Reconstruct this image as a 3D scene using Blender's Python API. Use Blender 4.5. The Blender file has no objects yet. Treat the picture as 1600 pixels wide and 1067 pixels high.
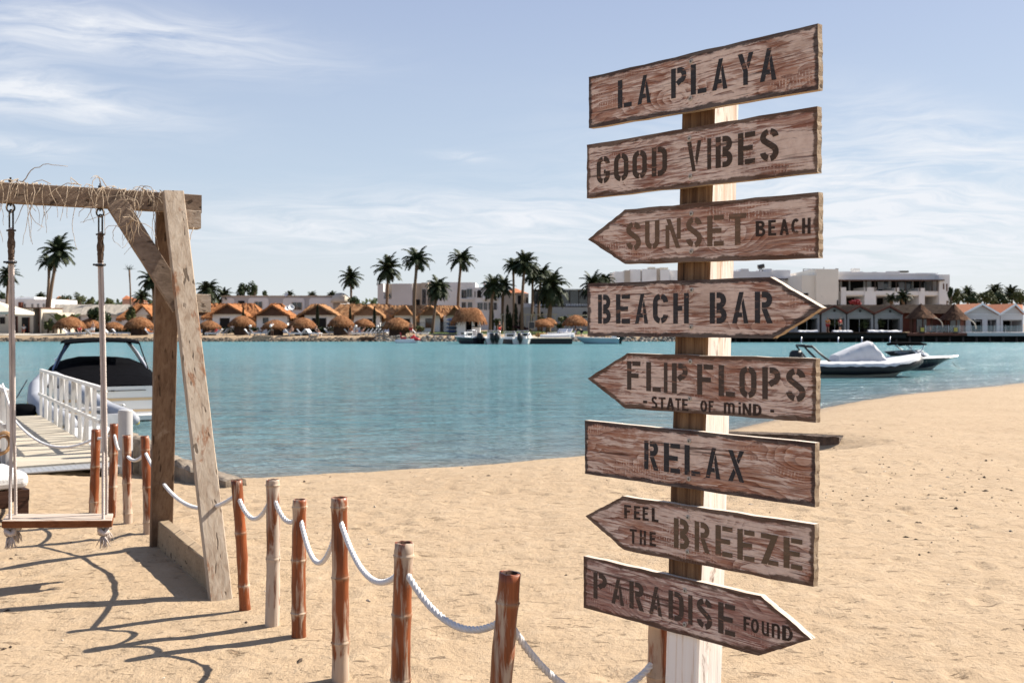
import bpy, math, random
import numpy as np
from mathutils import Vector, Matrix, noise as mn
R = math.radians
SC = bpy.context.scene
COL = SC.collection

# ------------------------------------------------------------------ camera
F, H = 1556.0, 1.6            # focal length in photo pixels, eye height
cam_d = bpy.data.cameras.new('camera'); cam = bpy.data.objects.new('camera', cam_d); COL.objects.link(cam)
cam.location = (0, 0, H); cam.rotation_euler = (R(90), 0, 0)
cam_d.sensor_width = 36; cam_d.lens = 36*F/1600; cam_d.shift_y = -26.5/1600
cam_d.clip_start = .05; cam_d.clip_end = 9000
cam_d.dof.use_dof = True; cam_d.dof.focus_distance = 3.6; cam_d.dof.aperture_fstop = 8
SC.camera = cam
# ------------------------------------------------------------------ light
SUN = Vector((.897*math.cos(R(41)), .443*math.cos(R(41)), math.sin(R(41))))
sd = bpy.data.lights.new('sun', 'SUN'); so = bpy.data.objects.new('sun', sd); COL.objects.link(so)
sd.energy = 5.0; sd.angle = R(.5); sd.color = (1, .93, .82)
so.rotation_euler = SUN.to_track_quat('Z', 'Y').to_euler(); so.location = (20, 10, 30)
SC.view_settings.view_transform = 'Standard'; SC.view_settings.look = 'None'
SC.view_settings.gamma = 1; SC.view_settings.exposure = 1.1
SC.cycles.use_denoising = True
try: SC.cycles.denoiser = 'OPENIMAGEDENOISE'
except Exception: pass
SC.cycles.max_bounces = 6; SC.cycles.diffuse_bounces = 3; SC.cycles.glossy_bounces = 3
SC.cycles.transparent_max_bounces = 8

# ------------------------------------------------------------------ node helper
class NT:
    def __init__(s, tree): s.t = tree
    def n(s, typ, props=None, **ins):
        k = s.t.nodes.new(typ)
        for a, b in (props or {}).items(): setattr(k, a, b)
        for a, b in ins.items():
            key = int(a[1:]) if a[0] == 'i' and a[1:].isdigit() else a.replace('_', ' ')
            s.set(k, key, b)
        return k
    def set(s, k, key, b):
        sock = k.inputs[key]
        if isinstance(b, bpy.types.NodeSocket): s.t.links.new(b, sock)
        elif isinstance(b, bpy.types.Node): s.t.links.new(b.outputs[0], sock)
        else:
            if isinstance(b, (tuple, list)) and len(b) == 3 and sock.type == 'RGBA': b = (*b, 1)
            sock.default_value = b
    def math(s, op, a, b=0.0, c=None):
        k = s.n('ShaderNodeMath', {'operation': op}); s.set(k, 0, a); s.set(k, 1, b)
        if c is not None: s.set(k, 2, c)
        return k.outputs[0]
    def mix(s, f, a, b, blend='MIX'):
        k = s.n('ShaderNodeMix', {'data_type': 'RGBA', 'blend_type': blend})
        s.set(k, 0, f); s.set(k, 6, a); s.set(k, 7, b); return k.outputs[2]
    def ramp(s, f, stops, interp='LINEAR'):
        k = s.n('ShaderNodeValToRGB'); k.color_ramp.interpolation = interp
        e = k.color_ramp.elements
        while len(e) < len(stops): e.new(.5)
        for i, (p, c) in enumerate(stops):
            e[i].position = p; e[i].color = (*c, 1) if isinstance(c, tuple) else (c, c, c, 1)
        s.set(k, 0, f); return k.outputs[0]
    def maprange(s, v, a, b, c=0., d=1.):
        k = s.n('ShaderNodeMapRange'); k.clamp = True
        for i, x in enumerate((v, a, b, c, d)): s.set(k, i, x)
        return k.outputs[0]
    def noise(s, vec, scale, detail=3, rough=.55, dist=0.):
        k = s.n('ShaderNodeTexNoise'); s.set(k, 'Vector', vec); s.set(k, 'Scale', scale); s.set(k, 'Detail', detail)
        s.set(k, 'Roughness', rough); s.set(k, 'Distortion', dist); return k.outputs['Fac']
    def mapping(s, vec, loc=(0, 0, 0), rot=(0, 0, 0), sc=(1, 1, 1)):
        k = s.n('ShaderNodeMapping'); s.set(k, 'Vector', vec); s.set(k, 'Location', loc); s.set(k, 'Rotation', rot); s.set(k, 'Scale', sc)
        return k.outputs[0]

def new_mat(name):
    m = bpy.data.materials.new(name); m.use_nodes = True
    t = NT(m.node_tree); b = m.node_tree.nodes['Principled BSDF']
    return m, t, b
def obj_co(t, seed=None):
    tc = t.n('ShaderNodeTexCoord')
    if seed is None:
        oi = t.n('ShaderNodeObjectInfo')
        k = t.n('ShaderNodeVectorMath', {'operation': 'ADD'}); t.set(k, 0, tc.outputs['Object'])
        mul = t.math('MULTIPLY', oi.outputs['Random'], 37.0)
        cb = t.n('ShaderNodeCombineXYZ'); t.set(cb, 0, mul); t.set(cb, 1, mul); t.set(cb, 2, mul)
        t.set(k, 1, cb); return k.outputs[0]
    return t.mapping(tc.outputs['Object'], loc=seed)
def bump(t, b, h, strength=.4, dist=.01):
    k = t.n('ShaderNodeBump'); t.set(k, 'Strength', strength); t.set(k, 'Distance', dist); t.set(k, 'Height', h)
    t.set(b, 'Normal', k.outputs[0]); return k
def simple(name, col, rough=.7, var=.2, scale=6., stretch=(1, 1, 1), bmp=0., bscale=None, metallic=0., spec=.4, dirt=None, obj_var=0.):
    """base colour with mottling and optional dirt and relief"""
    m, t, b = new_mat(name)
    co = t.mapping(obj_co(t), sc=stretch)
    f = t.noise(co, scale, 5, .6)
    c = t.mix(t.maprange(f, .3, .7), tuple(x*(1-var) for x in col), tuple(min(1, x*(1+var)) for x in col))
    if dirt:
        f2 = t.noise(co, scale*.45, 6, .65, .4)
        c = t.mix(t.maprange(f2, .52, .72), c, dirt)
    if obj_var:
        oi = t.n('ShaderNodeObjectInfo')
        hv = t.n('ShaderNodeHueSaturation'); t.set(hv, 'Value', t.maprange(oi.outputs['Random'], 0, 1, 1-obj_var, 1+obj_var)); t.set(hv, 'Color', c); c = hv.outputs[0]
    t.set(b, 'Base Color', c); t.set(b, 'Roughness', rough); t.set(b, 'Metallic', metallic); t.set(b, 'Specular IOR Level', spec)
    if bmp: bump(t, b, t.noise(co, bscale or scale*3, 4), bmp, .02)
    return m

# ------------------------------------------------------------------ sky
w = bpy.data.worlds.new('World'); SC.world = w; w.use_nodes = True
t = NT(w.node_tree); bg = w.node_tree.nodes['Background']
sky = t.n('ShaderNodeTexSky', {'sky_type': 'NISHITA', 'sun_disc': False, 'sun_elevation': R(41),
          'sun_rotation': math.atan2(.897, .443), 'air_density': 1.0, 'dust_density': 1.2, 'ozone_density': 1.5, 'altitude': 0})
d = t.n('ShaderNodeTexCoord').outputs['Generated']
sp = t.n('ShaderNodeSeparateXYZ'); t.set(sp, 0, d)
el = t.math('MAXIMUM', sp.outputs[2], .02)
u = t.math('DIVIDE', sp.outputs[0], t.math('ADD', el, .12)); v = t.math('DIVIDE', sp.outputs[1], t.math('ADD', el, .12))
cv = t.n('ShaderNodeCombineXYZ'); t.set(cv, 0, u); t.set(cv, 1, v)
# streaky cirrus: long thin filaments, gated by broad patches
warp = t.noise(cv.outputs[0], .9, 3)
cw = t.n('ShaderNodeVectorMath', {'operation': 'ADD'}); t.set(cw, 0, cv.outputs[0])
cb = t.n('ShaderNodeCombineXYZ'); t.set(cb, 0, t.math('MULTIPLY', warp, .5)); t.set(cb, 1, t.math('MULTIPLY', warp, 1.2)); t.set(cw, 1, cb.outputs[0])
fil = t.noise(t.mapping(cw.outputs[0], rot=(0, 0, R(-14)), sc=(1.1, 2.6, 1)), 2.2, 9, .66, .35)
pat = t.noise(t.mapping(cv.outputs[0], loc=(3.1, 1.4, 0), rot=(0, 0, R(-10)), sc=(.5, .8, 1)), 1.2, 3, .5)
def blob(x, z, sx, sz, amp, tilt=0.):
    """a cloud bank standing in one part of the sky (direction x/y, z/y)"""
    dx = t.math('SUBTRACT', t.math('DIVIDE', sp.outputs[0], t.math('MAXIMUM', sp.outputs[1], .05)), x)
    dz = t.math('SUBTRACT', t.math('DIVIDE', sp.outputs[2], t.math('MAXIMUM', sp.outputs[1], .05)), z)
    dz = t.math('ADD', dz, t.math('MULTIPLY', dx, tilt))
    q = t.math('ADD', t.math('POWER', t.math('DIVIDE', dx, sx), 2), t.math('POWER', t.math('DIVIDE', dz, sz), 2))
    return t.math('MULTIPLY', t.math('EXPONENT', t.math('MULTIPLY', q, -1)), amp)
front = t.math('GREATER_THAN', sp.outputs[1], .02)
banks = None
for a in ((-.36, .287, .15, .026, .95, .12), (-.50, .232, .15, .024, 1.0, .16), (-.50, .30, .09, .05, .35, 0), (-.49, .178, .07, .010, .7, .12),
          (.38, .125, .22, .060, 1.15, .12), (.45, .19, .12, .03, .5, .3), (-.03, .105, .30, .030, .75, .0), (-.2, .09, .2, .02, .3, 0), (-.05, .168, .03, .006, .5, .1), (.33, .075, .3, .03, .5, 0)):
    k = blob(*a); banks = k if banks is None else t.math('ADD', banks, k)
cl = t.math('MULTIPLY', t.math('MULTIPLY', t.maprange(fil, .36, .68), banks), front)
back = t.math('MULTIPLY', t.math('MULTIPLY', t.maprange(fil, .45, .75), t.maprange(pat, .45, .7)), t.math('SUBTRACT', 1.0, front))
cl = t.math('MINIMUM', t.math('ADD', t.math('MULTIPLY', cl, 1.25), back), .92)
# thin high veil of ice cloud and sea haze, thicker towards the horizon
veil = t.maprange(sp.outputs[2], .0, .5, .85, .55)
hz_ = t.ramp(t.maprange(sp.outputs[2], 0, .6), [(.0, (.70, .74, .765)), (.10, (.63, .69, .755)), (.24, (.515, .61, .735)), (.52, (.425, .50, .69)), (1., (.25, .34, .58))])
hv = t.n('ShaderNodeVectorMath', {'operation': 'SCALE'}); t.set(hv, 0, hz_); t.set(hv, 'Scale', 11.2)
c1 = t.mix(veil, sky.outputs[0], hv.outputs[0])
c2 = t.mix(cl, c1, (8.3, 8.55, 9.0))
t.set(bg, 'Color', c2); bg.inputs['Strength'].default_value = .05

# ------------------------------------------------------------------ mesh builder
def P(px, py, Y): return Vector(((px-800)/F*Y, Y, H-(py-507)/F*Y))
def G(px, py, z=0.):
    Y = (H-z)*F/(py-507); return Vector(((px-800)/F*Y, Y, z))
class MB:
    def __init__(s): s.v = []; s.f = []; s.m = []; s.sm = []; s.mi = 0; s.smooth = False
    def add(s, vs, fs):
        o = len(s.v); s.v += [tuple(x) for x in vs]
        for f in fs: s.f.append(tuple(i+o for i in f)); s.m.append(s.mi); s.sm.append(s.smooth)
    def box(s, c, size, rot=None):
        hx, hy, hz = (x/2 for x in size); c = Vector(c)
        vs = [Vector((a, b, e)) for a in (-hx, hx) for b in (-hy, hy) for e in (-hz, hz)]
        if rot is not None: vs = [rot @ x for x in vs]
        s.add([x+c for x in vs], [(0, 1, 3, 2), (4, 6, 7, 5), (0, 4, 5, 1), (2, 3, 7, 6), (0, 2, 6, 4), (1, 5, 7, 3)])
    def bb(s, x0, x1, y0, y1, z0, z1): s.box(((x0+x1)/2, (y0+y1)/2, (z0+z1)/2), (abs(x1-x0), abs(y1-y0), abs(z1-z0)))
    def beam(s, p0, p1, w, h, side=None, ch=.0, seg=1, wob=0., seed=0):
        """timber from p0 to p1; w along side, h across; ch chamfers the edges"""
        p0 = Vector(p0); p1 = Vector(p1); ax = (p1-p0).normalized()
        sd = Vector(side) if side is not None else ax.cross(Vector((0, 0, 1)))
        sd = (sd-ax*sd.dot(ax)).normalized(); up = sd.cross(ax)
        a, b = w/2, h/2
        if ch: ring = [(-a+ch, -b), (a-ch, -b), (a, -b+ch), (a, b-ch), (a-ch, b), (-a+ch, b), (-a, b-ch), (-a, -b+ch)]
        else: ring = [(-a, -b), (a, -b), (a, b), (-a, b)]
        n = len(ring); vs = []
        rnd = random.Random(seed)
        for i in range(seg+1):
            c = p0.lerp(p1, i/seg)
            for (x, y) in ring:
                j = Vector((0, 0, 0))
                if wob: j = sd*rnd.uniform(-wob, wob)+up*rnd.uniform(-wob, wob)
                vs.append(c+sd*x+up*y+j)
        fs = [(i*n+k, i*n+(k+1) % n, (i+1)*n+(k+1) % n, (i+1)*n+k) for i in range(seg) for k in range(n)]
        fs += [tuple(reversed(range(n))), tuple(range(seg*n, seg*n+n))]
        s.add(vs, fs)
    def tube(s, pts, r, n=8, cap=True, ell=1.0):
        pts = [Vector(p) for p in pts]; N = len(pts)
        rs = r if isinstance(r, (list, tuple)) else [r]*N
        vs = []; ref = None
        for i, p in enumerate(pts):
            tg = (pts[min(i+1, N-1)]-pts[max(i-1, 0)])
            tg = tg.normalized() if tg.length > 1e-9 else Vector((0, 0, 1))
            if ref is None:
                ref = tg.cross(Vector((0, 0, 1)) if abs(tg.z) < .9 else Vector((1, 0, 0))).normalized()
            else:
                ref = (ref-tg*ref.dot(tg)); ref = ref.normalized() if ref.length > 1e-6 else tg.orthogonal().normalized()
            b = tg.cross(ref)
            for k in range(n):
                a = 2*math.pi*k/n; vs.append(p+(ref*math.cos(a)+b*math.sin(a)*ell)*rs[i])
        fs = [(i*n+k, i*n+(k+1) % n, (i+1)*n+(k+1) % n, (i+1)*n+k) for i in range(N-1) for k in range(n)]
        if cap: fs += [tuple(reversed(range(n))), tuple(range((N-1)*n, N*n))]
        s.add(vs, fs)
    def lathe(s, prof, n=16, c=(0, 0, 0), jit=0., seed=0, axis=None, cap=True):
        """profile of (r, z)"""
        rnd = random.Random(seed); c = Vector(c); vs = []
        M3 = axis.to_track_quat('Z', 'Y').to_matrix() if axis is not None else None
        for (r, z) in prof:
            for k in range(n):
                a = 2*math.pi*k/n; q = r*(1+rnd.uniform(-jit, jit)) if jit else r
                p = Vector((q*math.cos(a), q*math.sin(a), z+(rnd.uniform(-jit, jit)*r*.5 if jit else 0)))
                vs.append((M3 @ p if M3 else p)+c)
        N = len(prof)
        fs = [(i*n+k, i*n+(k+1) % n, (i+1)*n+(k+1) % n, (i+1)*n+k) for i in range(N-1) for k in range(n)]
        if cap: fs += [tuple(reversed(range(n))), tuple(range((N-1)*n, N*n))]
        s.add(vs, fs)
    def prism(s, pts, off):
        """closed outline pts (3-D) pushed along off"""
        n = len(pts); off = Vector(off); vs = [Vector(p) for p in pts]; vs += [p+off for p in vs]
        s.add(vs, [tuple(range(n)), tuple(reversed(range(n, 2*n)))]+[(i, i+n, (i+1) % n+n, (i+1) % n) for i in range(n)])
    def patch(s, a, b, c, d, nu, nv, amp=0., seed=0, nrm=None):
        """four-corner surface a-b / d-c, roughened"""
        a, b, c, d = map(Vector, (a, b, c, d)); rnd = random.Random(seed)
        nr = (b-a).cross(d-a).normalized() if nrm is None else Vector(nrm); vs = []
        for j in range(nv+1):
            for i in range(nu+1):
                p = a.lerp(b, i/nu).lerp(d.lerp(c, i/nu), j/nv)
                vs.append(p+nr*rnd.uniform(-amp, amp))
        s.add(vs, [(j*(nu+1)+i, j*(nu+1)+i+1, (j+1)*(nu+1)+i+1, (j+1)*(nu+1)+i) for j in range(nv) for i in range(nu)])
    def strip(s, A, B):
        n = len(A); s.add(list(A)+list(B), [(i, i+1, n+i+1, n+i) for i in range(n-1)])
    def build(s, name, mats, parent=None, origin=None, recalc=False, bevel=0.):
        me = bpy.data.meshes.new(name)
        o0 = Vector(origin) if origin is not None else Vector((0, 0, 0))
        me.from_pydata([(x[0]-o0.x, x[1]-o0.y, x[2]-o0.z) for x in s.v], [], s.f)
        if not isinstance(mats, (list, tuple)): mats = [mats]
        for m in mats: me.materials.append(m)
        me.polygons.foreach_set('material_index', s.m)
        me.polygons.foreach_set('use_smooth', s.sm)
        me.update()
        o = bpy.data.objects.new(name, me); COL.objects.link(o)
        if parent is not None: o.parent = parent
        elif origin is not None: o.location = o0
        if bevel:
            bv = o.modifiers.new('bevel', 'BEVEL'); bv.width = bevel; bv.segments = 2; bv.limit_method = 'ANGLE'
        return o
def tag(o, label=None, cat=None, group=None, kind=None):
    if label: o['label'] = label
    if cat: o['category'] = cat
    if group: o['group'] = group
    if kind: o['kind'] = kind
    return o
def thing(name, label, cat, loc=(0, 0, 0), rz=0., group=None):
    o = bpy.data.objects.new(name, None); COL.objects.link(o); o.empty_display_size = .2
    o.location = loc; o.rotation_euler = (0, 0, rz); return tag(o, label, cat, group)
def dup(root, loc, rz=0., label=None, sc=None, group=None):
    def cp(o, par):
        c = o.copy(); COL.objects.link(c); c.parent = par
        for ch in o.children: cp(ch, c)
        return c
    c = cp(root, None); c.location = loc; c.rotation_euler = (0, 0, rz)
    if sc is not None: c.scale = sc if isinstance(sc, tuple) else (sc, sc, sc)
    if label: c['label'] = label
    if group: c['group'] = group
    return c
def catenary(a, b, sag, n=24):
    a = Vector(a); b = Vector(b)
    return [a.lerp(b, i/n)-Vector((0, 0, sag*4*(i/n)*(1-i/n))) for i in range(n+1)]
def resample(pts, step):
    pts = [Vector(p) for p in pts]; out = [pts[0]]; acc = 0.
    for a, b in zip(pts, pts[1:]):
        L = (b-a).length; d = step-acc
        while d <= L: out.append(a.lerp(b, d/L)); d += step
        acc = L-(d-step)
    out.append(pts[-1]); return out
def rope(mb, pts, r, lay=.075, n=6, per=9):
    """three strands laid round the path"""
    q = resample(pts, lay/per); mb.smooth = True
    for s in range(3):
        path = []; ref = None
        for i, p in enumerate(q):
            tg = (q[min(i+1, len(q)-1)]-q[max(i-1, 0)]); tg = tg.normalized() if tg.length > 1e-9 else Vector((0, 0, 1))
            if ref is None: ref = tg.orthogonal().normalized()
            else: ref = (ref-tg*ref.dot(tg)).normalized()
            a = 2*math.pi*(i/per+s/3); path.append(p+(ref*math.cos(a)+tg.cross(ref)*math.sin(a))*r*.5)
        mb.tube(path, r*.58, n)

# ================================================================== SETTING
WATER_Z = -.4
SHX = [-400, -60, -30, -12, -6.5, -5.2, -4.3, -3.25, -1.8, -.45, 1.14, 4.2, 7.5, 10.9, 17.6, 40, 90, 400]
SHY = [60, 34, 24, 16.5, 14.4, 13.7, 13.1, 12.97, 13.45, 14.1, 15.2, 19.0, 23.9, 28.3, 34.2, 50, 70, 100]
def sm(x): x = np.clip(x, 0, 1); return x*x*(3-2*x)
def vnoise(x, y, sc, seed):
    rs = np.random.RandomState(seed); g = rs.rand(256, 256)
    x = x*sc+1000.; y = y*sc+1000.
    xi = np.floor(x).astype(int); yi = np.floor(y).astype(int); fx = sm(x-xi); fy = sm(y-yi)
    a = g[xi % 256, yi % 256]; b = g[(xi+1) % 256, yi % 256]; c = g[xi % 256, (yi+1) % 256]; e = g[(xi+1) % 256, (yi+1) % 256]
    return (a*(1-fx)+b*fx)*(1-fy)+(c*(1-fx)+e*fx)*fy-.5
rs = np.random.RandomState(4)
DENT = [(rs.uniform(-5, 6), rs.uniform(2.4, 14), rs.uniform(.05, .13), rs.uniform(.5, 1.), rs.uniform(.006, .02), rs.uniform(0, 6.28)) for _ in range(520)]
def ground_z(x, y, fine=True):
    x = np.asarray(x, float); y = np.asarray(y, float)
    ys = np.interp(x, SHX, SHY); wd = 4.0+np.clip(ys-13, 0, 40)*.26
    d = ys-y
    z = np.where(d > 0, WATER_Z+.4*(1-(1-np.clip(d/wd, 0, 1))**1.6), WATER_Z+np.clip(d, -12, 0)*.13)
    # scoured pocket in front of the half-buried ledge
    q = ((x-3.6)/1.25)**2+((y-14.05)/.85)**2
    z = z-.30*np.exp(-q**1.6)*(y < 14.95)
    # far bank
    fb = 116.6; far = np.clip((y-fb)/1.9, 0, 1)
    z = np.where(y > 60, np.where(y > fb, -1.0+1.23*sm(far)+.02*np.clip(y-118, 0, 30), np.minimum(z, -1.0)), z)
    if fine:
        near = np.clip((22-y)/8, 0, 1)*np.clip(d/1.2, 0, 1)
        z = z+near*(.035*vnoise(x, y, .55, 1)+.024*vnoise(x, y, 1.9, 2)+.010*vnoise(x, y, 5.5, 3)+.006*vnoise(x, y, 12, 5))
        z = z+np.where((d > 0) & (y >= 14) & (y < 60), .05*vnoise(x, y, .7, 8), 0)
        for (cx, cy, r, el_, dp, an) in DENT:
            m = (abs(x-cx) < .4) & (abs(y-cy) < .4)
            if not m.any(): continue
            dx = x[m]-cx; dy = y[m]-cy; a = dx*math.cos(an)+dy*math.sin(an); b = -dx*math.sin(an)+dy*math.cos(an)
            q = np.sqrt((a/r)**2+(b/(r*el_))**2)
            z[m] += near[m]*dp*(-np.exp(-(q*1.1)**3)+.55*np.exp(-((q-1.35)/.35)**2))
        # sand heaped round the feet of the frame
        for (cx, cy) in ((-1.633, 5.66), (-2.55, 7.3)):
            z = z-.012*np.exp(-(((x-cx)**2+(y-cy)**2)/.05))
    return z
def gz(x, y): return float(ground_z(np.array([x]), np.array([y]))[0])
def grow(start, step, fac, end):
    out = []; x = start
    while x < end: step *= fac; x += step; out.append(x)
    return out
gx = np.array([-v for v in reversed(grow(5.6, .06, 1.13, 6000))]+list(np.arange(-5.6, 7.0, .042))+grow(7.0, .05, 1.11, 6000))
gy = np.array(list(np.arange(-40, 2, 3.))+list(np.arange(2, 9.5, .042))+list(np.arange(9.5, 18, .075))+list(np.arange(18, 44, .5))+list(np.arange(44, 112, 6.))+list(np.arange(113, 122, .5))+grow(122, 1.5, 1.25, 7000))
XX, YY = np.meshgrid(gx, gy); ZZ = ground_z(XX.ravel(), YY.ravel())
nx, ny = len(gx), len(gy)
me = bpy.data.meshes.new('ground'); me.vertices.add(nx*ny)
me.vertices.foreach_set('co', np.stack([XX.ravel(), YY.ravel(), ZZ], 1).ravel())
I = np.arange(nx*ny).reshape(ny, nx)
q = np.stack([I[:-1, :-1], I[:-1, 1:], I[1:, 1:], I[1:, :-1]], -1).reshape(-1, 4)
me.loops.add(q.size); me.loops.foreach_set('vertex_index', q.ravel().astype(np.int32))
me.polygons.add(len(q)); me.polygons.foreach_set('loop_start', (np.arange(len(q))*4).astype(np.int32))
me.polygons.foreach_set('use_smooth', np.ones(len(q), bool)); me.update(); me.validate()
# sand
m, t, b = new_mat('sand')
co = t.n('ShaderNodeTexCoord').outputs['Object']
n1 = t.noise(co, .55, 5, .6); n2 = t.noise(co, 6, 6, .65); n3 = t.noise(t.mapping(co, sc=(1, .55, 1)), 26, 5, .7); n4 = t.noise(co, 190, 2)
c = t.mix(t.maprange(n1, .3, .7), (.342, .246, .154), (.390, .288, .186))
c = t.mix(t.maprange(n2, .46, .75), c, (.415, .315, .212))
c = t.mix(t.math('MULTIPLY', t.math('MULTIPLY', t.maprange(n3, .56, .72), t.maprange(n2, .42, .6)), .6), c, (.20, .125, .07))
c = t.mix(t.math('MULTIPLY', t.maprange(n4, .40, .62), .18), c, (.22, .14, .08))
sc1 = t.noise(t.mapping(co, sc=(1, 2.3, 1), rot=(0, 0, R(8))), 7.5, 6, .72, .6); sc2 = t.noise(t.mapping(co, sc=(1, 1.5, 1)), 17, 5, .75, .8)
scuff = t.math('MAXIMUM', t.math('MULTIPLY', t.maprange(sc1, .595, .68), .75), t.math('MULTIPLY', t.maprange(sc2, .625, .70), .6))
c = t.mix(t.math('MULTIPLY', scuff, t.maprange(n1, .38, .6, .35, .95)), c, (.195, .118, .066))
spk = t.n('ShaderNodeTexVoronoi'); t.set(spk, 'Vector', co); t.set(spk, 'Scale', 34.); 
sel = t.math('MULTIPLY', t.math('LESS_THAN', spk.outputs['Distance'], .13), t.math('GREATER_THAN', t.noise(co, 3.3, 2), .58))
c = t.mix(t.math('MULTIPLY', sel, .7), c, (.10, .06, .035))
# damp sand by the waterline
spz = t.n('ShaderNodeSeparateXYZ'); t.set(spz, 0, co)
wet = t.math('MULTIPLY', t.maprange(t.math('ADD', spz.outputs[2], t.math('MULTIPLY', n2, .05)), -.24, -.36), t.math('LESS_THAN', spz.outputs[1], 60.))
c = t.mix(t.math('MULTIPLY', wet, .55), c, (.17, .115, .065))
t.set(b, 'Base Color', c); t.set(b, 'Roughness', t.mix(wet, (.95,)*3, (.5,)*3)); t.set(b, 'Specular IOR Level', .25)
hh = t.math('ADD', t.math('SUBTRACT', t.math('MULTIPLY', n2, 1.), t.math('MULTIPLY', scuff, .55)), t.math('ADD', t.math('MULTIPLY', n3, .30), t.math('MULTIPLY', n4, .10)))
bump(t, b, hh, .9, .032)
me.materials.append(m); ground = bpy.data.objects.new('ground', me); COL.objects.link(ground); tag(ground, kind='structure')

# water
m, t, b = new_mat('lagoon_water')
co = t.n('ShaderNodeTexCoord').outputs['Object']
sx = t.n('ShaderNodeSeparateXYZ'); t.set(sx, 0, co)
n1 = t.noise(t.mapping(co, sc=(.04, .12, 1)), 1., 3)
depthc = t.maprange(sx.outputs[1], 13, 60)
c = t.mix(depthc, (.102, .195, .220), (.076, .195, .214))
c = t.mix(t.math('MULTIPLY', t.maprange(n1, .4, .65), .5), c, (.09, .222, .240))
sh_ = t.n('ShaderNodeAttribute', {'attribute_name': 'shore'}).outputs['Fac']; shn = t.math('ADD', sh_, t.math('MULTIPLY', t.noise(co, .8, 4), 1.2))
c = t.mix(t.maprange(shn, 7.5, 1.2), c, (.145, .205, .22)); c = t.mix(t.maprange(shn, 1.6, .2), c, (.20, .20, .18))  # near-shore grey-blue is sky reflection put into the colour; sandy shallows innermost
t.set(b, 'Base Color', c); t.set(b, 'Roughness', t.maprange(sx.outputs[1], 18, 95, .07, .27)); t.set(b, 'IOR', 1.33); t.set(b, 'Specular IOR Level', .5)
wa = t.noise(t.mapping(co, rot=(0, 0, R(12)), sc=(.55, 1.5, 1)), 1.1, 4, .6, .3)
wb = t.noise(t.mapping(co, rot=(0, 0, R(-20)), sc=(1., 1.7, 1)), 5.2, 4, .6)
wc = t.noise(t.mapping(co, sc=(.12, .3, 1)), 1.0, 3)
hgt = t.math('ADD', t.math('MULTIPLY', wa, 1.0), t.math('ADD', t.math('MULTIPLY', wb, .11), t.math('MULTIPLY', wc, 1.5)))
bump(t, b, hgt, 1.0, .50)
wx = np.array([-900, -400, -150, -60, -30]+list(np.arange(-20, 40, .5))+[50, 90, 200, 900]); wy = np.array(list(np.arange(8, 48, .4))+[52, 60, 75, 90, 105, 118])
WX, WY = np.meshgrid(wx, wy); wm = MB(); wm.v = [(a_, b_, WATER_Z) for a_, b_ in zip(WX.ravel(), WY.ravel())]; nwx = len(wx)
wm.f = [(j*nwx+i, j*nwx+i+1, (j+1)*nwx+i+1, (j+1)*nwx+i) for j in range(len(wy)-1) for i in range(nwx-1)]; wm.m = [0]*len(wm.f); wm.sm = [True]*len(wm.f)
wo = tag(wm.build('water', m), kind='structure'); at = wo.data.attributes.new('shore', 'FLOAT', 'POINT'); at.data.foreach_set('value', (WY-np.interp(WX, SHX, SHY)).ravel().astype(np.float32))

# ================================================================== MATERIALS
mat_white = simple('white_paint', (.62, .60, .57), .5, .06, 4, dirt=(.42, .38, .33))
mat_plastic = simple('white_plastic', (.66, .67, .68), .35, .04, 3)
mat_black = simple('black_fabric', (.0035, .0035, .0045), .95, .25, 9, bmp=.3, spec=.03)
mat_rubber = simple('black_rubber', (.010, .010, .012), .5, .2, 6)
mat_rope = simple('white_rope', (.66, .64, .63), .85, .10, 60, bmp=.3, bscale=300)
mat_rope_old = simple('worn_rope', (.52, .45, .41), .9, .22, 30, stretch=(1, 1, .2), bmp=.4, bscale=260)
mat_rope_wrap = simple('frayed_rope_binding', (.10, .065, .045), .95, .4, 40, bmp=.8, bscale=160)
mat_metal = simple('dark_steel', (.06, .055, .05), .45, .3, 40, metallic=.8)
mat_chrome = simple('bare_aluminium', (.62, .62, .64), .3, .05, 5, metallic=.7)
mat_glass = simple('dark_glass', (.02, .026, .03), .08, .2, .6, spec=.8)

def weathered(name, pale, mid, dark, patch=None, axis=2, seed=(0, 0, 0), pamt=.5, rough=.85):
    """old timber: grain along one axis, cracks, and flaked paint or bare patches"""
    m, t, b = new_mat(name); co = obj_co(t, seed)
    sg = [1., 1., 1.]; sg[axis] = .045
    g = t.noise(t.mapping(co, sc=tuple(sg)), 42, 6, .65, .6)
    g2 = t.noise(t.mapping(co, sc=tuple(sg)), 9, 4, .55)
    c = t.ramp(t.math('ADD', t.math('MULTIPLY', g, .65), t.math('MULTIPLY', g2, .35)), [(.32, dark), (.47, mid), (.64, pale)])
    if patch:
        sp_ = [1., 1., 1.]; sp_[axis] = .3
        p = t.noise(t.mapping(co, sc=tuple(sp_), loc=(4, 2, 7)), 9, 6, .68, .5)
        c = t.mix(t.math('MULTIPLY', t.maprange(p, pamt, pamt+.07), .85), c, patch)
    ck = t.noise(t.mapping(co, sc=tuple(x*(1. if i != axis else .35) for i, x in enumerate(sg)), loc=(9, 1, 3)), 30, 2, .4)
    crack = t.maprange(ck, .335, .30)
    c = t.mix(t.math('MULTIPLY', crack, .8), c, tuple(x*.35 for x in dark))
    t.set(b, 'Base Color', c); t.set(b, 'Roughness', rough); t.set(b, 'Specular IOR Level', .2)
    bump(t, b, t.math('SUBTRACT', g, t.math('MULTIPLY', crack, .8)), .5, .006)
    return m
mat_leg_pale = weathered('flaking_leg_timber', (.46, .385, .305), (.36, .285, .215), (.22, .15, .10), (.235, .105, .05), 2, (1, 2, 3), .565)
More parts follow.
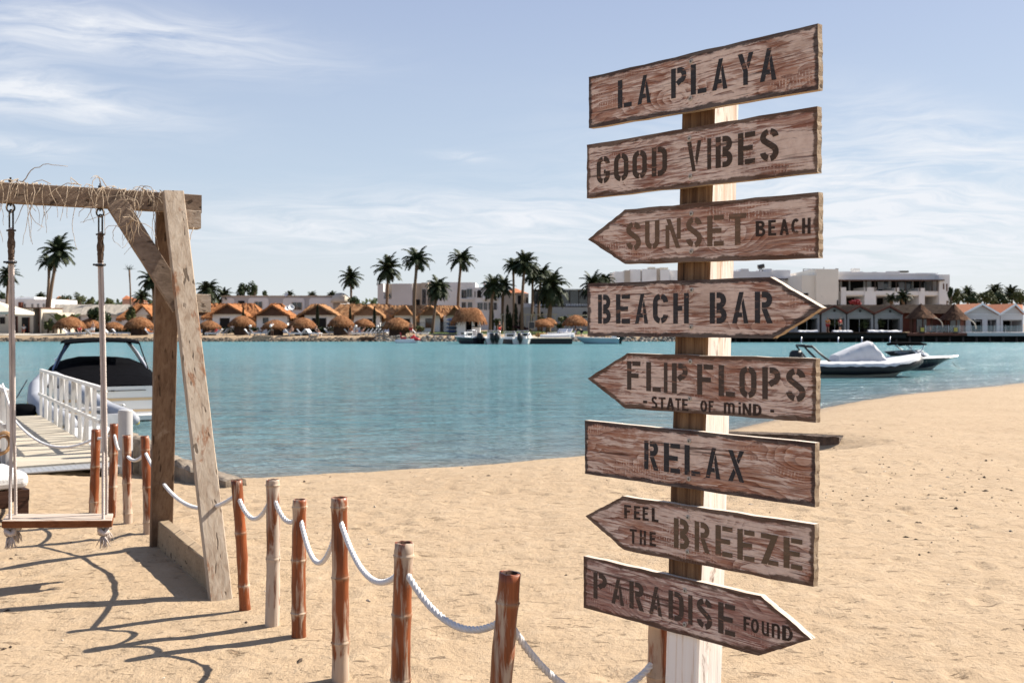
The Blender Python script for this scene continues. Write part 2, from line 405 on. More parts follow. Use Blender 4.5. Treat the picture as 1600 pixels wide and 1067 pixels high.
mat_leg = weathered('brown_leg_timber', (.20, .135, .09), (.135, .085, .055), (.07, .042, .028), (.25, .19, .14), 2, (5, 2, 8), .63)
mat_beam = weathered('grey_beam_timber', (.25, .185, .135), (.18, .13, .095), (.11, .075, .052), None, 0, (2, 7, 1))
mat_block = weathered('pale_block_timber', (.42, .36, .30), (.34, .28, .22), (.24, .19, .15), None, 0, (3, 1, 1))
mat_sleeper = weathered('sandy_sleeper_timber', (.33, .25, .17), (.27, .2, .13), (.18, .125, .08), None, 1, (3, 4, 1))
mat_dark_wood = weathered('dark_stained_wood', (.075, .035, .022), (.045, .02, .013), (.02, .009, .006), None, 0, (3, 4, 9), rough=.5)
mat_deckwood = weathered('bleached_deck_board', (.47, .42, .34), (.41, .36, .285), (.31, .265, .205), None, 0, (7, 4, 9))

# ================================================================== SIGNPOST
PR = Vector((.648, -.7616, 0)); PN = Vector((.7616, .648, 0)); PO = Vector((.932, 3.02, 0))   # board direction, into the board, its right-hand end
def plane_sz(px, py):
    k = (px-800)/F
    Y = PO.dot(PN)/(k*PN.x+PN.y); p = Vector((k*Y, Y, 0))
    return (p-PO).dot(PR), H-(py-507)/F*Y
def board_material(name, edge, seed, wash=.5, red=1.):
    m, t, b = new_mat(name); co = obj_co(t, seed)
    kn = t.n('ShaderNodeTexVoronoi'); t.set(kn, 'Vector', t.mapping(co, sc=(1, .2, 2.4))); t.set(kn, 'Scale', 2.6)
    kd = t.maprange(kn.outputs['Distance'], .05, .42, 1., 0.)
    cx = t.n('ShaderNodeSeparateXYZ'); t.set(cx, 0, co)
    wv = t.noise(t.mapping(co, sc=(.7, .5, 1.6)), 4.0, 3, .5, .2)
    # growth rings cut lengthwise: bands across the height, bent round the knots
    ph = t.math('ADD', t.math('MULTIPLY', cx.outputs[2], 48.), t.math('ADD', t.math('MULTIPLY', wv, 8.), t.math('MULTIPLY', kd, 4.5)))
    ring = t.math('FRACT', ph)
    fine = t.noise(t.mapping(co, sc=(.05, .3, 1)), 130, 5, .65, .4)
    g = t.math('ADD', t.math('MULTIPLY', ring, .34), t.math('MULTIPLY', fine, .66))
    c = t.ramp(g, [(.28, (.46*red, .26*red, .175)), (.5, (.33*red, .152*red, .098)), (.74, (.125*red, .047*red, .032))])
    # thin lime-wash, worn through along the grain
    blot = t.noise(t.mapping(co, sc=(.55, .5, 1.3), loc=(2, 5, 1)), 6.5, 6, .62, .7)
    k2 = t.math('SUBTRACT', t.math('ADD', t.math('MULTIPLY', blot, .8), t.math('MULTIPLY', fine, -.70)), t.math('MULTIPLY', ring, .08))
    wm_ = t.maprange(k2, .155-wash*.36, .245-wash*.36)
    # rough-saw chatter marks across the grain
    saw = t.math('SINE', t.math('ADD', t.math('MULTIPLY', cx.outputs[0], 520.), t.math('MULTIPLY', t.noise(co, 14, 3), 14.)))
    sawz = t.maprange(t.noise(t.mapping(co, sc=(.7, 1, 2.6), loc=(8, 3, 2)), 4.2, 3), .53, .63)
    rag = t.maprange(t.noise(t.mapping(co, sc=(.4, 1, 1)), 150, 3), .42, .55)
    wm_ = t.math('MAXIMUM', wm_, t.math('MULTIPLY', t.math('MULTIPLY', t.maprange(saw, -.1, .6), sawz), t.math('MULTIPLY', rag, .7)))
    wm_ = t.math('MAXIMUM', wm_, t.maprange(t.noise(t.mapping(co, sc=(.12, 1, 1), loc=(7, 7, 7)), 60, 5, .7), .42, .64, .0, .45))
    thick = t.noise(co, 40, 5, .7)
    c = t.mix(t.math('MULTIPLY', wm_, t.maprange(thick, .25, .6, .62, .95)), c, t.mix(t.maprange(blot, .3, .7), (.80, .665, .58), (.70, .56, .475)))
    hair = t.noise(t.mapping(co, sc=(.03, 1, 1), loc=(5, 1, 2)), 170, 4, .7)
    c = t.mix(t.math('MULTIPLY', t.maprange(hair, .54, .68), .62), c, (.17*red, .08*red, .055))
    stn = t.noise(t.mapping(co, sc=(.5, 1, 1.2), loc=(3, 8, 1)), 5.5, 5, .65, .5)
    c = t.mix(t.math('MULTIPLY', t.maprange(stn, .52, .70), .45), c, (.20*red, .105*red, .07))
    scr = t.noise(t.mapping(co, sc=(.035, 1, 1), loc=(1, 1, 6)), 75, 2, .5)
    c = t.mix(t.math('MULTIPLY', t.maprange(scr, .36, .30), .75), c, (.035, .016, .012))
    at = t.n('ShaderNodeAttribute', {'attribute_name': 'edge'})
    en = t.noise(t.mapping(co, sc=(.35, 1, 1)), 36, 5, .7)
    em = t.maprange(t.math('ADD', at.outputs['Fac'], t.math('MULTIPLY', en, 1.6)), 1.14, 1.36)
    c = t.mix(t.math('MULTIPLY', em, .85), c, edge)
    t.set(b, 'Base Color', c); t.set(b, 'Roughness', .88); t.set(b, 'Specular IOR Level', .15)
    bump(t, b, t.math('ADD', t.math('MULTIPLY', g, -.6), t.math('ADD', t.math('MULTIPLY', wm_, .45), t.math('MULTIPLY', thick, .35))), .5, .004)
    return m
mat_board_side = weathered('board_edge_timber', (.42, .34, .25), (.33, .245, .165), (.17, .11, .07), (.10, .07, .05), 0, (1, 1, 4), .60)
mat_board_top = weathered('board_top_edge_lit_tone', (.62, .55, .48), (.55, .46, .38), (.30, .2, .14), None, 0, (1, 1, 4))  # upward edges made paler: sunlight put into the colour
def paint(name, col):
    m, t, b = new_mat(name); co = obj_co(t)
    f = t.noise(t.mapping(co, sc=(.12, 1, 1)), 120, 5, .7)
    c = t.mix(t.maprange(f, .50, .74), col, tuple(min(1, x*1.35+.012) for x in col))
    ch_ = t.noise(t.mapping(co, sc=(.25, 1, 1), loc=(2, 9, 4)), 55, 5, .72)
    c = t.mix(t.math('MULTIPLY', t.maprange(ch_, .585, .65), .75), c, (.27, .145, .10))
    t.set(b, 'Base Color', c); t.set(b, 'Roughness', .75); t.set(b, 'Specular IOR Level', .2); bump(t, b, f, .35, .003); return m
pt_char = paint('charcoal_lettering', (.034, .033, .036)); pt_dark = paint('dark_brown_lettering', (.058, .040, .030))
pt_mid = paint('brown_lettering', (.135, .085, .055)); pt_hand = paint('hand_painted_lettering', (.040, .027, .022))
pt_dk2 = paint('grey_brown_lettering', (.070, .050, .040)); pt_olive = paint('olive_brown_lettering', (.125, .085, .055))

# stencil alphabet, drawn in a cell W wide and 1 high; strokes of thickness T
T = .185
def arc(cx, cy, rx, ry, a0, a1, n=9): return [(cx+rx*math.cos(R(a0+(a1-a0)*i/n)), cy+ry*math.sin(R(a0+(a1-a0)*i/n))) for i in range(n+1)]
def rc(x0, y0, x1, y1): return ('p', [(x0, y0), (x1, y0), (x1, y1), (x0, y1)])
def st(pts, t=T): return ('s', pts, t)
def pg(*pts): return ('p', list(pts))
h = T/2
GLY = {
 'L': (.56, [rc(0, 0, T, 1), rc(T+.06, 0, .56, .16)]),
 'I': (T, [rc(0, 0, T, 1)]),
 'A': (.66, [pg((0, 0), (.185, 0), (.47, 1), (.285, 1)), pg((.475, 0), (.66, 0), (.455, .80), (.385, .62)), pg((.215, .20), (.42, .20), (.395, .345), (.26, .345))]),
 'P': (.60, [rc(0, 0, T, 1), st([(T+.06, 1-h)]+arc(.36, .73, .15, 1-h-.73, 90, -90)+[(T+.06, .46+.0)])]),
 'R': (.62, [rc(0, 0, T, 1), st([(T+.06, 1-h)]+arc(.36, .74, .15, 1-h-.74, 90, -90)+[(T+.06, .5725)]), pg((.235, .46), (.42, .46), (.62, 0), (.425, 0))]),
 'B': (.60, [rc(0, 0, T, 1), st([(T+.06, 1-h)]+arc(.35, .74, .14, 1-h-.74, 90, -90)+[(T+.06, .5725)]), st([(T+.06, .43)]+arc(.36, .26, .15, .17, 90, -90)+[(T+.06, .09)])]),
 'D': (.62, [rc(0, 0, T, 1), st([(T+.06, 1-h)]+arc(.32, .70, .21, 1-h-.70, 90, 0)+arc(.32, .30, .21, .30-h, 0, -90)+[(T+.06, h)])]),
 'E': (.58, [rc(0, 0, T, 1), rc(T+.05, .84, .58, 1), rc(T, .42, .50, .58), rc(T+.05, 0, .58, .16)]),
 'F': (.58, [rc(0, 0, T, 1), rc(T+.05, .84, .58, 1), rc(T, .42, .50, .58)]),
 'H': (.62, [rc(0, 0, T, 1), rc(.62-T, 0, .62, 1), rc(T, .42, .36, .58)]),
 'T': (.60, [rc(0, .84, .60, 1), rc(.30-h, 0, .30+h, .84)]),
 'N': (.66, [rc(0, 0, .165, .80), pg((.03, 1), (.215, 1), (.64, 0), (.455, 0)), rc(.66-.165, .30, .66, 1)]),
 'V': (.66, [pg((0, 1), (.19, 1), (.40, 0), (.24, 0)), pg((.49, 1), (.66, 1), (.46, .18), (.375, .42))]),
 'X': (.66, [pg((0, 1), (.19, 1), (.66, 0), (.47, 0)), pg((.47, 1), (.66, 1), (.435, .575), (.345, .70)), pg((0, 0), (.19, 0), (.315, .28), (.22, .42))]),
 'Y': (.64, [pg((0, 1), (.19, 1), (.415, .42), (.415, 0), (.225, 0), (.225, .42)), pg((.45, 1), (.64, 1), (.44, .50), (.36, .68))]),
 'Z': (.60, [rc(0, .84, .38, 1), pg((.40, 1), (.60, 1), (.215, 0), (0, 0)), rc(.25, 0, .60, .16)]),
 'O': (.60, [st(arc(.30, .70, .2075, 1-h-.70, 98, 180)+arc(.30, .30, .2075, .30-h, 180, 262)), st(arc(.30, .70, .2075, 1-h-.70, 82, 0)+arc(.30, .30, .2075, .30-h, 0, -82))]),
 'C': (.60, [st(arc(.30, .70, .2075, 1-h-.70, 98, 180)+arc(.30, .30, .2075, .30-h, 180, 262)), st(arc(.30, .70, .2075, 1-h-.70, 82, 2)), st(arc(.30, .30, .2075, .30-h, -2, -82))]),
 'G': (.60, [st(arc(.30, .70, .2075, 1-h-.70, 98, 180)+arc(.30, .30, .2075, .30-h, 180, 262)), st(arc(.30, .70, .2075, 1-h-.70, 82, 2)), st([(.5075, .44)]+arc(.30, .30, .2075, .30-h, -2, -82)), rc(.33, .36, .41, .50)]),
 'U': (.60, [st([(h, 1), (h, .30)]+arc(.30, .30, .2075, .30-h, 180, 262)), st([(.60-h, 1), (.60-h, .30)]+arc(.30, .30, .2075, .30-h, 0, -82))]),
 'S': (.60, [st(arc(.30, .72, .2075, 1-h-.72, 5, 80)), st(arc(.30, .74, .2075, 1-h-.74, 102, 235)+arc(.30, .27, .2075, .20, 58, -80)), st(arc(.30, .28, .2075, .28-h, -102, -178))]),
}
k = .2
HAND = {
 'B': (.56, [st([(.1, 1), (.1, 0)], k), st([(.1, .92)]+arc(.28, .74, .16, .17, 80, -80)+[(.1, .55)], .17), st([(.1, .52)]+arc(.3, .27, .18, .2, 80, -80)+[(.1, .08)], .17)]),
 'E': (.52, [st([(.1, 1), (.1, 0)], k), st([(.1, .91), (.5, .92)], .17), st([(.1, .5), (.44, .52)], .16), st([(.1, .09), (.52, .08)], .17)]),
 'A': (.60, [st([(.08, 0), (.3, 1)], .18), st([(.3, 1), (.52, 0)], .18), st([(.14, .33), (.46, .33)], .15)]),
 'C': (.56, [st(arc(.3, .5, .21, .41, 50, 310, 14), .18)]),
 'H': (.56, [st([(.1, 1), (.09, 0)], k), st([(.47, 1), (.46, 0)], k), st([(.1, .5), (.46, .48)], .16)]),
 'S': (.50, [st(arc(.26, .73, .16, .185, 25, 240, 9)+arc(.25, .28, .17, .2, 60, -150, 9), .17)]),
 'T': (.56, [st([(0, .9), (.56, .92)], .17), st([(.28, .9), (.28, 0)], .18)]),
 'F': (.50, [st([(.1, 1), (.1, 0)], k), st([(.1, .91), (.5, .92)], .17), st([(.1, .52), (.42, .53)], .16)]),
 'O': (.56, [st(arc(.28, .5, .19, .41, 90, 450, 18), .17)]),
 'L': (.46, [st([(.1, 1), (.1, 0)], k), st([(.1, .09), (.46, .08)], .18)]),
 'D': (.56, [st([(.1, 1), (.1, 0)], k), st([(.1, .91)]+arc(.24, .5, .22, .41, 75, -75, 9)+[(.1, .09)], .17)]),
 'N': (.60, [st([(.09, 0), (.09, 1)], .17), st([(.09, .98), (.5, .02)], .17), st([(.51, 0), (.51, 1)], .17)]),
 'm': (.80, [st([(.09, 0), (.09, .92)], .17), st([(.09, .6)]+arc(.24, .72, .15, .16, 170, 0)+[(.39, 0)], .16), st([(.41, .6)]+arc(.55, .72, .15, .16, 170, 0)+[(.70, 0)], .16)]),
 'i': (.18, [st([(.09, 0), (.09, .72)], .18), rc(0, .88, .18, 1.04)]),
 'u': (.56, [st([(.1, .95), (.1, .3)]+arc(.28, .26, .18, .18, 180, 360)+[(.46, .95)], .17), st([(.47, .3), (.47, 0)], .15)]),
 'n': (.56, [st([(.1, 0), (.1, .95)], .17), st([(.1, .6)]+arc(.28, .72, .18, .18, 170, 0)+[(.46, 0)], .17)]),
 '-': (.3, [st([(0, .5), (.3, .5)], .22)]),
}
def stroke_quads(pts, th):
    """outline strip of a thick line, mitred"""
    n = len(pts); L, Rr = [], []
    for i in range(n):
        a = pts[max(i-1, 0)]; c_ = pts[min(i+1, n-1)]
        tx, ty = c_[0]-a[0], c_[1]-a[1]; l = math.hypot(tx, ty) or 1; nx_, ny_ = -ty/l*th/2, tx/l*th/2
        if 0 < i < n-1:
            d1 = Vector((pts[i][0]-a[0], pts[i][1]-a[1])); d2 = Vector((c_[0]-pts[i][0], c_[1]-pts[i][1]))
            if d1.length > 1e-6 and d2.length > 1e-6:
                cs = max(.5, math.sqrt(max(0, (1+d1.normalized().dot(d2.normalized()))/2))); nx_ /= cs; ny_ /= cs
        L.append((pts[i][0]+nx_, pts[i][1]+ny_)); Rr.append((pts[i][0]-nx_, pts[i][1]-ny_))
    return L, Rr
def lettering(mb, c0, font, letters, base, top, rnd):
    """letters: [(glyph, left px, right px)]; base/top: two photo points each on the foot and head lines"""
    (bs0, bz0), (bs1, bz1) = plane_sz(*base[0]), plane_sz(*base[1])
    (ts0, tz0), (ts1, tz1) = plane_sz(*top[0]), plane_sz(*top[1])
    lin = lambda s_, a, za, b_, zb: za+(zb-za)*(s_-a)/(b_-a)
    dep = [.0]
    for ch, x0, x1 in letters:
        W, parts = font[ch]
        ym = base[0][1]+(base[1][1]-base[0][1])*((x0+x1)/2-base[0][0])/(base[1][0]-base[0][0])
        s0 = plane_sz(x0, ym-18)[0]; s1 = plane_sz(x1, ym-18)[0]
        def mp(x, y):
            s_ = s0+(s1-s0)*x/W
            zb = lin(s_, bs0, bz0, bs1, bz1); zt = lin(s_, ts0, tz0, ts1, tz1)
            return (s_-c0[0], -.0008-dep[0], zb+(zt-zb)*y-c0[1])
        for p in parts:
            dep[0] += .00003
            if p[0] == 'p':
                pts = p[1]; mb.add([mp(*q) for q in pts], [tuple(range(len(pts)))])
            else:
                L, Rr = stroke_quads(p[1], p[2]); n = len(L)
                mb.add([mp(*q) for q in L]+[mp(*q) for q in Rr], [(i, n+i, n+i+1, i+1) for i in range(n-1)])
def px_row(ox, oy, sc_, rows): return [(g, ox+a/sc_, ox+b_/sc_) for g, a, b_ in rows]
def pp(ox, oy, sc_, *pts): return [(ox+x/sc_, oy+y/sc_) for x, y in pts]
z1 = (890, 20, 1600/420.); z2 = (890, 280, 1600/420.); z3 = (890, 530, 1600/420.); z4 = (890, 760, 1460/420.)
BOARDS = [
 dict(out=[(920, 121), (1278, 37), (1279, 140), (920, 201)], mat=('charcoal', 1), label='topmost sign board with black edges reading LA PLAYA',
  screws=[(1080, 96.5), (1079, 154.5)],
  txt=[(pt_char, GLY, z1, [('L', 288, 370), ('A', 405, 485), ('P', 605, 695), ('L', 722, 815), ('A', 850, 940), ('Y', 1002, 1095), ('A', 1133, 1232)], [(288, 572), (1232, 398)], [(290, 406), (1190, 212)])]),
 dict(out=[(917, 227), (1277, 166.5), (1277, 270), (917, 310)], mat=('brown', 2), label='second sign board with square ends reading GOOD VIBES',
  screws=[(1077.5, 217), (1079, 276)],
  txt=[(pt_dark, GLY, z1, [('G', 162, 240), ('O', 265, 350), ('O', 375, 460), ('D', 490, 580), ('V', 700, 785), ('I', 820, 843), ('B', 870, 970), ('E', 1003, 1105), ('S', 1135, 1245)], [(200, 1018), (1190, 884)], [(200, 855), (1190, 690)])]),
 dict(out=[(918, 374), (976, 328), (1279, 300), (1279, 403), (977, 413)], mat=('brown', 3), label='arrow board pointing left reading SUNSET BEACH',
  screws=[(1080.5, 334), (1080.5, 393)],
  txt=[(pt_mid, GLY, z2, [('S', 338, 425), ('U', 450, 535), ('N', 572, 662), ('S', 695, 788), ('E', 820, 918), ('T', 950, 1053)], [(380, 423), (1000, 392)], [(380, 255), (1000, 205)]),
       (pt_hand, HAND, z2, [('B', 1108, 1165), ('E', 1183, 1230), ('A', 1252, 1305), ('C', 1320, 1370), ('H', 1385, 1435)], [(1110, 342), (1430, 325)], [(1110, 250), (1430, 230)])]),
 dict(out=[(918, 443), (1203, 433), (1285, 481), (1207, 529), (918, 525)], mat=('charcoal', 4), label='arrow board pointing right reading BEACH BAR',
  screws=[(1081, 453.5), (1080, 511)],
  txt=[(pt_char, GLY, z2, [('B', 170, 245), ('E', 277, 360), ('A', 390, 468), ('C', 497, 587), ('H', 618, 710), ('B', 835, 935), ('A', 968, 1065), ('R', 1103, 1210)], [(170, 860), (1210, 858)], [(170, 688), (1210, 668)])]),
 dict(out=[(918, 591), (980, 552), (1275, 560), (1275, 660), (977, 638)], mat=('brown', 5), label='arrow board pointing left reading FLIPFLOPS STATE OF MIND',
  screws=[(1079, 565), (1078, 623)],
  txt=[(pt_dk2, GLY, z3, [('F', 343, 422), ('L', 457, 543), ('I', 562, 583), ('P', 610, 703), ('F', 760, 855), ('L', 888, 985), ('O', 1012, 1113), ('P', 1148, 1255), ('S', 1290, 1405)], [(350, 300), (1350, 370)], [(350, 130), (1350, 174)]),
       (pt_hand, HAND, z3, [('-', 438, 462), ('S', 487, 523), ('T', 530, 572), ('A', 578, 624), ('T', 630, 664), ('E', 670, 708), ('O', 778, 820), ('F', 828, 858), ('m', 918, 985), ('i', 1006, 1020), ('N', 1030, 1082), ('D', 1092, 1145), ('-', 1195, 1218)], [(490, 412), (1145, 458)], [(490, 340), (1145, 388)])]),
 dict(out=[(914, 657), (1274, 692), (1273, 792), (914, 740)], mat=('charcoal', 6), label='black-edged square-ended board reading RELAX',
  screws=[(1077, 689), (1076.5, 748)],
  txt=[(pt_char, GLY, z3, [('R', 445, 530), ('E', 562, 658), ('L', 685, 778), ('A', 810, 898), ('X', 945, 1040)], [(450, 772), (1030, 852)], [(450, 602), (1030, 666)])]),
 dict(out=[(915, 806), (973, 775), (1273, 819), (1271, 917), (975, 859)], mat=('brown', 7), label='arrow board pointing left reading FEEL THE BREEZE',
  screws=[(1075, 808), (1074.5, 862)],
  txt=[(pt_hand, HAND, z4, [('F', 297, 335), ('E', 350, 385), ('E', 397, 430), ('L', 447, 483)], [(300, 170), (480, 193)], [(300, 98), (480, 118)]),
       (pt_hand, HAND, z4, [('T', 327, 365), ('H', 382, 415), ('E', 435, 470)], [(330, 308), (470, 325)], [(330, 228), (470, 248)]),
       (pt_olive, GLY, z4, [('B', 567, 650), ('R', 680, 762), ('E', 793, 885), ('E', 912, 1005), ('Z', 1040, 1135), ('E', 1163, 1265)], [(570, 330), (1240, 452)], [(570, 168), (1240, 284)])]),
 dict(out=[(912, 868), (1189, 931), (1268, 998), (1186, 1024), (912, 949)], mat=('brown', 8), label='lowest arrow board pointing right reading PARADISE FOUND',
  screws=[(1070.5, 922), (1070, 975)],
  txt=[(pt_dk2, GLY, z4, [('P', 130, 203), ('A', 228, 297), ('R', 325, 405), ('A', 433, 503), ('D', 538, 620), ('I', 645, 668), ('S', 692, 775), ('E', 808, 900)], [(135, 605), (850, 803)], [(135, 464), (850, 634)]),
       (pt_hand, HAND, z4, [('F', 945, 983), ('O', 985, 1030), ('u', 1043, 1085), ('n', 1097, 1145), ('D', 1155, 1215)], [(950, 780), (1190, 840)], [(950, 703), (1190, 757)])]),
]
BT = .024
mat_screw = simple('dull_screw_head', (.40, .36, .31), .6, .15, 200)
PA = PO+PR*(-.462)+PN*(BT+.001)     # left/front corner line of the post lies near here
post_w = .145
pc = PO+PR*(-.530)+PN*(BT+.003+post_w/2); pc.z = 0
sign = thing('signpost', 'tall weathered wooden signpost carrying eight painted boards in the sand', 'signpost', (pc.x, pc.y, 0))
# the post: leans a little to the right
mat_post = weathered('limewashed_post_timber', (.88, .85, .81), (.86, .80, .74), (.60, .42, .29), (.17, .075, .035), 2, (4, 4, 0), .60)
pm = MB(); lean = .030
def post_c(z): return Vector(((z-1.35)*lean, 0, z))
pm.beam(post_c(-.45), post_c(2.47), post_w, post_w*.95, side=PR, ch=.006, seg=26, wob=.0012, seed=3)
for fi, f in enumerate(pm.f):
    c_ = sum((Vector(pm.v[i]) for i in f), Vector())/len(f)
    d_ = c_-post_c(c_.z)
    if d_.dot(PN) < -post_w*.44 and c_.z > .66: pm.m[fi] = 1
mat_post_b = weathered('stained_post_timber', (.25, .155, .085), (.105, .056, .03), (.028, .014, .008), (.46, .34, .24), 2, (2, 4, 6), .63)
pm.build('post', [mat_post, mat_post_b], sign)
rot_b = math.atan2(PR.y, PR.x)
bm_cache = {}
for bi, B in enumerate(BOARDS):
    pts = [plane_sz(*p) for p in B['out']]
    c0 = (sum(p[0] for p in pts)/len(pts), sum(p[1] for p in pts)/len(pts))
    loc = [Vector((p[0]-c0[0], p[1]-c0[1])) for p in pts]          # clockwise seen from the front
    n = len(loc)
    def inset(d):
        out = []
        for i in range(n):
            a, b_, c_ = loc[i-1], loc[i], loc[(i+1) % n]
            e1 = (b_-a).normalized(); e2 = (c_-b_).normalized()
            n1_ = Vector((e1.y, -e1.x)); n2_ = Vector((e2.y, -e2.x))
            if n1_.dot(-b_) < 0: n1_ = -n1_
            if n2_.dot(-b_) < 0: n2_ = -n2_
            bis = (n1_+n2_); out.append(b_+bis*(d/(1+n1_.dot(n2_))))
        return out
    rnd = random.Random(bi*7+1); seg = 14
    inn = inset(.026)
    outer, inner = [], []
    for i in range(n):
        for s_ in range(seg):
            f_ = s_/seg; jit = Vector((rnd.uniform(-1, 1), rnd.uniform(-1, 1)))*(.0016 if s_ else .0012)
            outer.append(loc[i].lerp(loc[(i+1) % n], f_)+jit); inner.append(inn[i].lerp(inn[(i+1) % n], f_))
    N = len(outer); mb = MB()
    vs = [(p.x, 0, p.y) for p in outer]+[(p.x, 0, p.y) for p in inner]
    fs = [(i, (i+1) % N, N+(i+1) % N, N+i) for i in range(N)]+[tuple(range(N, 2*N))]
    mb.add(vs, fs)
    k0 = len(mb.v); mb.add([(p.x, 0, p.y) for p in outer]+[(p.x, BT, p.y) for p in outer], [])
    for i in range(N):
        e = outer[(i+1) % N]-outer[i]
        mid = (outer[i]+outer[(i+1) % N])/2; nz = Vector((e.y, -e.x)).normalized()
        if nz.dot(mid) < 0: nz = -nz
        mb.mi = 2 if nz.y > .45 else 1
        mb.add([], []); mb.f.append((k0+i, k0+N+i, k0+N+(i+1) % N, k0+(i+1) % N)); mb.m.append(mb.mi); mb.sm.append(False)
    mb.mi = 1; mb.add([(p.x, BT, p.y) for p in outer], [tuple(reversed(range(N)))])
    ecol = (.026, .024, .026) if B['mat'][0] == 'charcoal' else (.075, .045, .03)
    sd_ = (bi*3.7+1, bi*1.3, bi*2.9+.5)
    bmat = board_material('distressed_board_paint', ecol, sd_, wash=(.60, .62, .52, .60, .48, .46, .52, .44)[bi], red=(1., .95, 1, 1, 1, 1.05, 1, .85)[bi])
    bo = mb.build('sign_board', [bmat, mat_board_side, mat_board_top], sign)
    at = bo.data.attributes.new('edge', 'FLOAT', 'POINT')
    ev = np.zeros(len(mb.v), np.float32); ev[:N] = 1; ev[2*N:] = .3; at.data.foreach_set('value', ev)
    wp = PO+PR*c0[0]; bo.location = (wp.x-pc.x, wp.y-pc.y, c0[1]); bo.rotation_euler = (0, 0, rot_b); bo['label'] = B['label']
    for (pm_, font, zz, rows, base, top) in B['txt']:
        words = [[rows[0]]]
        for r_ in rows[1:]:
            if r_[1]-words[-1][-1][2] > (20 if '-' in (r_[0], words[-1][-1][0]) else 65 if font is GLY else 45): words.append([])
            words[-1].append(r_)
        for wd in words:
            lm = MB(); lettering(lm, c0, font, px_row(*zz, wd), pp(*zz, *base), pp(*zz, *top), rnd)
            lm.build('lettering', pm_, bo)
    for (sx_, sy_) in B['screws']:
        s_, z_ = plane_sz(sx_, sy_); k2 = MB(); k2.smooth = False
        cc = Vector((s_-c0[0], -.0026, z_-c0[1]))
        k2.lathe([(.008, 0), (.009, .001), (.0075, .0022), (.004, .0026)], 12, (cc.x, cc.y+.002, cc.z), axis=Vector((0, -1, 0)))
        k2.mi = 1
        for a_ in (20, 110): k2.box((cc.x, cc.y-.0008, cc.z), (.0085, .0006, .0018), Matrix.Rotation(R(a_), 3, 'Y'))
        k2.build('screw', [mat_screw, mat_rubber], bo)

# ================================================================== BAMBOO BARRIER
def bamboo(name, red, pale, thr):
    m, t, b = new_mat(name); co = obj_co(t)
    f = t.noise(t.mapping(co, sc=(1, 1, .12)), 22, 5, .62, .5); g = t.noise(t.mapping(co, sc=(1, 1, .03)), 110, 3, .6)
    tone = t.noise(t.mapping(co, sc=(1, 1, .25)), 9, 3)
    c = t.mix(t.maprange(t.math('ADD', t.math('MULTIPLY', tone, .6), t.math('MULTIPLY', g, .4)), .36, .62), tuple(x*1.15 for x in red), tuple(x*.33 for x in red))
    at = t.n('ShaderNodeAttribute', {'attribute_name': 'worn'})
    mk = t.maprange(t.math('ADD', t.math('ADD', f, t.math('MULTIPLY', g, .22)), at.outputs['Fac']), thr, thr+.10)
    c = t.mix(t.math('MULTIPLY', mk, .9), c, t.mix(g, pale, tuple(x*.72 for x in pale)))
    at2 = t.n('ShaderNodeAttribute', {'attribute_name': 'node'})
    c = t.mix(t.math('MULTIPLY', at2.outputs['Fac'], .75), c, t.mix(t.maprange(f, .45, .55), (.26, .15, .085), (.52, .40, .29)))
    ck = t.maprange(t.noise(t.mapping(co, sc=(1, 1, .02), loc=(3, 3, 3)), 60, 2, .4), .33, .29)
    c = t.mix(ck, c, (.03, .012, .008))
    t.set(b, 'Base Color', c); t.set(b, 'Roughness', t.maprange(mk, 0, 1, .42, .8)); t.set(b, 'Specular IOR Level', .4)
    bump(t, b, g, .15, .003); return m
mat_bam = bamboo('red_brown_bamboo', (.26, .066, .017), (.52, .40, .30), .635)
mat_bam_pale = bamboo('bleached_bamboo', (.20, .058, .018), (.56, .46, .37), .545)
mat_hollow = simple('bamboo_hollow', (.05, .02, .01), .9, .3, 30)
def post_at(base, top, Y=None):
    b_ = G(*base) if Y is None else P(base[0], base[1], Y)
    return b_, P(top[0], top[1], b_.y)
POSTS = [  # base px, top px, depth or None, diameter, nodes (fraction of height above ground), worn, label
 ((146, 801), (150, 671), None, .078, (.13, .56), .0, 'bamboo barrier post behind the right rope of the swing, leftmost in the row'),
 ((175, 806), (178, 662), None, .070, (.32, .68), .0, 'bamboo post second from the left, its rope end hanging loose, before the white pile'),
 ((200, 815), (198, 680), None, .072, (.10, .45, .80), .06, 'bamboo post with pale foot standing third from the left of the barrier'),
 ((231, 834), (226, 681), None, .068, (.12, .48, .86), .02, 'slim bamboo post just left of the dark rear leg of the swing frame'),
 ((383, 955), (369.5, 750), None, .064, (.20, .60), -.02, 'leaning glossy red bamboo post touching the pale front leg of the swing frame'),
 ((425, 981), (426, 749), None, .074, (.47, .965), .035, 'whitish bleached bamboo post, the palest in the barrier'),
 ((467, 998), (468.5, 780), None, .076, (.19, .57, .95), .0, 'red brown bamboo post right of the bleached one, rope sagging deep beside it'),
 ((532, 1062), (530, 777), None, .079, (.21, .565, .95), .03, 'tall bamboo post with white foot at the middle of the barrier'),
 ((625.5, 1176), (631.5, 847), 3.72, .076, (.10, .35, .66, .94), .03, 'bamboo post with split hollow top, second nearest to the signpost'),
 ((768, 1261), (797, 894), 3.30, .079, (.13, .46, .875), .03, 'bamboo post nearest the camera, brown cap above a node'),
 ((1026, 1180), (1030, 965), 3.66, .082, (.22, .62), .06, 'faded bamboo post half hidden behind the foot of the signpost'),
]
BP = []
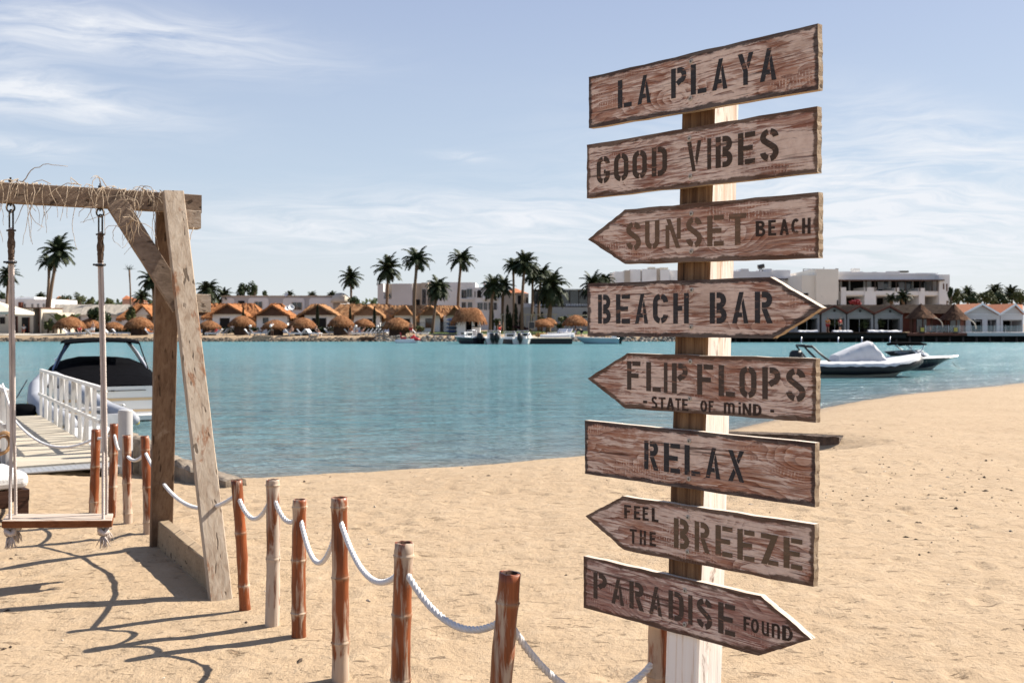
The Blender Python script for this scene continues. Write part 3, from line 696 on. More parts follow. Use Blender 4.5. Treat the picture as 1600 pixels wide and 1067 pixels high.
for i, (bp, tp, Y, dia, nodes, worn, lab) in enumerate(POSTS):
    a, b_ = post_at(bp, tp, Y); gzv = gz(a.x, a.y)
    ax = (b_-a); Ht = ax.length; axn = ax.normalized(); r0 = dia/2
    rnd = random.Random(i+20); prof = []; wv, nv = [], []
    zs = sorted(set([-.16, -.08, 0]+[Ht*k/26 for k in range(1, 27)]+[n_*Ht+o for n_ in nodes for o in (-.022, -.012, -.005, 0, .004, .010, .022)]))
    zs = [z for z in zs if z <= Ht]
    ph = rnd.uniform(0, 6)
    for z in zs:
        dn = min(abs(z-n_*Ht) for n_ in nodes); sg = min((z-n_*Ht for n_ in nodes), key=abs)
        r = r0*(1.02-.06*z/Ht)*(1-.06*math.sin(math.pi*min(dn/.14, 1)))
        if abs(sg) < .003: r *= 1.11
        elif -.008 < sg < 0: r *= 1.05
        elif 0 < sg < .007: r *= .985
        elif abs(sg) < .02: r *= 1.025
        prof.append((r, z)); nv.append(max(0, 1-dn/.014))
        wv.append(worn+(.16 if z < Ht*.14 and worn > 0 else 0)+.05*max(0, 1-dn/.06))
    mb = MB(); mb.smooth = True; n = 16; bend = rnd.uniform(-.006, .006)
    ref = axn.orthogonal().normalized(); bt = axn.cross(ref)
    def ring(r, z, jag=0.): return [axn*(z+(jag*math.sin(k*2.3+ph))) + Vector((bend*math.sin(math.pi*z/Ht), 0, 0)) + (ref*math.cos(2*math.pi*k/n)+bt*math.sin(2*math.pi*k/n))*r for k in range(n)]
    for (r, z) in prof: mb.v += [tuple(x) for x in ring(r, z, .0014 if z == zs[-1] else 0)]
    NP = len(prof)
    for j in range(NP-1):
        for k in range(n): mb.f.append((j*n+k, j*n+(k+1) % n, (j+1)*n+(k+1) % n, (j+1)*n+k)); mb.m.append(0); mb.sm.append(True)
    rt = prof[-1][0]; o = len(mb.v)
    mb.v += [tuple(x) for x in ring(rt*.74, Ht, .0014)]+[tuple(x) for x in ring(rt*.70, Ht-.05)]
    for k in range(n):
        mb.f.append(((NP-1)*n+k, (NP-1)*n+(k+1) % n, o+(k+1) % n, o+k)); mb.m.append(0); mb.sm.append(False)
        mb.f.append((o+k, o+(k+1) % n, o+n+(k+1) % n, o+n+k)); mb.m.append(1); mb.sm.append(True)
    mb.f.append(tuple(range(o+n, o+2*n))); mb.m.append(1); mb.sm.append(False)
    po = mb.build('bamboo_post', [mat_bam_pale if i == 5 else mat_bam, mat_hollow])
    po.location = (a.x, a.y, 0)
    tag(po, lab, 'post', 'bamboo posts of the rope barrier')
    for nm, vals in (('worn', wv), ('node', nv)):
        at = po.data.attributes.new(nm, 'FLOAT', 'POINT')
        arr = np.zeros(len(mb.v), np.float32); arr[:NP*n] = np.repeat(np.array(vals, np.float32), n); at.data.foreach_set('value', arr)
    BP.append((a, axn, Ht, r0))
def on_post(i, py):
    a, axn, Ht, r0 = BP[i]; z = H-(py-507)/F*a.y; return a+axn*((z-a.z)/axn.z)
HOLE = [on_post(0, 684), on_post(1, 677), on_post(2, 712), on_post(3, 706), on_post(4, 772), on_post(5, 771), on_post(6, 804), on_post(7, 808), on_post(8, 887), on_post(9, 965), on_post(10, 1024)]
path = [HOLE[2]+Vector((-.05, .06, .0))]
for (i, j, sag) in ((2, 3, .05), (3, 4, .22), (4, 5, .135), (5, 6, .085), (6, 7, .225), (7, 8, .15), (8, 9, .115), (9, 10, .20)):
    path += catenary(HOLE[i], HOLE[j], sag, 22)[(0 if i == 2 else 1):]
e_ = HOLE[10]; path += catenary(e_, e_+Vector((1.25, -.42, .03)), .22, 18)[1:]
mb = MB(); rope(mb, path, .0125, .062, 6, 8)
tag(mb.build('barrier_rope', mat_rope, origin=HOLE[5]), 'white twisted rope threaded through the bamboo posts and sagging between them', 'rope')
mb = MB(); rope(mb, [HOLE[0]+Vector((-.03, .02, .0))]+catenary(HOLE[0], HOLE[1], .02, 8)[1:]+[HOLE[1]+Vector((.02, -.03, -.02)), HOLE[1]+Vector((.045, -.05, -.10)), HOLE[1]+Vector((.06, -.05, -.135))], .013, .06, 6, 8)
tag(mb.build('loose_rope', mat_rope, origin=HOLE[0]), 'short white rope tail hanging loose from the second bamboo post', 'rope')
lp = P(4, 600, 12.2)
pth = catenary(HOLE[0], P(22, 655, 11.4), .18, 26)+[P(10, 618, 11.8), lp]
mb = MB(); rope(mb, pth, .0125, .07, 5, 6)
tag(mb.build('entrance_rope', mat_rope, origin=HOLE[0]), 'thin white rope slung across the entrance of the gangway', 'rope')

# ================================================================== SWING
FF = Vector((-1.633, 5.71, 0)); RF = Vector((-2.575, 7.29, 0))
sw = thing('swing_stand', 'weathered timber A-frame of the beach swing with crossbeam and diagonal brace', 'swing frame', FF)
o = FF
FT = P(270, 301, 6.42); RT = P(263, 306, 6.62)
bu = Vector((-.857, -.515, 0))
A0 = P(262, 317, 6.52)
def bpx(px, z):
    k = (px-800)/F; tt = (k*A0.y-A0.x)/(bu.x-k*bu.y); p = A0+bu*tt; p.z = z; return p
BZ = A0.z
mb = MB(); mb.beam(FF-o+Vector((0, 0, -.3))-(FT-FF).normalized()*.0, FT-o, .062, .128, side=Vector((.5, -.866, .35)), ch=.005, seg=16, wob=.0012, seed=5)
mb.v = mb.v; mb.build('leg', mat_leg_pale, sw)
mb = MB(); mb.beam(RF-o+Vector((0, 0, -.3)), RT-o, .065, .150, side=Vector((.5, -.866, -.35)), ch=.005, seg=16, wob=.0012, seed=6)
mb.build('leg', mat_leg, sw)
mb = MB(); mb.beam(A0-o-bu*.21, A0-o+bu*3.6, .075, .122, side=Vector((bu.y, -bu.x, 0)), ch=.004, seg=20, wob=.001, seed=8)
mb.build('crossbeam', mat_beam, sw)
def ybar(px, py, Yc, w_, h_, l0, l1):
    c_ = P(px, py, Yc)-o; k_ = MB(); dv = Vector((.5, -.866, 0)); k_.beam(c_-bu*l0, c_+bu*l1, w_, h_, side=dv, ch=.003, seg=4, wob=.001); return k_
ybar(300, 344, 6.53, .11, .115, .045, .10).build('cross_tie', mat_block, sw)
ybar(313, 474, 6.40, .10, .115, .055, .12).build('cross_tie', mat_block, sw)
b0 = bpx(178, BZ-.02)-o+Vector((.03, -.052, 0)); b1 = P(284, 480, 6.36)-o
mb = MB(); mb.beam(b0, b1, .048, .125, side=Vector((bu.y, -bu.x, 0)), ch=.003, seg=10, wob=.001, seed=9); mb.build('brace', mat_beam, sw)
g0 = FF+Vector((-.09, .13, .075)); g1 = RF+Vector((.02, -.05, .075))
mb = MB(); mb.beam(g0-o, g1-o, .075, .24, side=Vector((.86, .5, 0)), ch=.006, seg=12, wob=.002, seed=4); mb.build('ground_sill', mat_sleeper, sw)
for px in (16.5, 156.5):
    p = bpx(px, BZ+.061)-o; mb = MB(); mb.tube([p+Vector((0, 0, -.14)), p+Vector((0, 0, .035))], .006, 8); mb.lathe([(.014, 0), (.014, .012)], 6, p+Vector((0, 0, .008)))
    q = p+Vector((0, 0, -.15)); ring_ = [q+Vector((math.cos(a)*.022*bu.x, math.cos(a)*.022*bu.y, math.sin(a)*.026)) for a in [2*math.pi*k/14 for k in range(15)]]
    mb.tube(ring_, .006, 6, cap=False); mb.build('eye_bolt', mat_metal, sw)

seat_c = P(93, 813, 6.12); sdir = Vector((math.cos(R(20)), math.sin(R(20)), -.062)); sper = Vector((-sdir.y, sdir.x, 0))
swing = thing('beach_swing', 'wooden plank swing seat hanging on two pairs of worn white ropes', 'swing', seat_c)
mat_seat = weathered('swing_seat_plank', (.47, .40, .34), (.38, .31, .255), (.19, .12, .08), (.16, .06, .025), 0, (2, 9, 2), .62)
mat_seat_edge = weathered('swing_seat_edge', (.22, .085, .035), (.16, .055, .02), (.07, .022, .01), None, 0, (1, 3, 2))
mb = MB(); L2, D2, h2 = .305, .120, .045
ring_ = [(-L2, -D2), (L2, -D2), (L2, D2), (-L2, D2)]
vt = [sdir*a+sper*b_+Vector((0, 0, h2/2)) for a, b_ in ring_]; vb = [sdir*a+sper*b_+Vector((0, 0, -h2/2)) for a, b_ in ring_]
mb.add(vt+vb, [(0, 1, 2, 3), (7, 6, 5, 4)]); mb.mi = 1; mb.f += [(4+i, 4+(i+1) % 4, (i+1) % 4, i) for i in range(4)]; mb.m += [1]*4; mb.sm += [False]*4
mb.build('seat', [mat_seat, mat_seat_edge], swing, bevel=.006)
for sgn, px in ((-1, 17.5), (1, 157)):
    top = bpx(px, BZ)-seat_c; ring_b = Vector((top.x, top.y, BZ-.061-.05-seat_c.z))
    e0 = ring_b+Vector((0, 0, -.02)); e1 = e0+Vector((0, 0, -.10))
    mb = MB()
    sh = [e0+Vector((.013*math.cos(a), -.013*math.cos(a)*.3, .012+.018*math.sin(a))) for a in [math.pi*k/8 for k in range(9)]]
    mb.tube([e1+Vector((.013, -.004, 0))]+sh+[e1+Vector((-.013, .004, 0))], .0055, 6); mb.tube([e1+Vector((-.028, 0, .005)), e1+Vector((.028, 0, .005))], .006, 6)
    mb.build('shackle', mat_metal, swing)
    split = sdir*(sgn*.258)+Vector((0, 0, (.50 if sgn < 0 else .46)))
    for fb in (-1, 1):
        end = sdir*(sgn*.258+.006*fb)+sper*(fb*.085)+Vector((0, 0, -h2/2-.01))
        mb = MB(); off = Vector((.0085*fb, .0, 0))
        rope(mb, [e1+off*.6+Vector((0, 0, .02)), e1+off+Vector((0, 0, -.16)), e1.lerp(split, .5)+off*1.15, split+off, split.lerp(end, .45)+off*.8, end], .0098, .05, 5, 6)
        ro = mb.build('rope', mat_rope_old, swing)
        km = MB(); km.smooth = True; rn = random.Random(sgn*3+fb+9)
        kc = end+Vector((0, 0, -.035))
        lp_ = [kc+Vector((math.cos(a)*.022, math.sin(a)*.022, .012*math.sin(2*a)+.003*a)) for a in [2*math.pi*k/12 for k in range(20)]]
        km.tube(lp_, .014, 7)
        for q_ in range(34):
            a = rn.uniform(0, 6.28); dr = Vector((math.cos(a)*rn.uniform(.1, .8), math.sin(a)*rn.uniform(.1, .8), -1)).normalized(); p0 = kc+Vector((rn.uniform(-.012, .012), rn.uniform(-.012, .012), -.015))
            km.tube([p0, p0+dr*.03, p0+dr*.055+Vector((rn.uniform(-.015, .015), rn.uniform(-.015, .015), -.018))], [.004, .0035, .001], 4)
        km.build('knot', mat_rope_old, ro)
    mb = MB(); mb.smooth = True; rn = random.Random(4)
    w0 = e1+Vector((0, 0, .012)); pts_ = [w0+Vector((0, 0, -.185*i/14)) for i in range(15)]
    mb.tube(pts_, [.017+rn.uniform(0, .007) for _ in pts_], 9); mb.build('binding', mat_rope_wrap, swing)
    mb = MB(); w1 = w0+Vector((0, 0, -.20)); rg = [w1+Vector((.026*math.cos(a), .026*math.sin(a), .004*math.sin(a))) for a in [2*math.pi*k/14 for k in range(15)]]
    mb.smooth = True; mb.tube(rg, .008, 6, cap=False); mb.tube([w1+Vector((.01, 0, 0)), w1+Vector((-.05, .01, .002))], .007, 6); mb.build('cable_tie', mat_rubber, swing)
# small dark knots lower down on the ropes
# dry vines thrown over the beam
mb = MB(); rn = random.Random(12); mb.smooth = True
mat_vine = simple('dry_vine', (.36, .28, .20), .9, .3, 20)
def strand(p, vel, n, drop, r0, wig):
    pts = [p]; v_ = Vector(vel)
    for i in range(n):
        v_ = v_+Vector((rn.uniform(-wig, wig), rn.uniform(-wig, wig), rn.uniform(-wig, wig)-drop)); v_ = v_.normalized()*.028
        pts.append(pts[-1]+v_)
    mb.tube(pts, [r0*(1-.6*i/n) for i in range(n+1)], 5)
def over(px, up=.0): return bpx(px, BZ+.066+up)
for px, cnt in ((8, 2), (22, 3), (38, 10), (52, 3), (72, 3), (96, 2), (118, 2), (135, 3), (155, 5), (166, 8), (180, 7), (196, 3), (216, 5), (232, 10), (245, 5)):
    for _ in range(cnt):
        p = over(px+rn.uniform(-9, 9))+Vector((rn.uniform(-.02, .02), rn.uniform(-.05, .05), rn.uniform(-.004, .01)))
        dx_ = rn.uniform(-1, 1)
        if rn.random() < .6: strand(p, (bu.x*dx_*.03, bu.y*dx_*.03-.004, -.001), rn.randint(6, 13), .0055, rn.uniform(.0022, .0038), .013)
        else: strand(p+Vector((.005, -.055, 0)), (.004*dx_, -.012, .010), rn.randint(4, 9), .012, rn.uniform(.0022, .0036), .011)
for px, ln in ((3, 14), (8, 10), (38, 14), (44, 13), (52, 15), (70, 11), (75, 8), (105, 9), (126, 15), (138, 6), (164, 12), (234, 18), (250, 12), (203, 12), (212, 12), (224, 10), (292, 7)):
    p = bpx(px, BZ+.065)+Vector((.02, -.05, 0)) if px < 280 else P(303, 355, 6.4)
    strand(p, (rn.uniform(-.01, .01), -.01, -.004), ln, .016, .0028, .010)
for _ in range(15):
    p = P(rn.uniform(188, 222), rn.uniform(318, 350), 6.12); strand(p, (rn.uniform(-.02, .02), rn.uniform(-.01, .01), rn.uniform(-.02, .01)), rn.randint(5, 12), .006, .0026, .016)
tag(mb.build('dry_vine', mat_vine, origin=bpx(160, BZ)), 'tangle of dry straw-coloured vine stems draped over the swing crossbeam', 'vine')

# ================================================================== SUNBED at the left edge
sb = thing('sunbed', 'low dark wooden sunbed with thick white cushion at the left edge', 'sunbed', (-4.87, 7.93, gz(-4.5, 8.2)), R(40))
mb = MB(); mb.box((0, 0, .325), (1.72, .74, .13)); mb.build('cushion', simple('cushion_canvas', (.70, .69, .67), .85, .05, 5, bmp=.3, bscale=60), sb, bevel=.045)
mb = MB(); mb.bb(-.86, .86, -.37, -.33, .16, .25); mb.bb(-.86, .86, .33, .37, .16, .25); mb.bb(-.86, -.82, -.33, .33, .16, .25); mb.bb(.82, .86, -.33, .33, .16, .25)
for x_ in (-.6, -.3, 0, .3, .6): mb.bb(x_-.05, x_+.05, -.33, .33, .225, .245)
mb.build('frame', mat_dark_wood, sb)
for x_ in (-.81, .81):
    for y_ in (-.325, .325): mb = MB(); mb.bb(x_-.045, x_+.045, y_-.042, y_+.042, -.06, .159); mb.build('leg', mat_dark_wood, sb)

# ================================================================== STONE EDGE, LEDGE, GANGWAY
mat_stone = simple('rough_shore_stone', (.23, .185, .14), .95, .35, 7, bmp=.9, bscale=16, dirt=(.10, .075, .055))
mat_stone_dark = simple('dark_ledge_stone', (.085, .058, .042), .95, .6, 9, bmp=.9, bscale=20)
def rough_wall(name, line, w_, h_, mat_, seed, back=Vector((.7, .7, 0))):
    """a run of mortared rubble following line, top a little uneven"""
    pts = resample([Vector((x, y, 0)) for x, y in line], .09); mb = MB(); rows = []
    for i, p in enumerate(pts):
        tg = (pts[min(i+1, len(pts)-1)]-pts[max(i-1, 0)]).normalized(); nr = Vector((-tg.y, tg.x, 0))
        if nr.dot(back) < 0: nr = -nr
        k = mn.noise(Vector((i*.37, seed, 0)))*.05; k2 = mn.noise(Vector((i*.61, seed+5, 0)))*.05
        hh_ = h_[0]+(h_[1]-h_[0])*i/(len(pts)-1)
        rows.append([p+nr*k+Vector((0, 0, -.45)), p+nr*(k-.02)+Vector((0, 0, hh_*.45+k2*.4)), p+nr*(k+.015)+Vector((0, 0, hh_*.9+k2)), p+nr*(.05+k)+Vector((0, 0, hh_+k2)), p+nr*(w_*.8+k2)+Vector((0, 0, hh_*.95-k*.5)), p+nr*(w_+k)+Vector((0, 0, hh_*.5)), p+nr*(w_+.08)+Vector((0, 0, -.5))])
    for a_, b_ in zip(rows, rows[1:]): mb.strip(a_, b_)
    for rr in (rows[0], rows[-1]): mb.add(rr, [tuple(range(len(rr)))])
    return mb.build(name, mat_, origin=pts[len(pts)//2])
tag(rough_wall('shore_kerb', [(-2.88, 10.08), (-3.1, 10.32), (-3.4, 10.65), (-3.88, 11.2), (-4.35, 11.95), (-4.85, 12.75), (-5.4, 13.3)], .20, (.03, .20), mat_stone, 2), 'low rough stone kerb at the water behind the legs of the swing', 'stone kerb')
tag(rough_wall('stone_ledge', [(2.75, 14.85), (3.3, 14.83), (3.8, 14.76), (4.25, 14.62), (4.72, 14.36)], .30, (-.035, -.05), mat_stone_dark, 9, Vector((.1, 1, 0))), 'dark undercut stone ledge half buried in the beach behind the signpost', 'stone ledge')

GD = Vector((-.53, .848, 0)); GW = Vector((.848, .53, 0)); GN = Vector((-5.43, 11.02, -.035)); GL = 7.4; GWid = 1.04
gw = thing('gangway', 'white railed wooden gangway leading from the sand to the floating pontoon', 'gangway', GN)
mb = MB(); nb = 52
for i in range(nb):
    s_ = .42+(GL-.42)*i/nb; c_ = GD*(s_+.066)+GW*GWid/2+Vector((0, 0, .0015*math.sin(i*7)))
    mb.beam(c_-GW*GWid/2, c_+GW*GWid/2, .128, .03, side=GD)
mb.build('deck', mat_deckwood, gw)
mb = MB(); mb.beam(GD*.0+GW*(GWid/2)-GW*GWid/2+GD*.2+Vector((0, 0, -.012)), GD*.2+GW*GWid+Vector((0, 0, -.012)), .42, .012, side=GD)
for i in range(16):
    for j in range(6): mb.box(GW*(.05+i*.0625)+GD*(.04+j*.065)+Vector((0, 0, -.004)), (.028, .010, .003), Matrix.Rotation(R(60*(1 if (i+j) % 2 else -1)), 3, 'Z'))
mb.build('threshold_plate', simple('checker_plate', (.40, .40, .40), .45, .1, 10, metallic=.5), gw)
mb = MB()
for e_ in (.03, GWid-.03): mb.beam(GW*e_+GD*.3+Vector((0, 0, -.09)), GW*e_+GD*GL+Vector((0, 0, -.09)), .06, .14, side=GW)
mb.build('side_beam', mat_white, gw)
for side_, e_ in (('r', GWid+.02), ('l', -.02)):
    bs = GW*e_; r0_, r1_ = (1.25, GL-.05); np_ = 5; hgt_ = .82
    rl = MB(); rl.beam(bs+GD*r0_+Vector((0, 0, hgt_)), bs+GD*r1_+Vector((0, 0, hgt_)), .05, .045, side=GW); ra = rl.build('top_rail', mat_white, gw)
    rl = MB(); rl.beam(bs+GD*r0_+GW*-.035+Vector((0, 0, .40)), bs+GD*r1_+GW*-.035+Vector((0, 0, .40)), .03, .045, side=GW); rl.build('middle_rail', mat_white, gw)
    for i in range(np_*2+1):
        s_ = r0_+(r1_-r0_)*i/(np_*2); p = bs+GD*s_; wd_ = .15 if i in (0,) else .085
        rl = MB(); rl.beam(p+Vector((0, 0, -.16)), p+Vector((0, 0, hgt_-.024)), .04, wd_, side=GW); rl.build('baluster', mat_white, gw)
        if i < np_*2:
            s2 = r0_+(r1_-r0_)*(i+1)/(np_*2); p2 = bs+GD*(s2-.05)+GW*.042; pq = p+GD*.05+GW*.042
            rl = MB(); rl.beam(pq+Vector((0, 0, -.12 if i % 2 else hgt_-.03)), p2+Vector((0, 0, hgt_-.03 if i % 2 else -.12)), .035, .075, side=GW); rl.build('diagonal_brace', mat_white, gw)
pl = P(196, 640, 12.35)
mb = MB(); mb.smooth = True; mb.lathe([(.086, -1.4), (.086, 0-.01)], 20, pl, cap=False); mb.smooth = False; mb.lathe([(.086, -.01), (.080, 0)], 20, pl)
tag(mb.build('mooring_pile', simple('pile_pvc', (.40, .39, .385), .5, .08, 4, dirt=(.36, .33, .3)), origin=pl-Vector((0, 0, 1.2))), 'round white mooring pile behind the bamboo posts', 'pile')
rc_ = P(4, 693, 11.6); mb = MB(); mb.smooth = True
for k in range(7):
    rr = .10+.008*(k % 3); mb.tube([rc_+Vector((math.cos(a)*rr*.9+.01*math.sin(k), math.sin(a)*.05+k*.012-.04, math.sin(a)*rr-.02*math.cos(k*2.))) for a in [2*math.pi*q_/18 for q_ in range(19)]], .011, 6, cap=False)
tag(mb.build('rope_coil', simple('tan_rope', (.42, .24, .11), .9, .25, 30), origin=rc_), 'coil of tan rope hung by the gangway entrance at the left edge', 'rope coil')
# ---- scattered dark bits on the sand
mb = MB(); rn = random.Random(77)
for _ in range(620):
    x_ = rn.uniform(-4, 7); y_ = rn.uniform(3, 20)
    if rn.random() < .45: x_ = rn.gauss(4.4, 1.2); y_ = rn.gauss(9, 1.6)
    if np.interp(x_, SHX, SHY)-y_ < 1.5: continue
    z_ = gz(x_, y_); s_ = rn.uniform(.003, .012)*(1 if rn.random() < .9 else 2)
    mb.mi = rn.choice((0, 0, 0, 1))
    a_ = rn.uniform(0, 6.28); e1 = Vector((math.cos(a_), math.sin(a_), 0)); e2 = Vector((-e1.y, e1.x, 0)); lng = rn.uniform(1, 2.8)
    c_ = Vector((x_, y_, z_+s_*.2)); vs = [c_+e1*s_*lng, c_+e2*s_, c_-e1*s_*lng*.8, c_-e2*s_*.8, c_+Vector((0, 0, s_*.8)), c_-Vector((0, 0, s_*.6))]
    mb.add(vs, [(0, 1, 4), (1, 2, 4), (2, 3, 4), (3, 0, 4), (1, 0, 5), (2, 1, 5), (3, 2, 5), (0, 3, 5)])
tag(mb.build('sand_debris', [simple('dark_debris', (.05, .032, .02), .9, .4, 20), simple('shell_bits', (.5, .42, .33), .8, .2, 20)]), kind='stuff')

# ================================================================== FAR SHORE
def fz(Y): return .23+.02*min(max(Y-118, 0), 30)
def X_(px, Y): return (px-800)/F*Y
def Z_(py, Y): return H-(py-507)/F*Y
def fb(mb, x0, x1, yt, yb, Y, d, base=None):
    z0 = (fz(Y)-.4 if base is None else base) if yb is None else Z_(yb, Y)
    mb.bb(X_(x0, Y), X_(x1, Y), Y, Y+d, z0, Z_(yt, Y))
def base_thing(name, label, cat, px, Y, group=None):
    t_ = thing(name, label, cat, (X_(px, Y), Y, fz(Y)), 0, group); BASES[t_.name] = Vector((X_(px, Y), Y, fz(Y))); return t_
BASES = {}
def part(name, mat_, parent, boxes, d=.3):
    mb = MB()
    for q_ in boxes: fb(mb, *q_[:5], q_[5] if len(q_) > 5 else d)
    return put(mb, name, mat_, parent)
def put(mb, name, mat_, parent, **kw):
    r_ = parent
    while r_.parent is not None: r_ = r_.parent
    return mb.build(name, mat_, parent, origin=BASES[r_.name], **kw)
def windows(parent, rects, Y, mat_=None, frame=True, fr=None):
    """each rect: its own window with frame pieces and a pane set in"""
    for (x0, x1, y0, y1) in rects:
        mb = MB(); fb(mb, x0, x1, y0, y1, Y-.03, .06); w_ = put(mb, 'window', mat_ or mat_glass, parent)
        if frame:
            xm = (x0+x1)/2; k = MB()
            for (a, b_, c_, d_) in ((x0-.4, x0+.2, y0-.4, y1+.4), (x1-.2, x1+.4, y0-.4, y1+.4), (x0+.2, x1-.2, y0-.4, y0+.2), (x0+.2, x1-.2, y1-.2, y1+.4), (xm-.2, xm+.2, y0+.2, y1-.2)): fb(k, a, b_, c_, d_, Y-.09, .10)
            put(k, 'frame', fr or mat_fr, w_)
mat_fr = simple('window_frame_paint', (.42, .41, .40), .5, .05)
mat_fr_dk = simple('dark_window_frame', (.05, .035, .03), .5, .1)
mat_wall_w = simple('white_render', (.78, .765, .75), .9, .04, .5, dirt=(.69, .67, .65))
mat_wall_c = simple('cream_render', (.50, .44, .36), .9, .05, .5, dirt=(.42, .36, .28))
mat_wall_t = simple('warm_white_render', (.74, .69, .61), .9, .04, .5)
mat_wall_b = simple('beige_render', (.47, .40, .33), .9, .06, .5)
mat_wall_g = simple('grey_render', (.40, .385, .39), .9, .05, .4)
mat_wall_g2 = simple('pale_grey_render', (.64, .62, .62), .9, .05, .4)
mat_wall_p = simple('pink_render', (.42, .25, .19), .9, .06, .5)
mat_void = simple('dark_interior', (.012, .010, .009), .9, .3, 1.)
mat_brown = simple('brown_timber', (.10, .045, .025), .8, .25, 2)
mat_rust = simple('red_brown_wall', (.13, .042, .025), .85, .2, 1.5)
mat_slate = simple('dark_shingle', (.024, .016, .012), .9, .35, 3, stretch=(.5, .5, 3), bmp=.6, spec=.03)
mat_tile_g = simple('pale_grey_tile', (.30, .265, .22), .9, .2, 3, stretch=(3, .3, .3), bmp=.6)
mat_tile_o = simple('orange_tile', (.36, .125, .05), .9, .2, 3, bmp=.5)
def thatch(name, a, b_, c_, sc=5.):
    m, t, bs = new_mat(name); co = obj_co(t)
    f = t.noise(t.mapping(co, sc=(1, 1, .25)), sc, 5, .65, .4); g = t.noise(t.mapping(co, sc=(1, 1, .2)), sc*4.5, 4, .7)
    col = t.ramp(t.math('ADD', t.math('MULTIPLY', f, .55), t.math('MULTIPLY', g, .45)), [(.36, c_), (.49, b_), (.62, a)])
    t.set(bs, 'Base Color', col); t.set(bs, 'Roughness', .95); t.set(bs, 'Specular IOR Level', .1); bump(t, bs, g, .9, .06); return m
mat_th_o = thatch('orange_thatch', (.40, .185, .082), (.28, .115, .046), (.13, .05, .022), 2.2)
mat_th_u = thatch('umbrella_thatch', (.34, .18, .09), (.165, .068, .028), (.042, .017, .008), 4.5)
mat_th_n = thatch('straw_thatch', (.40, .24, .125), (.28, .14, .065), (.15, .07, .032), 2.2)
mat_th_d = thatch('old_dark_thatch', (.15, .08, .046), (.08, .04, .024), (.03, .016, .010), 2.5)
mat_wattle = simple('dark_wattle', (.055, .032, .022), .95, .4, 6, stretch=(3, 3, .3), bmp=.6)
mat_gable = simple('woven_gable', (.085, .048, .034), .95, .25, 3, stretch=(1, 1, 4), bmp=.5)
mat_gable_n = simple('pale_woven_gable', (.23, .135, .085), .95, .25, 3, stretch=(1, 1, 4), bmp=.5)
def leafmat(name, a, b_, rough=.6):
    m, t, bs = new_mat(name); co = obj_co(t); f = t.noise(co, 1.1, 4, .6)
    oi = t.n('ShaderNodeNewGeometry')
    c = t.mix(t.maprange(f, .35, .65), a, b_)
    c = t.mix(t.math('MULTIPLY', oi.outputs['Random Per Island'], .5), c, tuple(x*.45 for x in a))
    t.set(bs, 'Base Color', c); t.set(bs, 'Roughness', rough); t.set(bs, 'Specular IOR Level', .15); return m
mat_palm = leafmat('palm_frond', (.026, .038, .017), (.046, .056, .022))
mat_palm_y = leafmat('dry_palm_frond', (.13, .12, .045), (.20, .15, .06))
mat_leaf = leafmat('dark_leaves', (.026, .046, .018), (.050, .070, .025))
mat_leaf2 = leafmat('olive_leaves', (.070, .088, .030), (.105, .11, .04))
mat_cyp = leafmat('cypress_leaves', (.014, .022, .011), (.024, .032, .014))
mat_banana = leafmat('banana_leaf', (.075, .11, .03), (.12, .14, .045))
mat_boug = leafmat('pink_blossom', (.36, .035, .055), (.20, .05, .035))
mat_trunk = simple('palm_bark', (.15, .098, .062), .95, .35, 4, stretch=(1, 1, 5), bmp=.8)
mat_bark = simple('tree_bark', (.09, .06, .04), .95, .3, 4, bmp=.6)
mat_skin = simple('skin', (.40, .22, .145), .6, .05)
mat_hair = simple('dark_hair', (.02, .013, .009), .7, .1)
mat_cloth = {k: simple(k+'_cloth', v, .85, .08, 6) for k, v in dict(white=(.62, .61, .6), black=(.015, .015, .018), orange=(.55, .17, .04), red=(.42, .035, .03), blue=(.05, .10, .25), grey=(.2, .2, .21)).items()}
mat_towel = simple('lounger_fabric', (.58, .58, .60), .8, .05)

# ---- lawn, path, bank stones
m = leafmat('lawn_grass', (.075, .11, .03), (.12, .15, .045), .9)
def sheet(name, mat_, x0, x1, Y0, Y1, dz, kind='structure'):
    mb = MB(); n = 14
    for i in range(n):
        a, b_ = Y0+(Y1-Y0)*i/n, Y0+(Y1-Y0)*(i+1)/n
        mb.add([(X_(x0, a), a, fz(a)+dz), (X_(x1, a), a, fz(a)+dz), (X_(x1, b_), b_, fz(b_)+dz), (X_(x0, b_), b_, fz(b_)+dz)], [(0, 1, 2, 3)])
    return tag(mb.build(name, mat_, origin=(X_((x0+x1)/2, Y0), Y0, fz(Y0))), kind=kind)
sheet('lawn', m, 655, 1010, 124.5, 138, .05)
sheet('path', simple('pale_paving', (.42, .37, .30), .9, .08, 1), 655, 1010, 123.2, 124.4, .05)
sheet('promenade', simple('grey_paving', (.40, .36, .31), .9, .08, 1), -120, 110, 119.0, 127, .06)
mat_rock = simple('shore_rock', (.15, .12, .09), .95, .45, 2.5, bmp=.8, dirt=(.05, .042, .035))
mat_rock_g = simple('grey_shore_rock', (.22, .20, .175), .95, .4, 2.5, bmp=.8, dirt=(.09, .08, .07))
rn = random.Random(5)
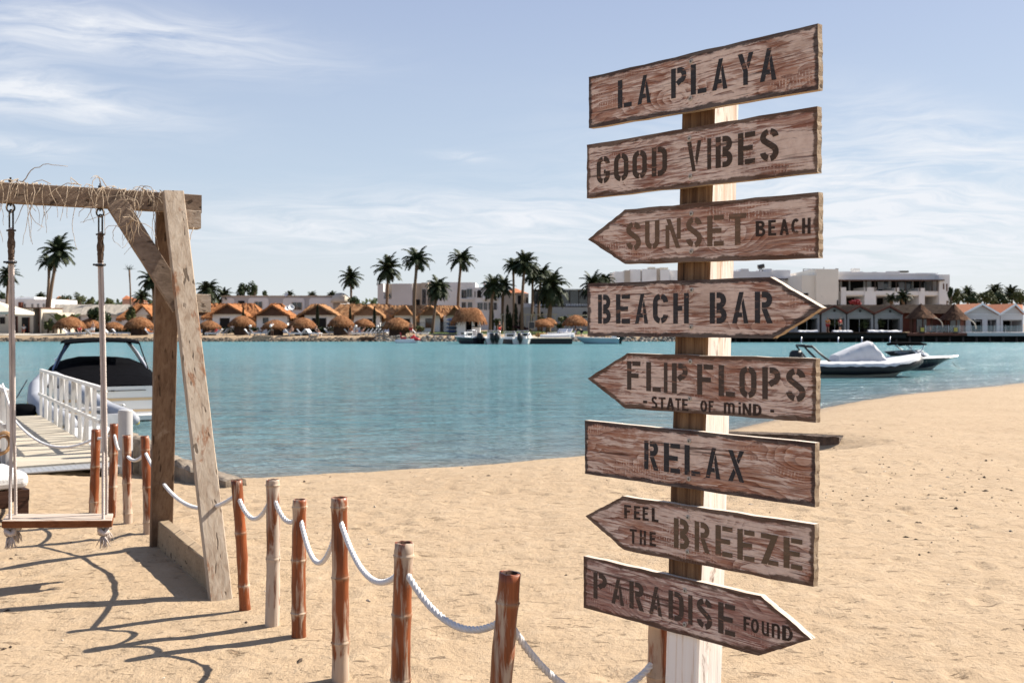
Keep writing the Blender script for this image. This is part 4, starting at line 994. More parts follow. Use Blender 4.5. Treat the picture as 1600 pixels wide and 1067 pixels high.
def rocks(x0, x1, n, mat_, zlo, zhi, size):
    mb = MB()
    for _ in range(n):
        px = rn.uniform(x0, x1); f_ = rn.random(); Y = 116.55+1.7*f_
        c_ = Vector((X_(px, Y), Y-.1, zlo+(zhi-zlo)*f_+rn.uniform(-.08, .05))); s_ = rn.uniform(*size)
        vs = []
        for i in range(3):
            r_ = (.75, 1., .5)[i]; z_ = (-.5, .05, .55)[i]
            for k in range(6):
                a = k*1.047+i*.4; q_ = r_*rn.uniform(.7, 1.15); vs.append(c_+Vector((math.cos(a)*q_*1.3, math.sin(a)*q_, z_*rn.uniform(.8, 1.1)))*s_)
        mb.add(vs, [(i*6+k, i*6+(k+1) % 6, i*6+6+(k+1) % 6, i*6+6+k) for i in range(2) for k in range(6)]+[tuple(range(12, 18))])
    return mb
tag(rocks(-140, 590, 1300, mat_rock, -.48, -.02, (.10, .26)).build('shore_rubble', mat_rock), kind='stuff')
tag(rocks(585, 1200, 700, mat_rock_g, -.48, .22, (.10, .28)).build('shore_riprap', mat_rock_g), kind='stuff')

# ---- palms
def crown_mb(seed, n=30, Rr=2.1, droop=.11, wind=.25, lw=.13, up=80, down=-25, dens=13, ll=.26):
    mb = MB(); rn = random.Random(seed)
    for k in range(n):
        az = k*2.399+rn.uniform(-.25, .25); e = R(up+(down-up)*((k+.5)/n)**.85+rn.uniform(-8, 8)); L = Rr*rn.uniform(.82, 1.12)
        d_ = Vector((math.cos(az)*math.cos(e), math.sin(az)*math.cos(e), math.sin(e))); p = Vector((0, 0, 0)); pts = [p]; dirs = [d_]
        for i in range(dens):
            d_ = (d_+Vector((wind*.06, wind*.02, -droop*(.35+1.4*i/dens)))).normalized(); p = p+d_*L/dens; pts.append(p); dirs.append(d_)
        mb.tube(pts[::3]+[pts[-1]], [.035*(1-.8*i/(len(pts[::3]))) for i in range(len(pts[::3])+1)], 3, cap=False)
        for i in range(2, dens+1):
            d_ = dirs[i]; sd_ = d_.cross(Vector((0, 0, 1)))
            sd_ = sd_.normalized() if sd_.length > .05 else Vector((1, 0, 0)); u_ = sd_.cross(d_)
            l_ = L*ll*(.45+.9*math.sin(math.pi*min(.98, (i/dens)**.7)))*rn.uniform(.8, 1.15)
            for s_ in (-1, 1):
                for q_ in (0, .5):
                    b0 = pts[i]-d_*(L/dens)*q_; tip = b0+(sd_*s_*.75+d_*.62-u_*rn.uniform(.0, .42)+Vector((wind*.25, 0, -.12))).normalized()*l_
                    w2 = d_*lw*.5
                    mb.add([b0-w2, b0+w2, tip], [(0, 1, 2)])
    return mb
PALM_COUNT = 0
CROWNS = {}
def palm(px, py, r, bx, by, Y, label, style='date', trunk_w=.17, wind=.25, group='palm trees on the far shore'):
    """crown centre px,py with radius r px; trunk foot px"""
    c = P(px, py, Y); foot = Vector((X_(bx, Y), Y, fz(Y)-.2))
    t_ = thing('palm_tree', label, 'palm tree', (foot.x, foot.y, fz(Y)), 0, group); o_ = Vector((foot.x, foot.y, fz(Y)))
    mb = MB(); mb.smooth = True; n = 12; pts = []; rad = []
    bend = random.Random(int(px)).uniform(-.03, .03)
    for i in range(n+1):
        f_ = i/n; p = foot.lerp(c, f_)-o_; p.x += bend*(c.z-foot.z)*math.sin(math.pi*f_)
        pts.append(p); rad.append(trunk_w*(1.35-.5*f_ if f_ < .15 else 1.22-.3*f_)*(1 if f_ < .86 else 1.25))
    mb.tube(pts, rad, 8); tr = mb.build('trunk', mat_trunk, t_)
    Rm = r*1.1*Y/F
    kw = dict(date=dict(n=34, droop=.10, up=82, down=-38), wash=dict(n=26, droop=.12, up=78, down=-10), fan=dict(n=44, droop=.14, up=85, down=-50), bare=dict(n=13, droop=.03, up=75, down=5, ll=.09, dens=7), low=dict(n=26, droop=.13, up=80, down=5))[style]
    key = (style, int(px) % 5, wind)
    if key not in CROWNS:
        me_ = crown_mb(hash(key[1])+len(style), Rr=1.0, lw=.085, wind=wind, **kw).build('crown', mat_palm, None); CROWNS[key] = me_.data; bpy.data.objects.remove(me_)
    co_ = bpy.data.objects.new('crown', CROWNS[key]); COL.objects.link(co_); co_.parent = t_; co_.location = pts[-1]; co_.scale = (Rm,)*3
    co_.rotation_euler = (0, 0, random.Random(int(px*3)).uniform(-.5, .5))
    if style in ('date', 'fan'):
        sk = MB(); rr = random.Random(int(px)+7)
        for k in range(16):
            a = rr.uniform(0, 6.28); q_ = pts[-1]+Vector((0, 0, -.05*Rm)); l_ = Rm*rr.uniform(.3, .55)
            tip = q_+Vector((math.cos(a)*l_*.6, math.sin(a)*l_*.6, -l_)); w_ = Vector((-math.sin(a), math.cos(a), 0))*.05*Rm
            sk.add([q_-w_, q_+w_, tip+w_*.6, tip-w_*.6], [(0, 1, 2, 3)])
        sk.build('dead_frond_skirt', mat_palm_y, t_)
    return t_
for a in [
 (13, 430, 19, 11, 482, 140, 'medium palm at the left edge behind the left swing rope', 'date'),
 (91, 393, 28, 74, 500, 132, 'tall leaning palm with dense wind-swept crown, taller of the pair at the left', 'date', .22),
 (77, 412, 20, 68, 490, 134, 'shorter palm of the leaning pair at the left, crown half hidden by its neighbour', 'low', .19),
 (202, 422, 9, 203, 494, 150, 'nearly bare palm pole with a small tuft of stubs on top', 'bare', .12),
 (238, 437, 24, 239, 508, 132, 'palm behind the diagonal brace of the swing', 'date', .16),
 (222, 466, 17, 224, 485, 145, 'low palm just left of the swing legs, above the orange roof', 'low', .2),
 (325, 456, 24, 328, 484, 150, 'squat bushy palm behind the low grey building, right of the swing leg', 'fan', .3),
 (350, 462, 15, 350, 484, 152, 'small drooping palm beside the squat bushy palm', 'date', .25),
 (548, 434, 20, 544, 478, 150, 'solitary palm with round crown above the thatched roofs', 'date', .17),
 (606, 420, 25, 601, 482, 146, 'palm in front of the left corner of the white apartment block', 'date', .19),
 (652, 407, 27, 648, 516, 128, 'tall palm with wide crown before the white apartment block', 'wash', .19),
 (684, 450, 23, 675, 518, 127, 'short curving palm among the straw roofs', 'fan', .17),
 (721, 407, 24, 716, 484, 140, 'tall slim palm in front of the windows of the white apartment block', 'wash', .19),
 (772, 446, 19, 766, 518, 127, 'leaning palm beside the thatched kiosk', 'date', .19),
 (767, 450, 18, 768, 500, 136, 'palm behind the kiosk with a bushy low crown', 'fan', .18),
 (787, 447, 19, 785, 500, 137, 'short palm left of the beige house', 'date', .17),
 (802, 417, 19, 803, 508, 130, 'slim palm with sparse crown, left of the close group by the restaurant', 'wash', .15),
 (820, 412, 24, 816, 512, 129, 'tallest palm of the close group by the restaurant', 'date', .18),
 (832, 428, 19, 829, 494, 138, 'palm with a short crown in the middle of the close group by the restaurant', 'date', .17),
 (846, 430, 22, 842, 497, 139, 'palm at the right of the close group, its crown swept sideways', 'wash', .17),
 (862, 448, 30, 856, 498, 132, 'broad bushy palm in front of the dark restaurant', 'fan', .28),
 (926, 444, 22, 926, 490, 140, 'palm just left of the BEACH BAR board', 'date', .2),
 (945, 440, 18, 945, 490, 152, 'palm partly behind the BEACH BAR board', 'low', .2),
 (1393, 468, 12, 1393, 482, 136, 'small palm left of the pair before the hotel balconies', 'low', .2),
 (1411, 465, 15, 1411, 482, 135, 'small palm with upright fronds before the hotel balconies', 'low', .2),
 (452, 462, 10, 452, 470, 170, 'far palm top showing over the long grey building beside the dish', 'low', .2),
 (488, 463, 10, 488, 470, 172, 'far palm top over the middle of the long grey building', 'low', .2),
 (519, 463, 11, 519, 470, 170, 'far palm top at the right end of the long grey building', 'low', .2),
 (64, 464, 10, 66, 482, 170, 'small palm beyond the white left building', 'low', .2),
 (1555, 455, 16, 1556, 480, 150, 'spiky palm above the white gables at right', 'fan', .2),
 (1580, 458, 15, 1580, 482, 150, 'spiky palm crown at the right edge above the white gables', 'date', .2),
 (1512, 458, 13, 1512, 482, 152, 'spiky palm among the trees right of the hotel', 'date', .2)]: palm(*a)

# ---- leafy trees and shrubs
def leaves(mb, c, rx, ry, rz, n, sz, rn, shell=.55, lob=7):
    c = Vector(c); lobes = []
    for _ in range(lob):
        a = rn.uniform(0, 6.28); e = rn.uniform(-.5, 1.3); q_ = rn.uniform(.35, .75)
        lobes.append((Vector((math.cos(a)*math.cos(e)*rx*q_, math.sin(a)*math.cos(e)*ry*q_, math.sin(e)*rz*q_)), rn.uniform(.32, .55)))
    for _ in range(n):
        l_, s_ = rn.choice(lobes); v_ = Vector((rn.gauss(0, 1), rn.gauss(0, 1), rn.gauss(0, 1))).normalized()*(shell+(1-shell)*rn.random())
        p = c+l_+Vector((v_.x*rx, v_.y*ry, v_.z*rz))*s_
        nrm = (v_+Vector((rn.uniform(-.7, .7), rn.uniform(-.7, .7), rn.uniform(-.3, .9)))).normalized(); a = nrm.orthogonal().normalized(); b_ = nrm.cross(a); q_ = sz*rn.uniform(.6, 1.3)
        th = rn.uniform(0, 6.28); a, b_ = a*math.cos(th)+b_*math.sin(th), b_*math.cos(th)-a*math.sin(th)
        mb.add([p-a*q_, p-b_*q_*.55, p+a*q_, p+b_*q_*.55], [(0, 1, 2, 3)])
def tree(px, ytop, wpx, ybot, Y, label, mat_=None, name='leafy_tree', n=900, cat='tree', group=None, sz=.16, trunk=True, seed=None):
    rx = wpx*Y/F/2; zt = Z_(ytop, Y); zb = Z_(ybot, Y) if ybot else fz(Y); rz = (zt-zb)/2
    t_ = thing(name, label, cat, (X_(px, Y), Y, fz(Y)), 0, group); rn = random.Random(seed or int(px*7+Y))
    mb = MB(); leaves(mb, (0, 0, (zt+zb)/2-fz(Y)), rx, rx*.9, rz, n, sz, rn); mb.build('crown', mat_ or mat_leaf, t_)
    if trunk:
        k = MB(); k.smooth = True; top = (zt+zb)/2-fz(Y); k.tube([(0, 0, -.3), (.05*rx, 0, top*.5), (0, 0, top)], [.16, .12, .06], 7)
        for q_ in range(4): a = rn.uniform(0, 6.28); k.tube([(0, 0, top*.6), (math.cos(a)*rx*.35, math.sin(a)*rx*.3, top+rz*.2), (math.cos(a)*rx*.6, math.sin(a)*rx*.5, top+rz*.5)], [.08, .05, .02], 5)
        k.build('trunk', mat_bark, t_)
    return t_
tree(380, 442, 24, 470, 152, 'dark rounded tree, left crown of the clump above the long grey building', n=900)
tree(396, 438, 25, 470, 153, 'dark rounded tree, right crown of the clump above the long grey building', n=900, seed=3)
tree(413, 454, 13, 466, 154, 'small dark shrub top beside the rounded clump above the grey building', n=300)
tree(552, 463, 24, 480, 147, 'dark spreading shrub at the foot of the solitary palm', n=500, name='shrub', cat='shrub')
tree(146, 478, 30, 512, 126, 'dark many-stemmed tree behind the second thatched umbrella', n=1000, group='dark trees behind the umbrellas')
tree(165, 486, 20, 512, 128, 'dark bushy tree seen beside the right swing rope', n=500, group='dark trees behind the umbrellas')
for px, yt, w_, lab in ((101, 459, 28, 'green treetop beyond the grey tiled roof at left'), (124, 456, 26, 'middle green treetop beyond the grey tiled roof'), (142, 462, 16, 'low green treetop beyond the grey tiled roof, near the swing rope'), (170, 463, 16, 'green treetop right of the swing rope over the tiled roof'), (250, 468, 20, 'low treetop behind the swing legs'), (3, 452, 14, 'dark treetop at the left picture edge')):
    tree(px, yt, w_, 480, 175, lab, n=420, group='treetops beyond the roofs', mat_=mat_leaf if px % 2 else mat_leaf2)
tree(203, 472, 26, 512, 130, 'yellowish old palm bush hung with dry leaves beside the orange roof', mat_leaf2, 'bush', 800, 'bush')
tree(75, 494, 18, 519, 127, 'flowering shrub against the cream wall', mat_leaf2, 'shrub', 420, 'shrub')
tree(83, 502, 14, 519, 126.5, 'second shrub against the cream wall, lower and rounder', mat_leaf2, 'shrub', 300, 'shrub')
tree(657, 508, 16, 521, 123, 'round green bush right of the umbrella with the pedal boat below', mat_leaf2, 'bush', 300, 'bush')
tree(876, 502, 12, 516, 126, 'round green shrub between the two right umbrellas', mat_leaf, 'shrub', 260, 'shrub')
tree(811, 508, 26, 516, 130, 'dark red bedding shrub on the lawn', simple('red_foliage', (.06, .012, .014), .8, .4, 8), 'shrub', 300, 'shrub', trunk=False)
tree(880, 492, 22, 508, 136, 'leafy shrub behind the pergola', mat_leaf2, 'shrub', 300, 'shrub')
tree(776, 496, 14, 514, 133, 'flowering shrub between the kiosk and the pergola', mat_leaf2, 'shrub', 300, 'shrub')
tree(798, 497, 16, 514, 134, 'shrub below the beige house', mat_leaf2, 'shrub', 260, 'shrub')
tree(846, 494, 20, 510, 136, 'shrub under the pergola beams', mat_leaf2, 'shrub', 300, 'shrub')
for i, (px, yt, w_, yb, Y, lab) in enumerate(((1497, 450, 26, 482, 140, 'tree touching the right end of the white hotel'), (1520, 458, 30, 482, 139, 'rounded tree right of the hotel, left of the white gable'), (1541, 452, 32, 482, 141, 'tree behind the peak of the white gable'), (1566, 455, 34, 484, 142, 'tree between the two white gables'), (1592, 452, 34, 486, 141, 'dark tree at the right edge behind the last gable'), (1486, 446, 9, 470, 139, 'thin upright tree at the hotel corner'), (1618, 452, 36, 488, 141, 'dark tree running out of the right edge'))):
    tree(px, yt, w_, yb, Y, lab, mat_leaf if i % 2 else mat_leaf2, n=1000, group='trees right of the hotel', sz=.17)
for (px, yt, w_, lab) in ((1292, 487, 16, 'leafy plant by the left boathouse front'), (1371, 496, 26, 'green plant before the right boathouse'), (1302, 498, 22, 'plants inside the first boathouse opening'), (1352, 499, 26, 'plants inside the middle boathouse opening'), (1240, 490, 26, 'dark bush beneath the arrow tip of BEACH BAR')):
    tree(px, yt, w_, 518, 117.6, lab, mat_leaf2 if px > 1300 else mat_leaf, 'potted_plant', 260, 'plant', sz=.12, trunk=False)
tree(1337, 466, 24, 482, 139, 'pink flowering bougainvillea before the hotel ground floor', mat_boug, 'bougainvillea', 420, 'shrub', trunk=False)
def banana(px, ytop, Y, label):
    t_ = thing('banana_plant', label, 'plant', (X_(px, Y), Y, fz(Y)), 0, 'banana plants'); rn = random.Random(int(px)); hh_ = Z_(ytop, Y)-fz(Y); mb = MB()
    for k in range(9):
        a = rn.uniform(0, 6.28); d_ = Vector((math.cos(a)*.35, math.sin(a)*.35, 1)).normalized(); p = Vector((0, 0, hh_*.25)); w_ = Vector((-math.sin(a), math.cos(a), .2)); A_, B_ = [], []
        for i in range(8): q_ = .30*math.sin(math.pi*(i+.4)/8); A_.append(p-w_*q_); B_.append(p+w_*q_); p = p+d_*hh_*.10*rn.uniform(.8, 1.2); d_ = (d_+Vector((math.cos(a)*.12, math.sin(a)*.12, -.07))).normalized()
        mb.strip(A_, B_)
    mb.build('leaves', mat_banana, t_); k = MB(); k.tube([(0, 0, -.2), (0, 0, hh_*.5)], [.14, .08], 7); k.build('stem', mat_leaf2, t_)
banana(95, 481, 127, 'banana plant left of the first umbrella'); banana(108, 480, 127.5, 'banana plant behind the first umbrella, leaning right')
def cypress(px, yt, wpx, yb, Y, label):
    t_ = thing('cypress', label, 'cypress', (X_(px, Y), Y, fz(Y)), 0, 'slim cypresses on the far shore'); zt = Z_(yt, Y)-fz(Y); rx = wpx*Y/F/2; rn = random.Random(int(px)); mb = MB()
    for _ in range(420):
        f_ = rn.random(); a = rn.uniform(0, 6.28); r_ = rx*(math.sin(math.pi*min(1, .12+f_*.88))**.55)*rn.uniform(.6, 1.1); p = Vector((math.cos(a)*r_, math.sin(a)*r_, .2+f_*(zt-.2))); u_ = Vector((math.cos(a)*.3, math.sin(a)*.3, 1)).normalized()*.22; w_ = Vector((-math.sin(a), math.cos(a), 0))*.09
        mb.add([p-w_, p+w_, p+u_], [(0, 1, 2)])
    mb.build('foliage', mat_cyp, t_); k = MB(); k.tube([(0, 0, -.2), (0, 0, zt*.85)], [.07, .02], 6); k.build('trunk', mat_bark, t_)
for a in ((380, 480, 3.2, 492, 127, 'thin dark cypress by the first orange gable'), (496, 479, 5, 516, 127, 'dark cypress in front of the third orange gable'), (547, 481, 3.6, 515, 127, 'cypress left of the straw gable'), (585, 481, 4.6, 516, 126, 'cypress at the right corner of the straw gable'), (769, 481, 6, 514, 129, 'cypress in front of the white apartment block, beside the kiosk'), (793, 478, 6, 511, 131, 'cypress left of the pergola posts'), (797, 490, 4, 511, 132, 'short cypress next to the pergola posts'), (801, 492, 4, 511, 131.5, 'slim low cypress under the group of palms'), (806, 476, 7, 513, 130, 'cypress under the group of palms'), (814, 488, 6, 512, 130.4, 'cypress at the right of the group under the palms')): cypress(*a)
rn = random.Random(31); mb = MB()
for px0, px1, yt in ((344, 405, 512), (466, 526, 511), (563, 640, 510), (118, 215, 511)):
    for _ in range(int((px1-px0)*22)):
        px = rn.uniform(px0, px1); Y = 128.3+rn.uniform(-.4, .4); z_ = fz(128)+rn.random()*(Z_(yt, 128)-fz(128)); p = Vector((X_(px, Y), Y-.2*rn.random(), z_)); a = Vector((rn.uniform(-1, 1), rn.uniform(-.6, .6), rn.uniform(-.6, .6))).normalized()*.13; b_ = Vector((0, .2, 1)).cross(a).normalized()*.09
        mb.add([p-a, p-b_, p+a, p+b_], [(0, 1, 2, 3)])
tag(mb.build('clipped_hedge', mat_leaf), kind='stuff')
mb = MB()
for _ in range(3600):
    px = rn.uniform(-200, 640) if rn.random() < .7 else rn.uniform(930, 1260); Y = rn.uniform(205, 225); top = Z_(470+6*mn.noise(Vector((px*.04, 0, 0)))-4*mn.noise(Vector((px*.13, 3, 0))), 210)
    p = Vector((X_(px, Y), Y, .5+rn.random()**.6*(top-.5))); a = Vector((rn.uniform(-1, 1), rn.uniform(-.4, .4), rn.uniform(-1, 1))).normalized()*.6; b_ = a.orthogonal().normalized()*.4
    mb.add([p-a, p-b_, p+a, p+b_], [(0, 1, 2, 3)])
tag(mb.build('distant_trees', mat_leaf), kind='stuff')

# ================================================================== BUILDINGS
def bpart(name, mat_, parent, boxes): return part(name, mat_, parent, boxes)
# white apartment block behind the straw roofs
Y = 150
ap = base_thing('apartment_block', 'white modern apartment block with arched windows behind the tall palms', 'building', 680, Y)
part('wall', mat_wall_g2, ap, [(590, 599, 443, None, Y, 14), (612, 644, 443.2, None, Y, 14), (599, 612, 467, None, Y+.01, 14)])
part('wall', mat_wall_w, ap, [(679, 719, 441, None, Y-.5, 14), (719.1, 743, 441.3, None, Y-2, 12), (743.1, 783, 449, None, Y-3, 12)])
part('wall', mat_wall_b, ap, [(644.1, 658, 442.6, None, Y+.6, 12), (658.1, 668.5, 441.6, None, Y-.4, 12), (668.6, 678.9, 440.6, None, Y+1.5, 12), (599.1, 611.9, 443.5, 466.9, Y+2.4, 9)])
part('parapet', mat_wall_w, ap, [(755, 758, 443, 449, Y-2.4, 6), (758.1, 782, 445.5, 449, Y-2.2, 6)])
part('roof_tiles', mat_tile_o, ap, [(757, 783, 444, 445.4, Y-2.6, 6)])
windows(ap, [(604, 610, 459, 464)], Y+2.4)
windows(ap, [(659.5, 665.5, 452, 476)], Y-.4, mat_void)
windows(ap, [(644.5, 656, 468, 478)], Y+.6, mat_void, False)
windows(ap, [(721.5, 728, 472.5, 481), (731, 737.5, 472.5, 481.5)], Y-2)
windows(ap, [(721, 729, 453, 466), (729.5, 737.5, 451.5, 464)], Y-2)
windows(ap, [(746, 754, 473, 483.5), (756, 761, 473, 484), (763.5, 768, 473, 484), (771.5, 776, 473, 484), (756.5, 761, 456, 463), (764, 768, 455, 463), (772, 777, 456, 464)], Y-3)
def arch_mb(x0, x1, y0, y1, Y, d=.08):
    n = 8; xm = (x0+x1)/2; rx = (x1-x0)/2; ys = y0+rx
    pts = [P(x0, y1, Y), P(x1, y1, Y)]+[P(xm+rx*math.cos(math.pi*i/n), ys-rx*math.sin(math.pi*i/n), Y) for i in range(n+1)]
    mb = MB(); mb.prism(pts, (0, d, 0)); return mb
for q_ in ((690, 698, 452, 464, Y-.56), (741.5-0, 742.9, 455, 464, Y-2.06), (745.5, 752, 453, 465, Y-3.06)): put(arch_mb(*q_), 'arched_window', mat_void, ap)
part('balcony_rail', mat_wall_w, ap, [(720, 739, 466.6, 468.4, Y-2.4, .35)]); part('balcony_rail', mat_wall_w, ap, [(755, 779, 465, 468, Y-3.4, .35)])
# beige house
Y = 147
bh = base_thing('beige_house', 'small beige house with shallow tiled hip roof between the palms', 'house', 803, Y)
part('wall', mat_wall_b, bh, [(784, 816, 457.5, None, Y, 9), (816.1, 826, 459, None, Y+1.5, 7)])
mb = MB(); a_, b_, c_, d_ = P(783, 457.3, Y-.4), P(817, 457.3, Y-.4), P(827, 459, Y+7), P(784, 457.3, Y+8); ap_ = P(806, 450.5, Y+4)
mb.add([a_, b_, c_, d_, ap_], [(0, 1, 4), (1, 2, 4), (2, 3, 4), (3, 0, 4), (3, 2, 1, 0)]); put(mb, 'roof', mat_tile_o, bh)
windows(bh, [(809.5, 815.5, 462, 475)], Y, mat_void, True, mat_fr_dk); windows(bh, [(822, 824.6, 465, 473)], Y+1.5, mat_void, False)
part('balcony', mat_wall_w, bh, [(818, 836, 474, 481, Y-2.5, 3.8)])
# restaurant
Y = 141
rs_ = base_thing('restaurant', 'dark glazed restaurant on a grey terrace with arches, left of the BEACH BAR board', 'building', 880, Y)
part('terrace_wall', mat_wall_g, rs_, [(818, 990, 480, None, Y, 10)])
part('roof', mat_wall_w, rs_, [(846, 990, 451.6, 453.4, Y+.2, 9)])
part('roof', mat_brown, rs_, [(833, 846, 452.2, 454, Y+.3, 9)])
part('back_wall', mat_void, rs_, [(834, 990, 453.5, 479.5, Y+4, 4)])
mb = MB()
for x in (834, 848, 862, 876, 890, 904, 918, 932, 946): fb(mb, x, x+.7, 453.5, 479, Y+1.2, .1)
put(mb, 'mullion', mat_fr_dk, rs_)
for x in (835, 848.7, 862.7, 876.7, 890.7, 904.7): part('glass_panel', mat_glass, rs_, [(x+.2, x+12.8, 454, 478, Y+1.3, .05)])
part('balustrade', mat_fr_dk, rs_, [(836, 990, 478.4, 480, Y+.1, .15)])
for i in range(9): part('seat_back', mat_towel, rs_, [(884+i*4.1, 887.4+i*4.1, 474.6, 478.2, Y+.8, .5)])
for i in range(3): part('seat_back', mat_towel, rs_, [(836+i*7, 840+i*7, 475.5, 478.2, Y+.8, .5)])
for q_ in ((831, 836, 487, 494), (845, 849, 487, 494), (910, 918, 486, 496), (925, 932, 487, 496)): put(arch_mb(*q_, Y-.06), 'arch', mat_void, rs_)
# pergolas
def pergola(x0, x1, yt, yb, xs, Y, label):
    t_ = base_thing('pergola', label, 'pergola', (x0+x1)/2, Y)
    for dy in (0, 3.2):
        for x in xs: part('post', mat_wall_c, t_, [(x, x+1.6, yt+1.3, None, Y+dy, .16)])
        part('beam', mat_wall_c, t_, [(x0-.6, x1+.6, yt, yt+1.25, Y+dy-.03, .22)])
    mb = MB()
    for i in range(int((x1-x0)/5)+1): mb.bb(X_(x0+i*5, Y), X_(x0+i*5+.8, Y), Y-.25, Y+3.6, Z_(yt, Y)+.01, Z_(yt, Y)+.10)
    put(mb, 'rafter', mat_wall_c, t_)
pergola(782, 801, 491, 508, (782.5, 787.8, 798.6), 136, 'left cream pergola beside the cypresses')
pergola(819, 870, 491, 507, (820, 829.6, 834.6, 866.6), 135, 'long cream pergola behind the left of the two right umbrellas')
pergola(888, 921, 492.4, 507, (888.5, 906, 918), 135.5, 'cream pergola behind the umbrella next to the BEACH BAR board')
# long grey building
Y = 151
lg = base_thing('long_grey_building', 'long low grey building with rounded panels behind the orange gables', 'building', 440, Y)
part('wall', mat_wall_g, lg, [(346, 531, 463, None, Y, 10)])
part('parapet', mat_wall_b, lg, [(345.4, 531.6, 461.8, 462.9, Y-.2, 10.4)])
for (x0, x1) in ((347, 366), (388, 420), (442.5, 476), (483, 521)):
    n = 5; r_ = 4.5; pts = [P(x0, 492, Y), P(x1, 492, Y), P(x1, 465.5+r_, Y)]+[P(x1-r_+r_*math.cos(R(18*i)), 465.5+r_-r_*math.sin(R(18*i)), Y) for i in range(1, n+1)]+[P(x0+r_-r_*math.sin(R(18*i)), 465.5+r_-r_*math.cos(R(18*i)), Y) for i in range(0, n+1)]
    mb = MB(); mb.prism([p+Vector((0, -.12, 0)) for p in pts], (0, .115, 0)); put(mb, 'panel', mat_wall_g2, lg)
windows(lg, [(397.5, 409.5, 471.5, 482), (456, 471.5, 472.5, 484)], Y-.12, mat_glass, True, mat_wall_c)
part('shop_front', mat_void, lg, [(372, 382, 470, 478, Y-.05, .1)])
mb = MB(); mb.smooth = True
c_ = P(532, 473, Y-1); mb.lathe([(1.5*math.cos(R(a)), 1.5*math.sin(R(a))) for a in range(0, 91, 15)], 16, c_); put(mb, 'dome', mat_wall_c, lg)
mb = MB(); fb(mb, 530.5, 538.5, 463, 474, Y-2.2, 2); put(mb, 'cream_turret', mat_wall_c, lg)
def dish(px, py, r, Y, label, tilt=(-.5, -.75, .45)):
    ax = Vector(tilt).normalized(); c_ = P(px, py, Y); rr = r*Y/F; mb = MB(); mb.smooth = True
    mb.lathe([(.03*rr, .0), (.5*rr, .07*rr), (.85*rr, .2*rr), (rr, .3*rr), (rr*1.01, .27*rr), (.85*rr, .15*rr), (.5*rr, .02*rr), (.03*rr, -.06*rr)], 18, c_, axis=ax)
    t_ = thing('satellite_dish', label, 'satellite dish', c_-Vector((0, 0, 0))); mb.build('reflector', mat_plastic, t_, origin=c_)
    k = MB(); k.tube([ax*.1*rr, ax*.75*rr+Vector((0, 0, -.1*rr))], .03, 5); k.tube([Vector((0, 0, 0)), Vector((.0, .15, -rr*1.15))], .05, 6); k.build('mount', mat_metal, t_)
dish(448, 460.5, 3.4, 150.5, 'white satellite dish on the roof of the long grey building'); dish(448.5, 482, 3.9, 131.4, 'left of two white satellite dishes on the second orange roof', (.45, -.8, .4)); dish(454.8, 480.5, 4.8, 131.2, 'right and larger of two satellite dishes on the second orange roof', (.45, -.8, .4))
# left side
Y = 160
wb = base_thing('white_building', 'white flat-roofed building with a row of small windows at the far left', 'building', 48, Y)
part('wall', mat_wall_w, wb, [(-30, 78, 467.5, None, Y, 10), (24, 54, 464, 467.4, Y+1, 6)])
windows(wb, [(37.5, 40, 475, 480), (49, 51.5, 475, 480), (58, 60.5, 475, 480), (67, 69.5, 475, 480)], Y)
part('chimney', mat_rust, wb, [(28.5, 33.5, 472, 482, Y-.6, .7)])
Y = 128
cb_ = base_thing('cream_building', 'cream beach building with dark doorways at the left edge', 'building', 42, Y)
part('wall', mat_wall_c, cb_, [(-40, 20, 493, None, Y, 6), (20.1, 52, 481.6, None, Y-.3, 6), (62.2, 64.5, 480.6, None, Y-.3, 6), (64.6, 90, 488.5, None, Y+.2, 5)])
part('roof', mat_brown, cb_, [(19.5, 64.8, 480.2, 481.5, Y-.5, 6.4)])
part('door', mat_void, cb_, [(34, 44.5, 496, None, Y-.36, .1)]); part('door', mat_void, cb_, [(21, 26, 494, None, Y-.36, .1)]); part('passage', mat_void, cb_, [(52.1, 62.1, 481.6, None, Y+2.2, .2)])
part('jamb', mat_rust, cb_, [(44.6, 45.8, 495.5, None, Y-.40, .12)]); part('jamb', mat_rust, cb_, [(26.1, 27.2, 494, None, Y-.40, .12)]); part('jamb', mat_rust, cb_, [(61, 62.1, 481.8, None, Y-.34, .3)])
windows(cb_, [(0, 7, 496, 505.5)], Y, mat_void, True, mat_fr_dk)
t_ = base_thing('square_parasol', 'large cream canvas parasol in front of the cream building', 'parasol', -6, 122)
mb = MB(); Yc = 122; e0, e1 = X_(-52, Yc), X_(38, Yc); zt, ze, zl = Z_(470, Yc), Z_(487.4, Yc), Z_(491.6, Yc); cx_ = (e0+e1)/2
q4 = [Vector((e0, Yc-2.6, ze)), Vector((e1, Yc-2.6, ze)), Vector((e1, Yc+2.6, ze)), Vector((e0, Yc+2.6, ze))]; q5 = [v_-Vector((0, 0, ze-zl)) for v_ in q4]
mb.add(q4+q5+[Vector((cx_, Yc, zt))], [(0, 1, 8), (1, 2, 8), (2, 3, 8), (3, 0, 8), (0, 4, 5, 1), (1, 5, 6, 2), (2, 6, 7, 3), (3, 7, 4, 0)]); put(mb, 'canopy', simple('cream_canvas', (.60, .53, .43), .85, .05, 1), t_)
mb = MB(); mb.tube([Vector((cx_, Yc, fz(Yc)-.2)), Vector((cx_, Yc, zt-.1))], .06, 8); put(mb, 'pole', mat_white, t_)
Y = 144
lt = base_thing('tiled_roof_building', 'long low building with pale grey tiled roof behind the left umbrellas', 'building', 140, Y)
part('wall', mat_wall_g2, lt, [(85, 205, 491.2, None, Y+.6, 7)])
